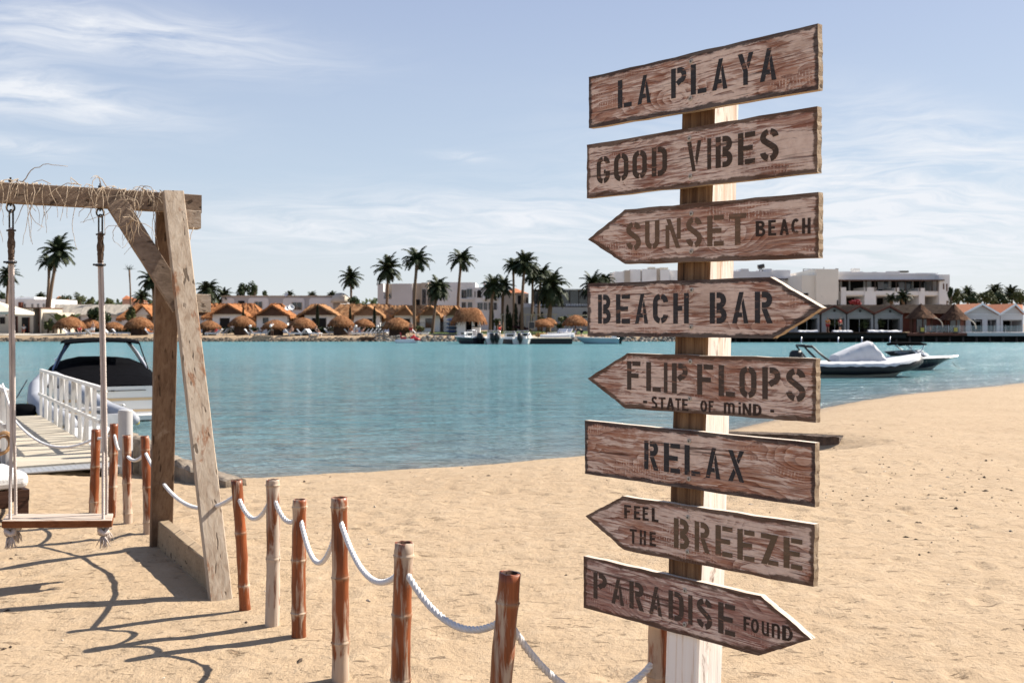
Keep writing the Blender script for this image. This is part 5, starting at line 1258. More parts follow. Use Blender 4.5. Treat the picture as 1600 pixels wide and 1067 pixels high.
mb = MB(); mb.patch(P(82, 492, Y), P(207, 492, Y), P(203, 475.6, Y+4), P(86, 475.6, Y+4), 30, 6, .04, 3); mb.patch(P(82, 492, Y+.3)+Vector((0, 8, 0)), P(207, 492, Y+.3)+Vector((0, 8, 0)), P(203, 475.6, Y+4), P(86, 475.6, Y+4), 10, 3, .0); put(mb, 'roof', mat_tile_g, lt)
windows(lt, [(118, 126, 494, 503), (184, 190, 494, 503)], Y+.6)
Y = 190
for (x0, x1, yt, yr, lab) in ((88, 97, 466, 462.5, 'tiny pink kiosk roof far beyond the treetops at left'), (191, 204, 467.5, 461.5, 'pink house with tiled pyramid roof far behind the bare palm'), (204, 222, 470.5, 466.5, 'low pink house far behind, right of the bare palm')):
    t_ = base_thing('pink_house', lab, 'house', (x0+x1)/2, Y); part('wall', mat_wall_p, t_, [(x0, x1, yt, None, Y, 3)])
    a_, b_ = P(x0-1, yt, Y-.3), P(x1+1, yt, Y-.3); c_, d_ = b_+Vector((0, 3.6, 0)), a_+Vector((0, 3.6, 0)); xm = (x0+x1)/2; ap_ = P(xm, yr, Y+1.5); mb = MB(); mb.add([a_, b_, c_, d_, ap_], [(0, 1, 4), (1, 2, 4), (2, 3, 4), (3, 0, 4), (3, 2, 1, 0)]); put(mb, 'roof', mat_tile_o, t_)
# ---- thatched bungalows: main roof along the shore, cross gable to the water
def bungalow(ax, ay, e0, e1, ey, r0, r1, ry, Y, mt, gm, label, wall=None, door=None, win=None, hip=True, rey=None):
    t_ = base_thing('thatched_bungalow', label, 'bungalow', ax, Y, 'thatched bungalows on the far shore')
    wx0, wx1 = wall or (e0+6, e1-6)
    rey = rey or ey+3
    part('wall', mat_wall_w, t_, [(wx0, wx1, ey-.3, None, Y, 4.5), (r0+3, r1-3, rey-2, None, Y+2.0, 4.0)])
    sd_ = int(ax)
    mb = MB(); ap_ = P(ax, ay, Y-.9); el, er = P(e0, ey, Y-.9), P(e1, ey, Y-.9); bk = Vector((0, 5.2, 0)); n = 8
    mb.patch(el, ap_, ap_+bk, el+bk, 9, n, .07, sd_); mb.patch(ap_, er, er+bk, ap_+bk, 9, n, .07, sd_+1)
    # shaggy thickness along the verge and eaves
    for (a_, b_) in ((el, ap_), (ap_, er)):
        rr = random.Random(sd_)
        for i in range(26):
            p = a_.lerp(b_, i/26); q_ = a_.lerp(b_, (i+1.3)/26); dz = Vector((0, -.02-.06*rr.random(), -.16-.16*rr.random())); mb.add([p, q_, q_+dz, p+dz*rr.uniform(.7, 1.2)], [(0, 1, 2, 3)])
    for side_ in (el, er):
        rr = random.Random(sd_+2)
        for i in range(22):
            p = side_+bk*(i/22); q_ = side_+bk*((i+1.2)/22); dz = Vector((.06*(-1 if side_ is el else 1), 0, -.2-.22*rr.random())); mb.add([p, q_, q_+dz, p+dz], [(0, 1, 2, 3)])
    # main ridge
    rl, rr_ = P(r0, ry, Y+3.8), P(r1, ry, Y+3.8); hx = 2.2 if hip else .2
    fl, fr_ = Vector((rl.x-hx*.9, Y+1.3, Z_(rey, Y+1.3))), Vector((rr_.x+hx*.9, Y+1.3, Z_(rey, Y+1.3)))
    mb.patch(fl, fr_, rr_, rl, 22, 7, .10, sd_+3); bl, br = fl+Vector((0, 5.4, 0)), fr_+Vector((0, 5.4, 0))
    mb.patch(fr_, br, rr_+Vector((0, .2, 0)), rr_, 7, 6, .07, sd_+4); mb.patch(bl, fl, rl, rl+Vector((0, .2, 0)), 7, 6, .07, sd_+5); mb.patch(br, bl, rl, rr_, 8, 4, .05, sd_+6)
    rq = random.Random(sd_+9)
    for i in range(70):
        p = fl.lerp(fr_, i/70); q_ = fl.lerp(fr_, (i+1.2)/70); dz = Vector((0, -.06, -.18-.25*rq.random())); mb.add([p, q_, q_+dz, p+dz], [(0, 1, 2, 3)])
    for i in range(26):
        p = fr_.lerp(br, i/26); q_ = fr_.lerp(br, (i+1.2)/26); dz = Vector((.06, 0, -.18-.25*rq.random())); mb.add([p, q_, q_+dz, p+dz], [(0, 1, 2, 3)])
    put(mb, 'roof', mt, t_)
    mb = MB(); g = Vector((0, .45, 0)); mb.prism([el+g+Vector((.25, 0, .02)), er+g+Vector((-.25, 0, .02)), ap_+g+Vector((0, 0, -.22))], (0, .12, 0)); put(mb, 'gable', gm, t_)
    for (x0, x1, y0) in door or (): part('door', mat_void, t_, [(x0, x1, y0, None, Y-.05, .1)]); part('door_frame', mat_fr_dk, t_, [(x0-.6, x0-.05, y0-.6, None, Y-.09, .1)]); part('door_frame', mat_fr_dk, t_, [(x1+.05, x1+.6, y0-.6, None, Y-.09, .1)])
    if win: windows(t_, win, Y, mat_glass, True, mat_fr_dk)
    return t_
bungalow(222, 476, 206, 236, 492, 214, 262, 474, 136, mat_th_o, mat_wall_g2, 'orange thatched bungalow left of and behind the swing legs', wall=(213, 229), door=((230, 234, 497),), rey=497)
bungalow(300, 474, 268, 332, 493, 285, 348, 474, 136, mat_th_o, mat_gable, 'orange thatched bungalow half hidden by the pale leg of the swing', wall=(276, 326))
bungalow(355, 474, 328, 384, 491, 345, 396, 474, 132.5, mat_th_o, mat_gable, 'orange thatched bungalow with tall dark gable, right of the swing leg', wall=(332, 378), door=((344, 358, 497),), rey=496)
bungalow(425, 475.5, 396, 453, 493.5, 424, 440, 474, 132, mat_th_o, mat_gable, 'orange thatched bungalow with two satellite dishes on its roof', wall=(401, 449), win=((411, 419, 497, 505),), rey=499)
bungalow(497, 475, 463, 528, 492.5, 487, 505, 475, 132, mat_th_n, mat_gable, 'thatched bungalow behind the dark cypress, its gable brown and wide', wall=(476, 524), door=((488, 509, 497),), rey=498)
bungalow(573, 476.5, 549, 599, 493, 533, 608, 475, 133, mat_th_n, mat_gable_n, 'straw thatched bungalow with a cypress at each side of its gable', wall=(553, 594), door=((568, 581, 498),), rey=499)
bungalow(633, 477.5, 612, 645, 493, 602, 652, 477, 134, mat_th_n, mat_gable_n, 'straw thatched bungalow behind the umbrella above the pedal boat', wall=(616, 647), door=((625, 640, 498),), rey=499)
bungalow(673, 477.5, 653, 688, 493, 650, 692, 477, 134.5, mat_th_n, mat_gable_n, 'straw thatched bungalow with a teal glass door between two palms', wall=(656, 687), win=((665, 676, 498, 512),), rey=499)
bungalow(710, 478, 697, 724, 493, 688, 716, 477.5, 135, mat_th_n, mat_gable_n, 'last straw thatched bungalow, behind the kiosk with the blue kayaks', wall=(693, 722), rey=499)
mb = MB(); Y = 129
for (x0, x1) in ((652, 664), (688, 700)):
    for i in range(13): fb(mb, x0+i*(x1-x0)/12, x0+i*(x1-x0)/12+.25, 504, None, Y, .04)
    fb(mb, x0, x1, 503.5, 504, Y-.02, .08)
fe = base_thing('garden_fence', 'thin dark railing in front of the straw bungalows', 'fence', 676, Y); put(mb, 'railing', mat_fr_dk, fe)

# ---- thatched umbrellas
def umbrella_proto(seed, drum):
    rn = random.Random(seed); mb = MB(); n = 22; prof = [(.04, 1.22), (.35, 1.17), (.75, 1.03), (1.15, .80), (1.45, .52), (1.66, .22), (1.74, .03), (1.62, -.02), (1.2, .3), (.5, .7)]
    vs = []
    for (r, z) in prof:
        for k in range(n):
            a = 2*math.pi*k/n; q_ = 1+rn.uniform(-.05, .05); vs.append((r*q_*math.cos(a), r*q_*math.sin(a), 1.22+z+rn.uniform(-.05, .05)))
    mb.smooth = True; mb.add(vs, [(i*n+k, i*n+(k+1) % n, (i+1)*n+(k+1) % n, (i+1)*n+k) for i in range(len(prof)-1) for k in range(n)]+[tuple(range(n))]); mb.smooth = False
    for lay, (r_, z_, m_) in enumerate(((1.70, .20, 150), (1.74, .05, 150), (1.45, .50, 110), (1.1, .80, 80))):
        for _ in range(m_):
            a = rn.uniform(0, 6.28); d_ = Vector((math.cos(a), math.sin(a), 0)); s_ = Vector((-d_.y, d_.x, 0))*rn.uniform(.03, .07); p = d_*r_*rn.uniform(.95, 1.01)+Vector((0, 0, 1.22+z_)); tip = p+d_*rn.uniform(.03, .16)+s_*rn.uniform(-.8, .8)+Vector((0, 0, -rn.uniform(.12, .32)))
            mb.add([p-s_, p+s_, tip+s_*.3, tip-s_*.3], [(0, 1, 2, 3)])
    t_ = thing('thatched_umbrella', 'thatched umbrella', 'beach umbrella', (0, 0, 0), 0, 'thatched umbrellas on the far beach'); mb.build('thatch_canopy', mat_th_u, t_)
    k = MB(); k.tube([(0, 0, -.3), (0, 0, 2.2)], .08, 8); k.build('pole', mat_trunk, t_)
    if drum:
        k = MB(); m_ = 20
        for i in range(m_):
            a0, a1 = math.pi*(.9+1.25*i/m_), math.pi*(.9+1.25*(i+1)/m_); rr = .95
            p0 = Vector((rr*math.cos(a0), rr*math.sin(a0), -.3)); p1 = Vector((rr*math.cos(a1), rr*math.sin(a1), -.3)); h_ = Vector((0, 0, 1.75+rn.uniform(-.03, .03))); k.add([p0, p1, p1+h_, p0+h_, p0*.95, p1*.95, p1*.95+h_, p0*.95+h_], [(0, 1, 2, 3), (5, 4, 7, 6), (3, 2, 6, 7)])
        k.build('wind_screen', mat_wattle, t_)
    return t_
PROTO = {(d_, i): umbrella_proto(i*2+d_, d_) for d_ in (0, 1) for i in (0, 1)}; used = set()
for i, (px, yr, wpx, Y, drum, label) in enumerate([
 (109, 512, 50, 122, 0, 'thatched umbrella on an open pole, leftmost on the far beach'), (140, 511, 38, 126, 0, 'thatched umbrella behind the dark tree, second from the left'), (177, 512, 36, 122.5, 0, 'thatched umbrella just right of the right swing rope'), (218, 511.5, 47, 121.5, 1, 'thatched umbrella with dark screen, left of the swing legs'),
 (276, 511, 34, 124, 1, 'thatched umbrella mostly hidden behind the swing legs'), (327, 512, 38, 121.5, 1, 'thatched umbrella with dark screen touching the right side of the swing leg'), (378, 508.5, 43, 122, 1, 'thatched umbrella before the first tall dark gable, lamp globes to its right'), (430, 511, 45, 121, 1, 'thatched umbrella with the widest screen, under the gable with the dishes'), (473, 511, 45, 121.5, 1, 'thatched umbrella left of the dark cypress gable'),
 (533, 510, 43, 121.5, 1, 'thatched umbrella with a screen, right of the brown cypress gable'), (568, 508.5, 36, 123, 0, 'thatched umbrella on a thin pole before the straw gable'), (621, 513, 48, 120.5, 1, 'thatched umbrella above the red pedal boat'), (847, 508, 38, 124, 0, 'thatched umbrella next to the black notice board'), (857, 506.5, 30, 128, 0, 'thatched umbrella tucked behind the one by the black notice board'), (899, 508.5, 42, 124, 0, 'thatched umbrella left of the BEACH BAR board')]):
    k = (drum, i % 2); sc_ = wpx*Y/F/3.5; loc = Vector((X_(px, Y), Y, Z_(yr, Y)-1.22*sc_*1.0)); 
    zs_ = sc_*(.92, 1., .86, .97, 1.06)[i % 5]; rot = random.Random(i).uniform(-.4, .4)
    if k not in used: o = PROTO[k]; o.location = loc; o.rotation_euler.z = rot; o.scale = (sc_,)*3; o['label'] = label; used.add(k)
    else: dup(PROTO[k], loc, rot, label, (sc_, sc_, zs_))
# ---- kiosk with kayaks
Y = 121
ki = base_thing('beach_kiosk', 'white beach kiosk with shaggy orange thatched roof and dark doorway', 'kiosk', 731, Y)
part('wall', mat_wall_w, ki, [(714, 727.6, 497, None, Y, 2.6), (737, 750, 511, None, Y, 2.6), (746.5, 750, 500, 510.9, Y+.02, 2.5), (737, 741.5, 500, 510.9, Y+.02, 2.5)])
part('interior', mat_void, ki, [(727.7, 746.4, 499, None, Y+1.6, .2)])
part('counter', mat_fr_dk, ki, [(736.5, 750.6, 510, 511.2, Y-.15, .4)])
mb = MB(); rn = random.Random(8); n = 26
rows = []
for f_ in (0, .12, .3, .5, .7, .88, 1.):
    hx = 28.5*(1-.62*f_)*Y/F; hy = 2.3*(1-.7*f_); z_ = Z_(503, Y)+(Z_(481, Y)-Z_(503, Y))*math.sin(f_*math.pi/2)**.9
    rows.append([Vector((X_(732, Y)+hx*math.copysign(abs(math.cos(a))**.6, math.cos(a))*(1+rn.uniform(-.03, .03)), Y+1.2+hy*math.copysign(abs(math.sin(a))**.6, math.sin(a)), z_+rn.uniform(-.06, .06))) for a in [2*math.pi*k/n for k in range(n)]])
mb.smooth = True; mb.add([v_ for r_ in rows for v_ in r_], [(i*n+k, i*n+(k+1) % n, (i+1)*n+(k+1) % n, (i+1)*n+k) for i in range(len(rows)-1) for k in range(n)]+[tuple(range(6*n, 7*n))]); mb.smooth = False
for lay in range(3):
    for _ in range(120):
        i = rn.randrange(n); p = rows[lay][i].lerp(rows[lay][(i+1) % n], rn.random()); c0_ = Vector((X_(732, Y), Y+1.2, p.z)); d_ = (p-c0_).normalized(); s_ = Vector((-d_.y, d_.x, 0))*.06; tip = p+d_*.12+Vector((rn.uniform(-.06, .06), 0, -rn.uniform(.25, .5))); mb.add([p-s_, p+s_, tip+s_*.3, tip-s_*.3], [(0, 1, 2, 3)])
put(mb, 'thatched_roof', mat_th_u, ki)
def kayak(mb, c, L, w_, h_):
    n = 10; rows = []
    for i in range(n+1):
        f_ = i/n; s_ = math.sin(math.pi*(.03+.94*f_))**.6; rows.append([Vector((c.x+L*(f_-.5), c.y+math.cos(a)*w_*s_, c.z+math.sin(a)*h_*s_+.12*abs(f_-.5)**2)) for a in [2*math.pi*k/8 for k in range(8)]])
    mb.smooth = True; mb.add([v_ for r_ in rows for v_ in r_], [(i*8+k, i*8+(k+1) % 8, (i+1)*8+(k+1) % 8, (i+1)*8+k) for i in range(n) for k in range(8)]+[tuple(range(8)), tuple(range(n*8, n*8+8))])
rk = base_thing('kayak_rack', 'dark rack left of the kiosk', 'rack', 706, 121.5); rk['label'] = 'dark timber rack holding stacked blue kayaks left of the kiosk'
mb = MB()
for x in (701.5, 711): fb(mb, x, x+.7, 498, None, 121.3, .08); fb(mb, x, x+.7, 498, None, 122.3, .08)
for y in (502.5, 508.5, 514.5, 520): fb(mb, 701, 712, y, y+.6, 121.3, 1.08)
put(mb, 'rack_frame', mat_fr_dk, rk)
for y, cl, lab in ((499.7, (.16, .21, .34), 'pale blue kayak on top of the kayak rack'), (506.2, (.055, .12, .20), 'blue kayak on the second shelf of the rack'), (512.2, (.05, .10, .17), 'dark blue kayak on the third shelf of the rack'), (518, (.04, .07, .20), 'deep blue kayak on the lowest shelf of the rack')):
    c_ = P(706.5, y, 121.8); mb = MB(); kayak(mb, c_, 1.45, .32, .20); tag(mb.build('kayak', simple('kayak_plastic', cl, .4, .08, 3), origin=c_), lab, 'kayak')

# ---- hotel at right
Y = 150
ho = base_thing('hotel', 'large white terraced hotel with two floors of balconies at right', 'hotel', 1400, Y)
part('wall', mat_wall_t, ho, [(1275.5, 1310, 420.5, None, Y-3, 14), (1253, 1275.4, 430, None, Y-2.4, 13)])
part('wall', mat_wall_w, ho, [(1310.1, 1472, 430, 437.5, Y-.8, 12), (1310.1, 1472, 437.6, None, Y+3.2, 8), (1467.6, 1484, 429, None, Y-2, 14)])
part('parapet', mat_wall_w, ho, [(1310, 1349, 424.5, 429.9, Y-.9, .5), (1349.1, 1385, 425.5, 429.9, Y-.85, .5), (1385.1, 1406, 424, 429.9, Y-.9, .5), (1406.1, 1432, 427, 429.9, Y-.85, .5), (1432.1, 1466, 426.6, 429.9, Y-.9, .5)])
part('awning', mat_brown, ho, [(1310.2, 1476, 437, 438.6, Y-2.4, 1.5)])
for q_ in ((1322, 1351, 454.5, 461), (1369, 1398, 454.5, 461), (1405, 1436, 455, 461.5), (1445, 1467.5, 455, 461.5)): part('balcony', mat_wall_w, ho, [(*q_, Y-1.6, .4)])
for q_ in ((1314, 1322, 449), (1351, 1369, 449), (1398, 1405, 449.5), (1436, 1445, 450)): part('pier', mat_wall_w, ho, [(*q_, None, Y-1.7, 5)])
part('floor_slab', mat_wall_w, ho, [(1314, 1467.5, 460, 463, Y-1.2, 5)])
for x0, x1 in ((1316, 1326), (1329, 1349), (1362, 1371), (1372, 1388), (1393, 1403), (1404, 1425), (1428, 1440), (1441, 1462)): 
    part('balcony_door', mat_void if x0 not in (1372, 1404, 1441) else mat_glass, ho, [(x0, x1, 439.5, 455, Y+3.1, .1)])
for x0, x1, y0, y1 in ((1372, 1381, 440.5, 452), (1404.5, 1413, 441, 453), (1444, 1457, 442, 454.5)): part('curtain', mat_towel, ho, [(x0, x1, y0, y1, Y+3.0, .05)])
for x in (1311.5, 1353, 1367, 1400, 1414.5, 1437, 1456, 1464, 1473): part('post', mat_fr_dk, ho, [(x, x+1.2, 438.6, 455, Y-1.9, .15)])
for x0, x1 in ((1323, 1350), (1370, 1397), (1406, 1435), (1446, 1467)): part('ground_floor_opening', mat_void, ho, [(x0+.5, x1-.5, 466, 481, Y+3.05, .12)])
part('door_panel', mat_brown, ho, [(1459, 1467, 463.5, 471, Y+2.9, .1)]); part('door_panel', mat_rust, ho, [(1448, 1456, 469, 480, Y+2.85, .1)])
windows(ho, [(1473.5, 1475.5, 443, 452), (1478.5, 1480.5, 443.5, 455), (1479, 1480.5, 470, 478)], Y-2, mat_brown, False)
windows(ho, [(1309.4-26+0, 1284.4, 463, 463.5)], Y-3, mat_void, False)
part('vent', mat_void, ho, [(1256, 1263, 458, 461.5, Y-2.5, .2)]); part('vent', mat_void, ho, [(1308, 1309.6, 469, 477, Y-3.1, .2)])
part('roof_unit', mat_white, ho, [(1333, 1344, 419.5, 424, Y+3, 1.2)]); part('roof_unit', mat_metal, ho, [(1407, 1420, 423, 426, Y+3, 1.2)]); part('roof_unit', mat_brown, ho, [(1306.5, 1310, 419.6, 422.5, Y-2.8, .4)]); part('roof_unit', mat_fr_dk, ho, [(1364, 1370, 425, 427.5, Y+3, .4)])
part('roof_frame', mat_fr_dk, ho, [(1255, 1288, 420.2, 420.9, Y+4, .2), (1255.2, 1255.8, 421, 430, Y+4, .15), (1287.2, 1287.8, 417.5, 430, Y+4, .15)]); part('roof_room', mat_wall_g2, ho, [(1263, 1287, 421.2, 430.5, Y+5, 3)])
Y = 158
hb = base_thing('stepped_white_building', 'stepped white building seen just above the BEACH BAR board', 'building', 1090, Y)
part('wall', mat_wall_w, hb, [(960, 976, 424.5, None, Y, 8), (984.5, 1001, 421, None, Y, 8), (1003.5, 1026, 420.4, None, Y-.6, 8), (1032, 1046.5, 421.5, None, Y-.8, 8), (1047, 1150, 422.5, None, Y, 8)])
part('wall', mat_wall_b, hb, [(976.1, 984.4, 422.4, None, Y-.4, 8), (1026.1, 1031.9, 419, None, Y-.3, 7), (1001.1, 1003.4, 422, None, Y+.3, 7)])
part('wall', mat_wall_g2, hb, [(1146, 1206, 424, None, Y-1.2, 8), (1158, 1170, 420, 423.9, Y-1.2, 6), (1195, 1206, 420, 423.9, Y-1.0, 6), (1206.1, 1235, 422, None, Y-.6, 8), (1235.1, 1253, 431, None, Y-1, 8)])
part('pergola', mat_fr_dk, hb, [(1212, 1240, 435.4, 437, Y-3, 1.4), (1238, 1239, 437, 446, Y-2.9, .2)])
part('roof_unit', mat_wall_c, hb, [(1014, 1024, 417.4, 420, Y+1, 2), (1032, 1044, 418, 421.4, Y+1, 2)]); mb = MB(); c_ = P(1189, 417.5, Y); mb.tube([c_+Vector((-.5, 0, 0)), c_+Vector((.5, 0, .2))], .35, 8); mb.tube([c_+Vector((-.3, 0, -.8)), c_], .08, 5); mb.tube([c_+Vector((.3, 0, -.8)), c_], .08, 5); put(mb, 'water_tank', mat_metal, hb)

# ---- jetty with boathouses
YJ = 112.
DZ = Z_(519.5, YJ)
je = thing('jetty', 'long dark timber jetty on piles along the right shore', 'jetty', (X_(1340, YJ), YJ, -.4)); BASES[je.name] = Vector((X_(1340, YJ), YJ, -.4))
def jbox(x0, x1, z0, z1, Y0, Y1): k = MB(); k.bb(X_(x0, YJ), X_(x1, YJ), Y0, Y1, z0, z1); return k
put(jbox(1120, 1418, DZ-.22, DZ, YJ, 126), 'deck', mat_slate, je); put(jbox(1418.1, 1512, DZ-.35, DZ-.08, YJ+.15, 126), 'deck', mat_rust, je); put(jbox(1512.1, 1760, DZ-.40, DZ, YJ+.1, 126), 'deck', mat_wall_g, je)
put(jbox(1120, 1760, -.9, DZ-.42, YJ+1.3, YJ+1.5), 'under_deck_shade', mat_void, je)  # near-black sheet standing in for the shade under the deck
for x in range(1130, 1760, 21): mb = MB(); mb.smooth = True; mb.tube([(X_(x, YJ), YJ+.5, -1.4), (X_(x, YJ), YJ+.5, DZ-.45)], .12, 8); put(mb, 'pile', mat_fr_dk, je)
for x in (1252, 1309.5, 1346.5, 1390.5): mb = MB(); mb.smooth = True; mb.tube([(X_(x, YJ-.2), YJ-.2, -1.4), (X_(x, YJ-.2), YJ-.2, DZ-.5)], .07, 8); put(mb, 'mooring_pole', mat_chrome, je)
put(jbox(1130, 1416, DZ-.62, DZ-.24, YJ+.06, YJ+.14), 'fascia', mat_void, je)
YB = 117.
def gable_house(ax, ay, e0, e1, ey, x0, x1, label, roofm, gablem, trim, openings, lampd=True, back=None):
    t_ = base_thing('boathouse', label, 'boathouse', ax, YB, None); rn = random.Random(int(ax)); z0 = DZ
    ap_, el, er = P(ax, ay, YB-.6), P(e0, ey, YB-.6), P(e1, ey, YB-.6); bk = Vector((0, 7, 0))
    mb = MB(); th = Vector((0, 0, -.16))
    for a_, b_ in ((el, ap_), (ap_, er)): mb.add([a_, b_, b_+bk, a_+bk, a_+th, b_+th, b_+bk+th, a_+bk+th], [(0, 1, 2, 3), (7, 6, 5, 4), (0, 4, 5, 1), (3, 2, 6, 7)])
    put(mb, 'roof', roofm, t_)
    mb = MB()
    for a_, b_ in ((el, ap_), (ap_, er)): f_ = Vector((0, -.05, 0)); mb.prism([a_+f_+Vector((0, 0, .03)), b_+f_+Vector((0, 0, .03)), b_+f_-Vector((0, 0, .22)), a_+f_-Vector((0, 0, .22))], (0, .05, 0))
    put(mb, 'barge_board', trim, t_)
    g = Vector((0, .6, 0)); wl, wr = X_(x0, YB), X_(x1, YB)
    mb = MB(); yo = min(o_[2] for o_ in openings); zo = Z_(yo, YB); zl = el.z-.12; mb.prism([Vector((wl, YB, zo)), Vector((wr, YB, zo)), Vector((wr, YB, zl)), Vector((ap_.x, YB, ap_.z-.2)), Vector((wl, YB, zl))], (0, .15, 0)); put(mb, 'gable', gablem, t_)
    xs = sorted([x0]+[v_ for o_ in openings for v_ in o_[:2]]+[x1]); bx = []
    for i in range(0, len(xs), 2):
        if xs[i+1]-xs[i] > .3: bx.append((xs[i], xs[i+1]))
    mb = MB()
    for a_, b_ in bx: mb.bb(X_(a_, YB), X_(b_, YB), YB, YB+.15, z0, zo-.002)
    for xx in (x0, x1-.4): mb.bb(X_(xx, YB), X_(xx+.4, YB), YB+.16, YB+6, z0, zl)
    put(mb, 'wall', gablem, t_)
    mb = MB(); mb.bb(X_(x0+.5, YB), X_(x1-.5, YB), YB+3.2, YB+3.3, z0, zo); put(mb, 'interior', mat_void, t_)
    for (a_, b_, y_) in openings:
        mb = MB(); zz = Z_(y_, YB)
        for q_ in (a_, (a_+b_)/2, b_-.5): mb.bb(X_(q_, YB), X_(q_+.5, YB), YB+.3, YB+.36, z0, zz)
        mb.bb(X_(a_+.5, YB), X_(b_-.5, YB), YB+.31, YB+.35, zz-.1, zz); put(mb, 'door_frame', mat_fr, t_)
    mb = MB(); mb.bb(wl, wr, YB-.06, YB-.01, Z_(ey+1.5, YB), Z_(ey+.5, YB)); put(mb, 'beam', trim if not lampd else mat_fr, t_)
    if lampd: mb = MB(); mb.lathe([(.15, 0), (.15, .06), (.05, .1)], 12, P(ax-.3, ay+9, YB-.02), axis=Vector((0, -1, 0))); put(mb, 'round_vent', mat_fr_dk, t_)
    return t_
mat_wgab = simple('grey_white_boards', (.34, .325, .31), .85, .06, 2, stretch=(6, 1, 1))
mat_wgab2 = simple('clean_white_boards', (.50, .49, .49), .8, .05, 2, stretch=(6, 1, 1))
gable_house(1261, 477, 1240, 1282, 489, 1242, 1280.5, 'boathouse with brown verge, partly behind the arrow tip of BEACH BAR', mat_slate, mat_wgab, mat_rust, [(1246, 1277, 497)])
gable_house(1304, 476.3, 1282, 1324, 488, 1284, 1322, 'brown-verged boathouse, left one of the three clearly seen', mat_slate, mat_wgab, mat_rust, [(1292, 1319, 497.5)])
gable_house(1344, 477, 1323, 1366, 488.5, 1324, 1364.5, 'brown-verged boathouse in the middle of the three', mat_slate, mat_wgab, mat_rust, [(1327, 1361, 497)])
gable_house(1391, 477.3, 1365, 1412, 489.5, 1367, 1410.5, 'brown-verged boathouse, right one of the three, next to the thatched pavilions', mat_slate, mat_wgab, mat_rust, [(1372, 1406, 497.5)])
gable_house(1535, 473.8, 1504, 1563, 490, 1506, 1562.5, 'broad white gabled boathouse right of the thatched pavilions', mat_tile_o, mat_wgab2, mat_plastic, [(1517, 1535, 500.5), (1543, 1557, 499)], False)
gable_house(1587, 474.3, 1563.5, 1602, 489.5, 1563.5, 1599, 'white gabled boathouse at the right edge with an orange thing inside', mat_tile_o, mat_wgab2, mat_plastic, [(1567, 1597, 499.5)], False)
gb = base_thing('shingled_hall', 'low hall with dark shingled roof joining the boathouses and the thatched pavilions', 'building', 1440, 121)
mb = MB(); mb.patch(P(1235, 488, 119.5), P(1512, 490, 119.5), P(1512, 475.8, 123.5), P(1235, 476.5, 123.5), 60, 8, .05, 5); mb.patch(P(1512, 490, 119.5)+Vector((0, 8, 0)), P(1235, 488, 119.5)+Vector((0, 8, 0)), P(1235, 476.5, 123.5), P(1512, 475.8, 123.5), 8, 2, 0); put(mb, 'roof', mat_slate, gb)
mb = MB(); mb.bb(X_(1410, 120.5), X_(1512, 120.5), 120.5, 126, DZ, Z_(488, 120.5)); put(mb, 'wall', mat_rust, gb)
mb = MB(); mb.patch(P(1538, 489, 120), P(1598, 489, 120), P(1598, 476, 123), P(1538, 476, 123), 16, 6, .05, 6); mb.patch(P(1598, 489, 120)+Vector((0, 6, 0)), P(1538, 489, 120)+Vector((0, 6, 0)), P(1538, 476, 123), P(1598, 476, 123), 4, 2, 0); put(mb, 'tiled_roof', mat_tile_o, gb)
def pavilion(ax, ay, x0, x1, ye, label, seed):
    t_ = base_thing('thatched_pavilion', label, 'pavilion', ax, 116); rn = random.Random(seed); Yp = 116.; c_ = Vector((X_(ax, Yp), Yp, 0)); Rr = (x1-x0)/2*Yp/F; zt, ze = Z_(ay, Yp), Z_(ye, Yp); mb = MB(); n = 20
    for tier in range(5):
        f0, f1 = tier/5, (tier+1)/5+.04; ra, rb = max(.05, Rr*(f0**1.05)), Rr*(f1**1.05)+.07; za, zb = zt+(ze-zt)*f0, zt+(ze-zt)*min(1.05, f1)
        A_ = [c_+Vector((math.cos(6.2832*k/n)*ra, math.sin(6.2832*k/n)*ra, za+rn.uniform(-.03, .03))) for k in range(n+1)]; B_ = [c_+Vector((math.cos(6.2832*k/n)*rb, math.sin(6.2832*k/n)*rb, zb-rn.uniform(0, .14))) for k in range(n+1)]; A_[n] = A_[0]; B_[n] = B_[0]; mb.strip(A_, B_)
    put(mb, 'thatched_roof', mat_th_d, t_)
    for k in range(6): a = 6.2832*k/6+.3; q_ = c_+Vector((math.cos(a)*Rr*.72, math.sin(a)*Rr*.72, 0)); mb = MB(); mb.tube([q_+Vector((0, 0, DZ-.1)), q_+Vector((0, 0, ze+.5))], .08, 7); put(mb, 'post', mat_brown, t_)
    mb = MB(); mb.lathe([(Rr*.66, DZ-.05), (Rr*.66, ze+.35)], 14, c_, cap=False); put(mb, 'wall', mat_rust, t_)
    mb = MB(); mb.bb(c_.x-.95, c_.x+.15, c_.y-Rr*.66-.06, c_.y-Rr*.66+.12, DZ, DZ+1.5); put(mb, 'glass_door', mat_glass, t_)
    mb = MB(); mb.smooth = True; mb.tube([P(x1-3, ye+1, Yp-1.9)+Vector((.95*math.sin(R(9*i)), 0, -1.05*(1-math.cos(R(9*i))))) for i in range(11)], .06, 6); put(mb, 'curved_pole', mat_wall_c, t_)
    mb = MB(); fb(mb, ax-.2, ax+5, 512, 518, YJ+.3, .06, None); put(mb, 'yellow_panel', simple('yellow_paint', (.52, .36, .07), .6, .08, 4), t_)
    mb = MB(); fb(mb, ax-1, ax+6, 511, 525, YJ+.45, .2); put(mb, 'dark_post', mat_fr_dk, t_)
pavilion(1439, 474.5, 1417, 1463, 496, 'left of the two cone-roofed thatched pavilions on the jetty', 1); pavilion(1491, 474.5, 1470, 1515, 498.5, 'right of the two cone-roofed thatched pavilions on the jetty', 2)
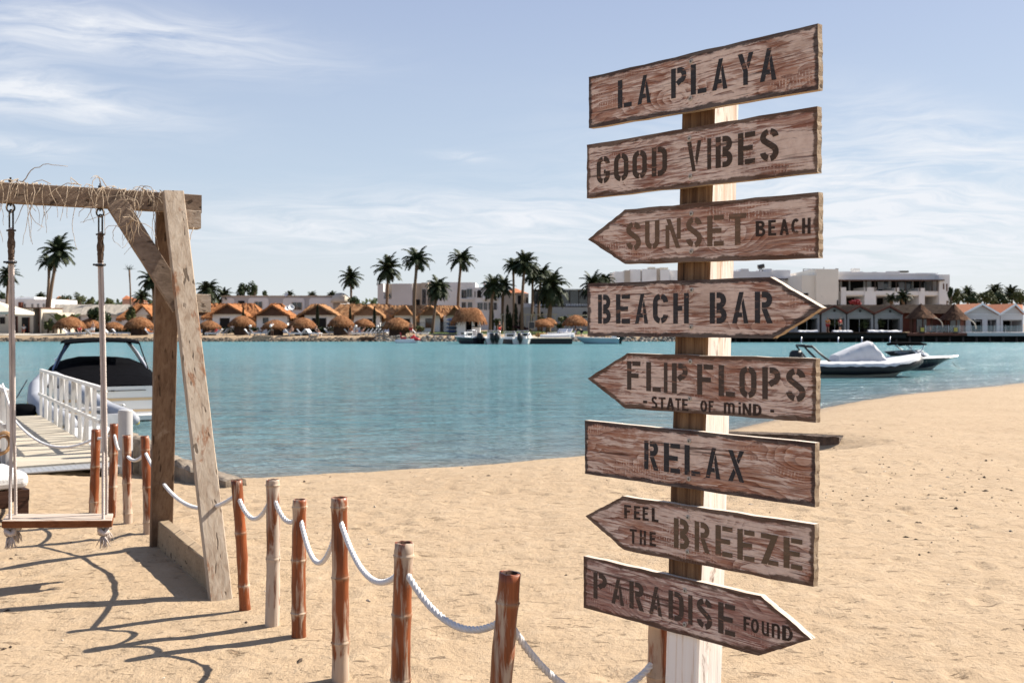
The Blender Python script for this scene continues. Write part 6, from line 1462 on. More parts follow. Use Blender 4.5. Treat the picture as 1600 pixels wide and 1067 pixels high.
rl = thing('glass_railing', 'clear glass railing along the right end of the jetty', 'railing', (X_(1560, YJ), YJ+.4, DZ)); BASES[rl.name] = Vector(rl.location)
mgl, tg_, bg_ = new_mat('clear_glass'); bg_.inputs['Base Color'].default_value = (.75, .8, .8, 1); bg_.inputs['Roughness'].default_value = .05; bg_.inputs['Alpha'].default_value = .10
for x in range(1448, 1700, 18): mb = MB(); mb.bb(X_(x+.5, YJ), X_(x+17, YJ), YJ+.4, YJ+.43, DZ+.05, DZ+.78); put(mb, 'glass_pane', mgl, rl); mb = MB(); mb.bb(X_(x, YJ), X_(x+.4, YJ), YJ+.38, YJ+.45, DZ, DZ+.82); put(mb, 'post', mat_chrome, rl)

# ================================================================== BOATS
def hull_rows(L, B, sh0, sh1, draft=.35, n=16, fine=.45, flare=.86, over=.10, chz=.02):
    rows = dict(keel=[], chine=[], mid=[], sheer=[])
    for i in range(n+1):
        t_ = i/n; f_ = max(0, (t_-fine)/(1-fine)); b_ = B/2*(1-f_**2.3)*(.93+.07*min(t_/.25, 1)); b_ = max(b_, .015)
        sh = sh0+(sh1-sh0)*t_**1.8; bc = b_*flare*(1-.35*f_); zc = chz+(sh*.55)*f_**2.2; zk = -draft+(draft+sh*.35)*f_**3
        xs, xc, xk = L*t_, L*t_*(1-over*.6*f_), L*t_*(1-over*f_)
        rows['keel'].append((xk, 0, zk)); rows['chine'].append((xc, bc, zc)); rows['mid'].append((xc*.5+xs*.5, bc*.45+b_*.55, zc*.45+sh*.55)); rows['sheer'].append((xs, b_, sh))
    return rows
def mirror(r): return [(x, -y, z) for x, y, z in r]
def hull(mb, r, mats=(0, 1, 1, 2), deck=True, smooth=False):
    """bottom, lower side, upper side, deck slots"""
    mb.smooth = smooth
    for k, (a, b_) in enumerate((('keel', 'chine'), ('chine', 'mid'), ('mid', 'sheer'))):
        mb.mi = mats[k]; mb.strip(r[a], r[b_]); mb.strip(mirror(r[b_]), mirror(r[a]))
    mb.mi = mats[1]; tr = [r[k][0] for k in ('keel', 'chine', 'mid', 'sheer')]; mb.add([tr[0], tr[1], tr[2], tr[3]]+[(x, -y, z) for x, y, z in reversed(tr[1:])], [tuple(range(7))])
    if deck: mb.mi = mats[3]; mb.strip([(x, y*.97, z-.02) for x, y, z in r['sheer']], [(x, -y*.97, z-.02) for x, y, z in r['sheer']])
    mb.mi = 0; mb.smooth = False
mat_gel = simple('white_gelcoat', (.64, .635, .62), .25, .03, 1, spec=.5)
mat_gel_beige = simple('beige_stripe', (.55, .40, .24), .35, .04, 2)
mat_gel_navy = simple('navy_gelcoat', (.012, .013, .02), .25, .1, 1)
mat_gel_blue = simple('pale_blue_gelcoat', (.27, .40, .46), .35, .06, 1)
mat_bottom = simple('pale_antifouling', (.42, .44, .40), .6, .08, 1)
mat_blue_tube = simple('blue_tower_tube', (.12, .17, .30), .3, .1, 2, metallic=.3)
def outboard(parent, x, y, z, s=1.):
    mb = MB(); mb.smooth = False
    c_ = Vector((x, y, z))
    prof = [(.0, .05), (.19, .06), (.23, .25), (.21, .50), (.13, .60), (.0, .61)]
    n = 12; vs = []
    for r_, z_ in prof:
        for k in range(n): a = 6.2832*k/n; vs.append(c_+Vector((math.cos(a)*max(r_, .01)*1.25-.10, math.sin(a)*max(r_, .01)*.85, z_))*s)
    mb.smooth = True; mb.add(vs, [(i*n+k, i*n+(k+1) % n, (i+1)*n+(k+1) % n, (i+1)*n+k) for i in range(len(prof)-1) for k in range(n)]); mb.smooth = False
    mb.box(c_+Vector((-.10, 0, -.30))*s, Vector((.16, .09, .72))*s); mb.box(c_+Vector((-.10, 0, -.62))*s, Vector((.42, .07, .12))*s); mb.box(c_+Vector((.06, 0, -.02))*s, Vector((.16, .22, .16))*s)
    return mb.build('outboard_motor', mat_rubber, parent)
def boat(name, label, px, Y, hd, cat='boat', group=None):
    """hd: heading of the bow in degrees, 0 = to the right, 90 = away from the camera"""
    return thing(name, label, cat, (X_(px, Y), Y, WATER_Z), R(hd), group)

# --- wakeboard boat behind the gangway, stern to the camera
wb_ = boat('motorboat', 'white motorboat with black cover and black bimini on a tower, moored behind the gangway', 171, 20.8, 117, 'motorboat')
r = hull_rows(5.6, 2.28, .70, .86, .4, 18, .42, .92, .1, .10)
mb = MB(); hull(mb, r, (2, 0, 0, 0)); mb.build('hull', [mat_gel, mat_gel, mat_bottom], wb_)
mb = MB()
for za, zb, k in ((.40, .46, 1.012), (.16, .21, 1.006)):
    st_ = []
    for side_ in (1, -1):
        A_, B_ = [], []
        for i in range(13):
            c_, m_, s_ = r['chine'][i], r['mid'][i], r['sheer'][i]
            def at_z(z_):
                lo, hi = (c_, m_) if z_ < m_[2] else (m_, s_); f_ = (z_-lo[2])/(hi[2]-lo[2]); return (lo[0]+(hi[0]-lo[0])*f_, side_*((lo[1]+(hi[1]-lo[1])*f_)*k+.004), z_)
            A_.append(at_z(za)); B_.append(at_z(zb))
        mb.strip(A_, B_) if side_ > 0 else mb.strip(B_, A_); st_.append((A_[0], B_[0]))
    (a0, b0), (a1, b1) = st_; d_ = Vector((-.006, 0, 0)); mb.add([Vector(a0)+d_, Vector(b0)+d_, Vector(b1)+d_, Vector(a1)+d_], [(0, 1, 2, 3)])
mb.build('stripe', mat_gel_beige, wb_)
mb = MB(); mb.bb(-.55, -.008, -.98, .98, .06, .125); mb.bb(-.565, -.551, -.96, .96, .03, .13); mb.build('swim_platform', mat_gel, wb_, bevel=.015)
for y in (-.45, -.2): k = MB(); k.box((-.585, y, .05), (.035, .07, .09)); k.build('rubber_buffer', mat_rubber, wb_)
mb = MB(); mb.smooth = True; mb.tube([(-.022, -.12+.17*math.cos(6.2832*i/20), .31+.045*math.sin(6.2832*i/20)) for i in range(21)], .012, 6, cap=False); mb.build('transom_handle', mat_chrome, wb_)
mb = MB(); mb.bb(-.014, -.007, -.72, .72, .605, .62); mb.bb(-.02, -.015, -.1, -.03, .60, .625); mb.build('hatch_line', mat_fr_dk if False else mat_metal, wb_)
mb = MB(); mb.smooth = True; rn = random.Random(3); A_ = []
prof = [(.02, .03), (.25, .10), (.7, .22), (1.25, .33), (1.8, .44), (2.3, .50), (2.8, .52), (3.3, .48), (3.9, .36), (4.6, .22), (5.1, .05)]
for x, h_ in prof:
    t_ = x/5.6; f_ = max(0, (t_-.42)/.58); hb_ = 1.14*(1-f_**2.3)*(.93+.07*min(t_/.25, 1))*1.02; sh = .70+.16*t_**1.8; row = []
    for k in range(13):
        a = math.pi*k/12; cx_, sy_ = math.cos(a), math.sin(a)
        row.append((x, hb_*math.copysign(abs(cx_)**.75, cx_), sh-.05+(h_+.05)*sy_**.85+rn.uniform(-.012, .012)))
    A_.append(row)
for a_, b_ in zip(A_, A_[1:]): mb.strip(a_, b_)
mb.add(A_[0], [tuple(range(13))]); mb.build('cover', mat_black, wb_)
for s_ in (1, -1):
    for dx in (0, .30):
        k = MB(); k.smooth = True; k.tube([(1.75+dx, s_*1.08, .72), (1.95+dx*.9, s_*.98, .98), (2.3+dx*.75, s_*.80, 1.34), (2.5+dx*.6, s_*.62, 1.60)], .036, 8); k.build('tower_leg', mat_chrome if s_ < 0 else mat_blue_tube, wb_)
    k = MB()
    for z_, a_ in ((.95, (1.93, 2.2)), (1.2, (2.15, 2.38))): k.tube([(a_[0], s_*(1.18-z_*.21), z_), (a_[1], s_*(1.18-z_*.21), z_+.02)], .022, 6)
    k.build('tower_rung', mat_chrome, wb_)
    k = MB(); k.tube([(1.6, s_*.76, 1.60), (1.85, s_*1.05, .80)], .014, 6); k.build('strut', mat_rubber, wb_)
mb = MB(); mb.smooth = True; rows = []
for i in range(9):
    x = 1.5+1.9*i/8; rows.append([(x, .78*math.cos(math.pi*k/10), 1.60+.07*math.sin(math.pi*k/10)+.03*math.sin(math.pi*i/8)-.03*(i in (0, 8))) for k in range(11)])
for a_, b_ in zip(rows, rows[1:]): mb.strip(a_, b_)
for a_, b_ in zip(rows, rows[1:]): mb.strip([(x, y, z-.035) for x, y, z in b_], [(x, y, z-.035) for x, y, z in a_])
mb.smooth = False
for rr in (rows[0], rows[-1]): mb.strip(rr, [(x, y, z-.035) for x, y, z in rr])
mb.strip([r_[0] for r_ in rows], [(r_[0][0], r_[0][1], r_[0][2]-.035) for r_ in rows]); mb.strip([r_[-1] for r_ in rows], [(r_[-1][0], r_[-1][1], r_[-1][2]-.035) for r_ in rows]); mb.build('bimini', mat_black, wb_)

# --- pontoon and dinghy by the gangway
gp = GN+GD*GL
po = thing('pontoon', 'white floating pontoon at the far end of the gangway', 'pontoon', (gp.x, gp.y, WATER_Z))
mb = MB(); mb.beam(GW*-3.2+GD*.85+Vector((0, 0, .10)), GW*1.35+GD*.85+Vector((0, 0, .10)), 1.9, .34, side=GD); mb.build('float', mat_plastic, po, bevel=.03)
mb = MB(); mb.beam(GW*1.75+GD*-4.3+Vector((0, 0, .03)), GW*1.75+GD*1.4+Vector((0, 0, .03)), .75, .26, side=GW); mb.build('finger', mat_plastic, po, bevel=.03)
bg_t = P(34, 626, 18.9); mb = MB(); mb.smooth = True; mb.lathe([(.02, .24), (.12, .22), (.2, .13), (.24, .02), (.2, -.04)], 12, (0, 0, 0), jit=.08, seed=3); o_ = mb.build('folded_cover', mat_black); o_.location = (bg_t.x, bg_t.y, WATER_Z+.31); o_.scale = (1.5, .9, .8); tag(o_, 'dark folded tarpaulin lying on the white pontoon', 'tarpaulin')
di = thing('inflatable_dinghy', 'grey inflatable dinghy with raised bow and yellow trim beside the gangway', 'dinghy', (-7.52, 18.2, WATER_Z), R(131))
mb = MB(); mb.smooth = True
for s_ in (1, -1): mb.tube([(-.25, s_*.55, .24), (.1, s_*.55, .26), (1.2, s_*.56, .32), (2.2, s_*.50, .52), (2.8, s_*.32, .74), (3.1, s_*.08, .90), (3.14, -s_*.02, .91)], [.08, .15, .16, .16, .15, .14, .13], 12)
mb.build('tube', simple('grey_hypalon', (.30, .31, .34), .6, .08, 4), di)
mb = MB(); mb.smooth = True
for s_ in (1, -1): mb.tube([(0, s_*.67, .17), (1.2, s_*.69, .22), (2.2, s_*.62, .42), (2.8, s_*.44, .63), (3.14, s_*.16, .79)], .05, 7)
mb.build('rubbing_strake', simple('yellow_rubber', (.50, .36, .02), .5, .1, 4), di)
mb = MB(); mb.bb(-.1, 2.5, -.5, .5, .08, .16); mb.bb(-.12, -.02, -.42, .42, .1, .36); mb.bb(.9, 1.2, -.5, .5, .36, .41); mb.build('floor', simple('pale_dinghy_floor', (.34, .34, .35), .7, .1, 4), di)
mb = MB(); mb.tube([P(42, 594, 21)+Vector((0, 0, .0)), P(26, 621, 19.6)], .012, 5); tag(mb.build('mooring_line', mat_rubber, origin=P(26, 621, 19.6)), 'thin dark mooring line from the grey dinghy down to the pontoon', 'rope')

# --- inflatable boat moored at right
ri = boat('rib_boat', 'black inflatable boat under white covers moored right of FLIPFLOPS board', 1262, 38.2, 4, 'boat')
ri.scale = (1, 1, .88); L = 4.45; mb = MB(); mb.smooth = True
for s_ in (1, -1):
    mb.tube([(-.35, s_*.80, .36), (-.1, s_*.82, .36), (1.5, s_*.84, .36), (2.8, s_*.78, .40), (3.6, s_*.58, .50), (4.1, s_*.32, .62), (4.34, s_*.06, .70), (4.36, -s_*.02, .70)], [.12, .22, .25, .25, .24, .22, .20, .19], 14)
mb.build('tube', mat_rubber, ri)
r = hull_rows(4.2, 1.35, .30, .58, .3, 14, .45, .9, .12, .0); mb = MB(); hull(mb, r, (0, 0, 0, 0)); mb.build('hull', mat_bottom, ri)
mb = MB(); mb.smooth = True; rn = random.Random(6); rows = []
for i in range(23):
    x = -.25+4.72*i/22; f_ = max(0, (x-2.6)/1.85); hb_ = (1.06)*(1-f_**2.6)**.8 if f_ < 1 else .02; hb_ = max(.03, hb_); zt_ = .60+.34*max(0, f_)**1.5; row = []
    sc_ = .05*abs(math.sin(i*1.35))
    for k in range(13):
        a = math.pi*k/12; c_ = math.cos(a); row.append((x, hb_*math.copysign(abs(c_)**.5, c_), zt_-.09-sc_*(k in (0, 12))+.17*abs(math.sin(a))**.5-.10*max(0, math.sin(a)-.8)*5*(.0)+rn.uniform(-.015, .015)))
    rows.append(row)
for a_, b_ in zip(rows, rows[1:]): mb.strip(a_, b_)
mb.add(rows[0], [tuple(range(13))]); mb.add(rows[-1], [tuple(range(13))]); mat_cov = simple('white_boat_cover', (.55, .55, .57), .85, .08, 3, bmp=.5, bscale=6); mb.build('cover', mat_cov, ri)
mb = MB(); mb.smooth = True; rows = []
for x, h_, hw in ((.95, .02, .52), (1.05, .42, .50), (1.5, .72, .46), (2.0, 1.0, .40), (2.35, 1.14, .36), (2.5, 1.08, .38), (2.75, .62, .46), (3.0, .02, .54)):
    rows.append([(x, hw*c_, 0.60+h_*.80*s_) for c_, s_ in ((1, 0), (.95, .55), (.8, .93), (.4, 1.02), (0, 1.05), (-.4, 1.02), (-.8, .93), (-.95, .55), (-1, 0))])
for a_, b_ in zip(rows, rows[1:]): mb.strip(a_, b_)
mb.build('console_cover', mat_cov, ri)
mb = MB(); mb.smooth = True
for y in (.42, -.42):
    mb.tube([(.70, y*1.5, .62), (.28, y*1.2, 1.02), (.02, y, 1.32), (-.28, y, 1.35)], .045, 7); mb.tube([(.25, y*1.5, .62), (.02, y*1.2, .95), (-.28, y, 1.31)], .035, 7)
mb.tube([(0, .45, 1.32), (0, -.45, 1.32)], .06, 7); mb.tube([(-.26, .45, 1.35), (-.26, -.45, 1.35)], .06, 7); mb.build('roll_bar', mat_rubber, ri)
outboard(ri, -.35, 0, .55, 1.0)
# --- speedboat beyond it
sp_ = boat('speedboat', 'speedboat with navy band, white deck and folded black bimini behind the inflatable boat', 1348, 44.2, 1, 'speedboat')
sp_.scale = (1, 1, .62)
r = hull_rows(4.25, 1.75, .78, .92, .35, 16, .40, .85, .22, .12); mb = MB(); hull(mb, r, (2, 1, 1, 0)); mb.build('hull', [mat_gel, mat_gel_navy, mat_bottom], sp_)
mb = MB(); rows = []
for i in range(17):
    x, y, z = r['sheer'][i]; rows.append([(x, y*1.01, z), (x, y*.8, z+.10), (x, 0, z+.16-.06*(i/16)), (x, -y*.8, z+.10), (x, -y*1.01, z)])
mb.smooth = True
for a_, b_ in zip(rows, rows[1:]): mb.strip(a_, b_)
mb.build('deck', mat_gel, sp_)
mb = MB(); a_ = [Vector((1.55, .72, .92)), Vector((2.55, .60, 1.0)), Vector((2.95, .0, 1.04)), Vector((2.55, -.60, 1.0)), Vector((1.55, -.72, .92))]; b_ = [p+Vector((-.36, -.08*(1 if p.y > 0 else -1 if p.y < 0 else 0), .34)) for p in a_]; mb.strip(a_, b_); mb.build('windshield', mat_glass, sp_)
mb = MB(); mb.tube(b_, .03, 6); mb.tube([a_[2], b_[2]], .03, 6); mb.tube([a_[1], b_[1]], .035, 6); mb.tube([a_[3], b_[3]], .035, 6); mb.build('windshield_frame', mat_chrome, sp_)
mb = MB(); mb.smooth = True; mb.tube([(1.35, .6, 1.78), (1.6, .62, 1.86), (2.3, .6, 1.86), (2.6, .55, 1.82)], [.09, .12, .11, .06], 8); mb.tube([(1.35, -.6, 1.78), (1.6, -.62, 1.86), (2.3, -.6, 1.86), (2.6, -.55, 1.82)], [.09, .12, .11, .06], 8); mb.smooth = False; mb.bb(1.4, 2.5, -.6, .6, 1.80, 1.88); mb.build('bimini', mat_black, sp_)
for y in (.66, -.66):
    k = MB(); k.tube([(1.7, y, 1.75), (2.35, y, .95)], .04, 6); k.build('strut', mat_chrome, sp_); k = MB(); k.tube([(2.5, y*.9, 1.78), (2.2, y, .95)], .022, 6); k.build('strut', mat_chrome, sp_)
k = MB(); k.tube([(4.0, 0, .55), (4.15, 0, .25), (4.45, -.05, .02), (4.9, -.1, -.01)], .014, 5); k.build('anchor_line', mat_rubber, sp_)
# --- moored boats on the far side
def small_boat(label, px, Y, hd, L, B, side, sh=.75, motors=(0,), cabin=True, flip=False):
    t_ = boat('moored_boat', label, px, Y, hd, 'boat'); t_.scale = (.92, .92, .80 if cabin else 1.); r = hull_rows(L, B, sh, sh*1.2, .3, 12, .42, .88, .12, .06)
    mb = MB(); hull(mb, r, (1, 1, 1, 0)); mb.build('hull', [mat_gel, side], t_)
    mb = MB(); mb.smooth = True; mb.tube([(x, y, z+.02) for x, y, z in r['sheer']]+[(x, -y, z+.02) for x, y, z in reversed(r['sheer'])], .06, 6); mb.build('gunwale', mat_gel, t_)
    if cabin:
        mb = MB(); x0, x1 = L*.38, L*.72; mb.prism([(x0, B*.33, sh), (x0+.25, B*.30, sh+.75), (x1-.6, B*.27, sh+.72), (x1, B*.2, sh)], (0, -B*.6, 0)); mb.build('cabin', mat_gel, t_)
        mb = MB(); mb.bb(x0+.28, x1-.75, -B*.335, B*.335, sh+.42, sh+.66); mb.bb(x0+.05, x0+.1, -B*.22, B*.2, sh+.3, sh+.62); mb.build('cabin_window', mat_glass, t_)
        mb = MB(); mb.smooth = True; mb.tube([(x0-.5, B*.36, sh), (x0-.4, B*.33, sh+.95), (x0-.4, -B*.33, sh+.95), (x0-.5, -B*.36, sh)], .035, 6); mb.build('rail_arch', mat_chrome, t_)
    mb = MB(); mb.bb(.25, .7, -B*.3, B*.3, sh-.03, sh+.28); mb.build('seat', mat_plastic, t_)
    for y in motors: outboard(t_, -.12/1.7, y/1.7, (sh-.05)/1.7, 1.7)
    return t_
small_boat('navy-hulled motorboat, leftmost of the boats moored across the water', 748, 102.2, 128, 4.6, 1.9, mat_gel_navy, .8, (.0,))
small_boat('white motorboat with two black outboards moored beside the navy-hulled one', 773, 101.2, 95, 5.2, 2.1, mat_gel, .75, (.38, -.38))
small_boat('white motorboat with dark stripe, second from the black floating dock', 794, 102.5, 84, 5.0, 1.9, mat_gel_navy, .62, ())
small_boat('white motorboat with a single large outboard touching the black floating dock', 813, 101.0, 80, 5.0, 2.0, mat_gel, .72, (.0,))
lb = small_boat('long pale blue open boat alongside the floating dock, outboard to the right', 966, 103.0, 183, 4.7, 1.35, mat_gel_blue, .55, (0,), False)
fd = thing('floating_dock', 'black-sided floating dock with pale deck across the water', 'dock', (X_(860, 102), 102, WATER_Z)); BASES[fd.name] = Vector(fd.location)
mb = MB(); mb.bb(X_(824, 102), X_(894, 102), 102, 117.2, -.52, .14); put(mb, 'float', mat_rubber, fd); mb = MB(); mb.bb(X_(823.6, 102), X_(894.4, 102), 101.9, 117.3, .141, .22); put(mb, 'deck', mat_deckwood, fd)
for px in (841, 854): mb = MB(); mb.tube([(X_(px, 107), 107, .2), (X_(px, 107), 107, .75)], .07, 8); put(mb, 'bollard', mat_brown, fd)
for px, Y, rz, lab in ((869, 106.5, 172, 'white upturned dinghy on the floating dock, nearer one'), (876, 109, 168, 'white upturned dinghy on the floating dock, farther one')):
    t_ = thing('upturned_dinghy', lab, 'dinghy', (X_(px, Y), Y, .22), R(rz)); mb = MB(); mb.smooth = True; rows = []
    for i in range(11):
        f_ = i/10; b_ = .62*math.sin(math.pi*(.12+.86*f_)/1.05)**.6; rows.append([(-1.5+3.2*f_, b_*math.cos(math.pi*k/8), .02+.44*(1-.4*f_)*math.sin(math.pi*k/8)) for k in range(9)])
    for a_, b_ in zip(rows, rows[1:]): mb.strip(a_, b_)
    mb.add(rows[0], [tuple(range(9))]); mb.add(rows[-1], [tuple(range(9))]); mb.build('hull', mat_gel, t_); mb = MB(); mb.tube([rows[i][4] for i in range(11)], .03, 5); mb.build('keel', mat_plastic, t_)
yb_ = P(847, 526, 112); mb = MB(); mb.smooth = True; mb.tube([(-.75, 0, .18), (-.6, .1, .2), (.5, .1, .2), (.75, 0, .18)], [.1, .24, .24, .1], 10); mb.tube([(-.7, .35, .16), (.6, .35, .16)], [.16, .16], 10); o_ = mb.build('yellow_float', simple('ochre_plastic', (.36, .21, .05), .6, .1, 3)); o_.location = (yb_.x, 112, .22); tag(o_, 'ochre yellow float lying on the floating dock', 'float')
pb = boat('pedal_boat', 'red and white pedal boat moored at the far rocks', 636, 108.5, 8, 'pedal boat')
for y in (.55, -.55):
    mb = MB(); mb.smooth = True; mb.tube([(-1.3, y, .22), (-1.1, y, .14), (0, y, .12), (.9, y, .16), (1.35, y, .32)], [.1, .25, .27, .25, .08], 10); mb.build('hull', mat_plastic, pb)
mr = simple('red_plastic', (.42, .02, .025), .4, .08, 3)
mb = MB(); mb.bb(-.9, .8, -.75, .75, .30, .40); mb.build('platform', mat_plastic, pb)
for x, y in ((-.35, .4), (-.35, -.4)): mb = MB(); mb.bb(x-.25, x+.25, y-.27, y+.27, .41, .62); mb.prism([(x-.33, y+.27, .41), (x-.22, y+.27, .41), (x-.30, y+.27, 1.12), (x-.42, y+.27, 1.12)], (0, -.54, 0)); mb.build('seat', mr, pb)
mb = MB(); mb.smooth = True; mb.tube([(.75, -.7, .42), (.95, -.75, .42), (1.4, -.75, .35)], [.1, .2, .1], 9); mb.tube([(.4, .1, .5), (.75, .1, .72), (.95, .1, .5)], [.08, .25, .1], 9); mb.build('bow_fairing', mr, pb)
# ---- notice board, lamps, loungers
nbd = base_thing('notice_board', 'black notice board on a post at the far waterside', 'sign', 831, 118.6)
mb = MB(); mb.tube([(X_(831, 118.6), 118.6, fz(118.6)-.3), (X_(831, 118.6), 118.6, Z_(513, 118.6))], .05, 7); put(mb, 'post', mat_metal, nbd)
mb = MB(); fb(mb, 826.3, 835.2, 503.2, 513.2, 118.52, .06); put(mb, 'board', mat_gel_navy, nbd)
mb = MB()
for q_ in ((825.7, 826.2, 502.6, 513.8), (835.3, 835.8, 502.6, 513.8), (826.2, 835.3, 502.6, 503.1), (826.2, 835.3, 513.3, 513.8)): fb(mb, *q_, 118.48, .10)
put(mb, 'frame', mat_wall_b, nbd)
mat_globe = simple('white_globe', (.70, .69, .66), .3, .02, 2)
for px, y, Y, lab in ((391, 509.5, 119.2, 'lamp post with white globe, left of the widest umbrella screen'), (423, 509.5, 119.2, 'lamp post with white globe just left of the widest umbrella screen'), (418.5, 512.8, 121.5, 'lower globe lamp behind the tall lamp by the widest umbrella screen'), (556, 509.7, 119.2, 'globe lamp between the two umbrellas right of the cypress gable'), (590, 510.2, 119.0, 'globe lamp on a black post at the top of the right beach steps'), (222.5, 508.5, 120.5, 'globe lamp before the dark screen left of the swing legs'), (225, 512.3, 121.3, 'second, lower globe lamp before the dark screen left of the swing legs'), (374, 508.2, 123, 'globe lamp at the foot of the dark tall gable')):
    t_ = base_thing('globe_lamp', lab, 'lamp', px, Y, 'globe lamps on the far beach'); z_ = Z_(y, Y); mb = MB(); mb.tube([(X_(px, Y), Y, fz(Y)-.3), (X_(px, Y), Y, z_-.1)], .045, 7); put(mb, 'post', mat_fr_dk, t_)
    mb = MB(); mb.smooth = True; mb.lathe([(.17*math.sin(R(a)), .17*math.cos(R(a))) for a in range(8, 173, 15)], 12, (X_(px, Y), Y, z_)); put(mb, 'globe', mat_globe, t_)
stp = thing('beach_steps', 'pale timber beach steps between two globe lamps', 'steps', (X_(407, 117.6), 117.6, -.3)); BASES[stp.name] = Vector(stp.location)
for i in range(4): mb = MB(); mb.bb(X_(391.5, 117), X_(421, 117), 116.75+i*.42, 117.25+i*.42, -.30+i*.155, -.24+i*.155); put(mb, 'tread', mat_deckwood, stp)
for px in (391, 421.4): mb = MB(); mb.prism([(X_(px, 117), 116.7, -.6), (X_(px, 117), 116.7, -.32), (X_(px, 117), 118.4, .25), (X_(px, 117), 118.4, -.05)], (.08, 0, 0)); put(mb, 'stringer', mat_fr_dk, stp)
st2 = thing('beach_steps', 'dark timber beach steps below the globe lamp on a black post', 'steps', (X_(575, 117.6), 117.6, -.3)); BASES[st2.name] = Vector(st2.location)
for i in range(3): mb = MB(); mb.bb(X_(561, 117), X_(588, 117), 116.75+i*.45, 117.25+i*.45, -.25+i*.18, -.19+i*.18); put(mb, 'tread', mat_brown, st2)
mb = MB(); mb.bb(X_(560, 117), X_(590, 117), 117.5, 117.6, -.6, -.1); put(mb, 'riser', mat_void, st2)
def lounger_proto():
    t_ = thing('sun_lounger', 'lounger', 'sun lounger', (0, 0, 0), 0, 'white sun loungers on the far shore')
    mb = MB(); mb.bb(-.55, 1.0, -.32, .32, .27, .36); mb.build('pad', mat_towel, t_)
    mb = MB(); mb.prism([(-.55, -.32, .28), (-1.02, -.32, .80), (-1.09, -.32, .74), (-.62, -.32, .22)], (0, .64, 0)); mb.build('backrest', mat_towel, t_)
    mb = MB(); mb.bb(-.6, 1.0, -.33, -.28, .2, .262); mb.bb(-.6, 1.0, .28, .33, .2, .262); mb.build('frame', mat_plastic, t_)
    for x in (-.5, .85):
        for y in (-.3, .3): k = MB(); k.bb(x-.03, x+.03, y-.03, y+.03, -.05, .199); k.build('leg', mat_plastic, t_)
    return t_
lp_ = lounger_proto(); first = True
A1 = 'white sun lounger on the far bank among the thatched umbrellas with dark screens'; A2 = 'white sun lounger at the left, by the umbrellas on open poles'; A3 = 'white sun lounger in the packed row before the straw gables'; A4 = 'white sun lounger beside the floating dock lawn'
for px, Y, rz, lab in ((113, 120, 10, A2), (117.5, 120.6, 5, A2), (129, 120, 170, A2), (148, 119.6, 40, A2), (177, 120, 5, A2), (190, 120.2, 12, A2), (241, 119.4, 0, A1), (334, 119.2, 178, A1), (346, 122, 160, A1), (396, 119.6, 5, A1), (404, 120.2, 20, A1), (411, 120, 175, A1), (459, 118.9, 8, A1), (465, 119.4, 170, A1), (478, 119.8, 4, A1), (491, 118.9, -30, A1), (520, 122, 0, A1), (552, 119.4, 15, A1), (563, 120.6, 190, A3), (569, 121, 185, A3), (575, 120.7, 182, A3), (581, 121, 178, A3), (587, 121.4, 180, A3), (600, 122, 250, A3), (657, 120, 0, A1), (864, 119.6, 200, A4), (871, 121, 240, A4), (878, 120.6, 245, A4), (885, 121, 240, A4), (891, 119.8, 200, A4)):
    loc = (X_(px, Y), Y, fz(Y)+.02)
    if first: lp_.location = loc; lp_.rotation_euler.z = R(rz); lp_['label'] = lab; first = False
    else: dup(lp_, loc, R(rz), lab)
for px, Y, lab in ((1262, 114.5, 'white cushions piled on the jetty below the arrow tip'), (1316, 114.3, 'white lounge cushions on the jetty between two boathouses'), (1382, 114.2, 'long white lounge cushions on the jetty before the right boathouse')):
    w_ = 1.9 if px == 1382 else 1.1; t_ = thing('lounge_cushion', lab, 'cushion', (X_(px, Y), Y, DZ)); rn = random.Random(px); mb = MB(); mb.smooth = True
    rows = [[(w_*(i/14-.5)*2, .35*math.cos(math.pi*k/6), .02+.26*math.sin(math.pi*k/6)*(.55+.5*rn.random())) for k in range(7)] for i in range(15)]
    for a_, b_ in zip(rows, rows[1:]): mb.strip(a_, b_)
    mb.add(rows[0], [tuple(range(7))]); mb.add(rows[-1], [tuple(range(7))]); mb.build('pad', mat_towel, t_)

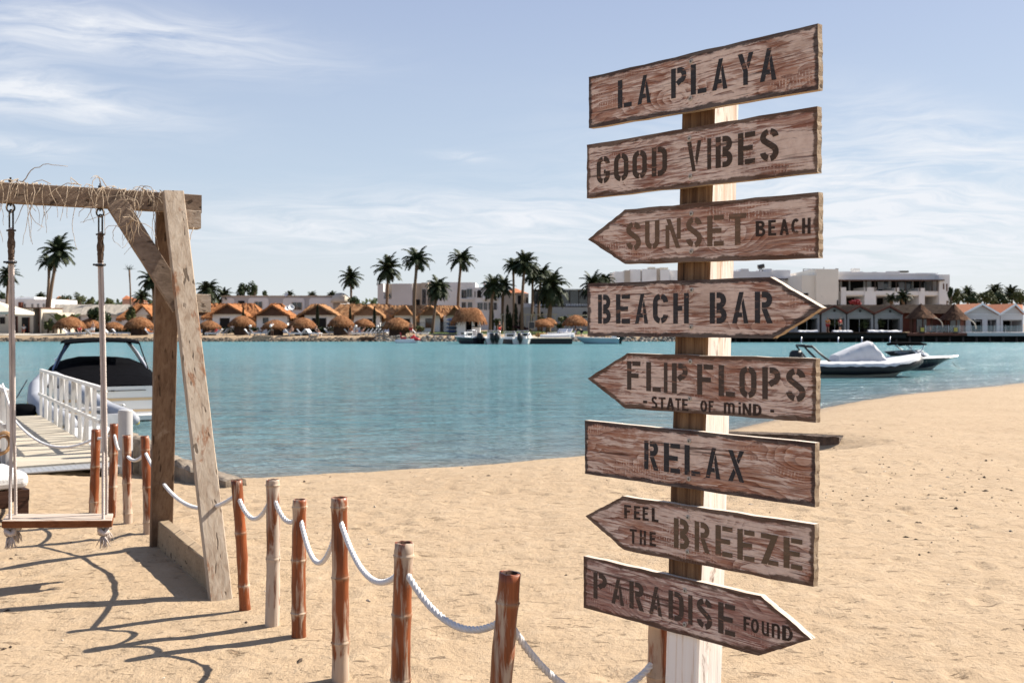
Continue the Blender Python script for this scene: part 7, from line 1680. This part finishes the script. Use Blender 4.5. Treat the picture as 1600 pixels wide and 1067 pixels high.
# ---- people (all far away)
POSE = {
 'stand': dict(pel=(0, 0, .93), ch=(0, .02, 1.22), nk=(0, .01, 1.45), hd=(0, -.02, 1.58), tp=(0, 0, 1.71), sh=[(-.18, 0, 1.39), (.18, 0, 1.39)], eb=[(-.25, .02, 1.12), (.24, -.03, 1.12)], wr=[(-.26, -.06, .88), (.22, -.16, .92)], hn=[(-.25, -.09, .78), (.18, -.22, .98)], hp=[(-.10, 0, .88), (.10, 0, .88)], kn=[(-.11, -.03, .50), (.12, .01, .50)], an=[(-.11, .02, .08), (.13, .05, .08)], to=[(-.12, -.14, .04), (.15, -.11, .04)]),
 'sit': dict(pel=(0, 0, .44), ch=(0, .02, .74), nk=(0, -.02, .97), hd=(0, -.06, 1.10), tp=(0, -.04, 1.23), sh=[(-.18, 0, .91), (.18, 0, .91)], eb=[(-.24, -.12, .68), (.24, -.14, .68)], wr=[(-.16, -.34, .56), (.16, -.34, .58)], hn=[(-.12, -.42, .54), (.12, -.42, .56)], hp=[(-.10, -.04, .42), (.10, -.04, .42)], kn=[(-.13, -.46, .46), (.13, -.46, .48)], an=[(-.13, -.48, .06), (.13, -.52, .06)], to=[(-.13, -.62, .03), (.14, -.66, .03)]),
 'recline': dict(pel=(0, 0, .46), ch=(-.24, 0, .64), nk=(-.42, 0, .80), hd=(-.50, 0, .92), tp=(-.56, 0, 1.03), sh=[(-.36, -.18, .76), (-.36, .18, .76)], eb=[(-.20, -.28, .56), (-.20, .28, .56)], wr=[(.04, -.24, .52), (.04, .24, .52)], hn=[(.13, -.20, .52), (.13, .20, .52)], hp=[(.04, -.10, .45), (.04, .10, .45)], kn=[(.44, -.13, .60), (.46, .12, .50)], an=[(.82, -.12, .40), (.88, .12, .40)], to=[(.92, -.12, .50), (.96, .13, .50)]),
 'bend': dict(pel=(.10, 0, .86), ch=(-.20, 0, 1.02), nk=(-.42, 0, 1.00), hd=(-.56, 0, .95), tp=(-.68, 0, .90), sh=[(-.36, -.18, .98), (-.36, .18, .98)], eb=[(-.46, -.22, .72), (-.44, .22, .72)], wr=[(-.54, -.16, .50), (-.54, .16, .50)], hn=[(-.57, -.14, .41), (-.57, .14, .41)], hp=[(.08, -.10, .80), (.08, .10, .80)], kn=[(.00, -.12, .46), (.06, .12, .46)], an=[(.12, -.12, .07), (.16, .12, .07)], to=[(-.02, -.12, .04), (.02, .13, .04)]),
}
def skinned(name, verts, edges, radii, mat_, parent):
    me_ = bpy.data.meshes.new(name); me_.from_pydata(verts, edges, []); o_ = bpy.data.objects.new(name, me_); COL.objects.link(o_); o_.parent = parent
    s_ = o_.modifiers.new('skin', 'SKIN'); s_.use_smooth_shade = True
    for i, r_ in enumerate(radii):
        d_ = me_.skin_vertices[0].data[i]; d_.radius = r_ if isinstance(r_, tuple) else (r_, r_); d_.use_root = (i == 0)
    su = o_.modifiers.new('sub', 'SUBSURF'); su.levels = 1; su.render_levels = 1; me_.materials.append(mat_); return o_
def person(label, px, Y, pose, rz, top, bottom, z=None, hair=True):
    q_ = POSE[pose]; t_ = thing('person', label, 'person', (X_(px, Y), Y, fz(Y) if z is None else z), R(rz))
    v_ = [q_['pel'], q_['ch'], q_['nk'], q_['hd'], q_['tp']]; e_ = [(0, 1), (1, 2), (2, 3), (3, 4)]; rd = [.13, (.15, .12), .055, .10, .07]
    for s_ in (0, 1):
        b_ = len(v_); v_ += [q_['sh'][s_], q_['eb'][s_], q_['wr'][s_], q_['hn'][s_]]; e_ += [(1, b_), (b_, b_+1), (b_+1, b_+2), (b_+2, b_+3)]; rd += [.065, .045, .03, .035]
        b_ = len(v_); v_ += [q_['hp'][s_], q_['kn'][s_], q_['an'][s_], q_['to'][s_]]; e_ += [(0, b_), (b_, b_+1), (b_+1, b_+2), (b_+2, b_+3)]; rd += [.10, .06, .04, .035]
    skinned('body', v_, e_, rd, mat_skin, t_)
    if top:
        v2 = [Vector(q_['pel'])*.85+Vector(q_['ch'])*.15, q_['ch'], Vector(q_['nk'])*.75+Vector(q_['ch'])*.25]; e2 = [(0, 1), (1, 2)]; r2 = [.16, (.175, .145), .11]
        for s_ in (0, 1): b_ = len(v2); v2 += [q_['sh'][s_], Vector(q_['sh'][s_]).lerp(Vector(q_['eb'][s_]), .7)]; e2 += [(1, b_), (b_, b_+1)]; r2 += [.085, .065]
        skinned('shirt', v2, e2, r2, mat_cloth[top], t_)
    v3 = [q_['pel']]; e3 = []; r3 = [.15]
    for s_ in (0, 1): b_ = len(v3); v3 += [q_['hp'][s_], Vector(q_['hp'][s_]).lerp(Vector(q_['kn'][s_]), .8 if bottom != 'long' else 1.)]; e3 += [(0, b_), (b_, b_+1)]; r3 += [.12, .085]
    skinned('shorts', v3, e3, r3, mat_cloth[bottom], t_)
    hd, tp = Vector(q_['hd']), Vector(q_['tp']); skinned('hair', [hd.lerp(tp, .35), hd.lerp(tp, 1.05)], [(0, 1)], [.108, .075], mat_hair, t_)
for a in (('person in dark clothes standing in the dark passage of the cream building', 57.5, 129, 'stand', 20, 'black', 'white'), ('person in white shirt sitting at the dark door of the cream building', 37.5, 127.3, 'sit', 10, 'white', 'red'),
          ('person with bare chest standing between sun loungers left of the right swing rope', 145.5, 119.8, 'stand', -20, None, 'white'), ('person in red sitting beside the first umbrella', 124, 120.4, 'sit', 30, 'red', 'black'),
          ('person in orange reclining by the dark screen left of the swing legs', 234, 119.5, 'recline', 0, 'orange', 'orange'), ('person in red shirt reclining on the lounger right of the swing leg', 334.5, 119.2, 'recline', 178, 'red', 'black'),
          ('person in white standing beside the widest umbrella screen', 425, 119.6, 'stand', 30, 'white', 'white'), ('bare-chested person sitting upright left of the umbrella with dark cypress behind', 456.5, 119.2, 'sit', -40, None, 'black'),
          ('person in black sitting beside the bare beach right of the umbrellas', 494, 119.3, 'sit', 60, 'black', 'black'), ('person in orange shirt sitting by the umbrella screen at the straw gable', 549, 119.2, 'sit', -30, 'orange', 'white'),
          ('person in red shorts standing right of the umbrella above the pedal boat', 642, 119.3, 'stand', 0, None, 'red'), ('bare-chested person reclining in the packed row of loungers', 564, 120.6, 'recline', 190, None, 'blue'), ('person reclining left of the pale beach steps', 407.5, 120.1, 'recline', 175, None, 'grey'),
          ('person in dark clothes walking on the lawn behind the moored boats', 780.5, 121, 'stand', 40, 'black', 'red')): person(*a)
person('person in black bending over in the pale blue boat', 907.5, 103.0, 'bend', 10, 'black', 'black', .10)
person('person in orange standing on the jetty before the left boathouse', 1293, 114.4, 'stand', 0, 'orange', 'red', DZ)
person('person in dark red standing on the jetty, second from the left', 1312.5, 114.8, 'stand', 30, 'red', 'black', DZ)
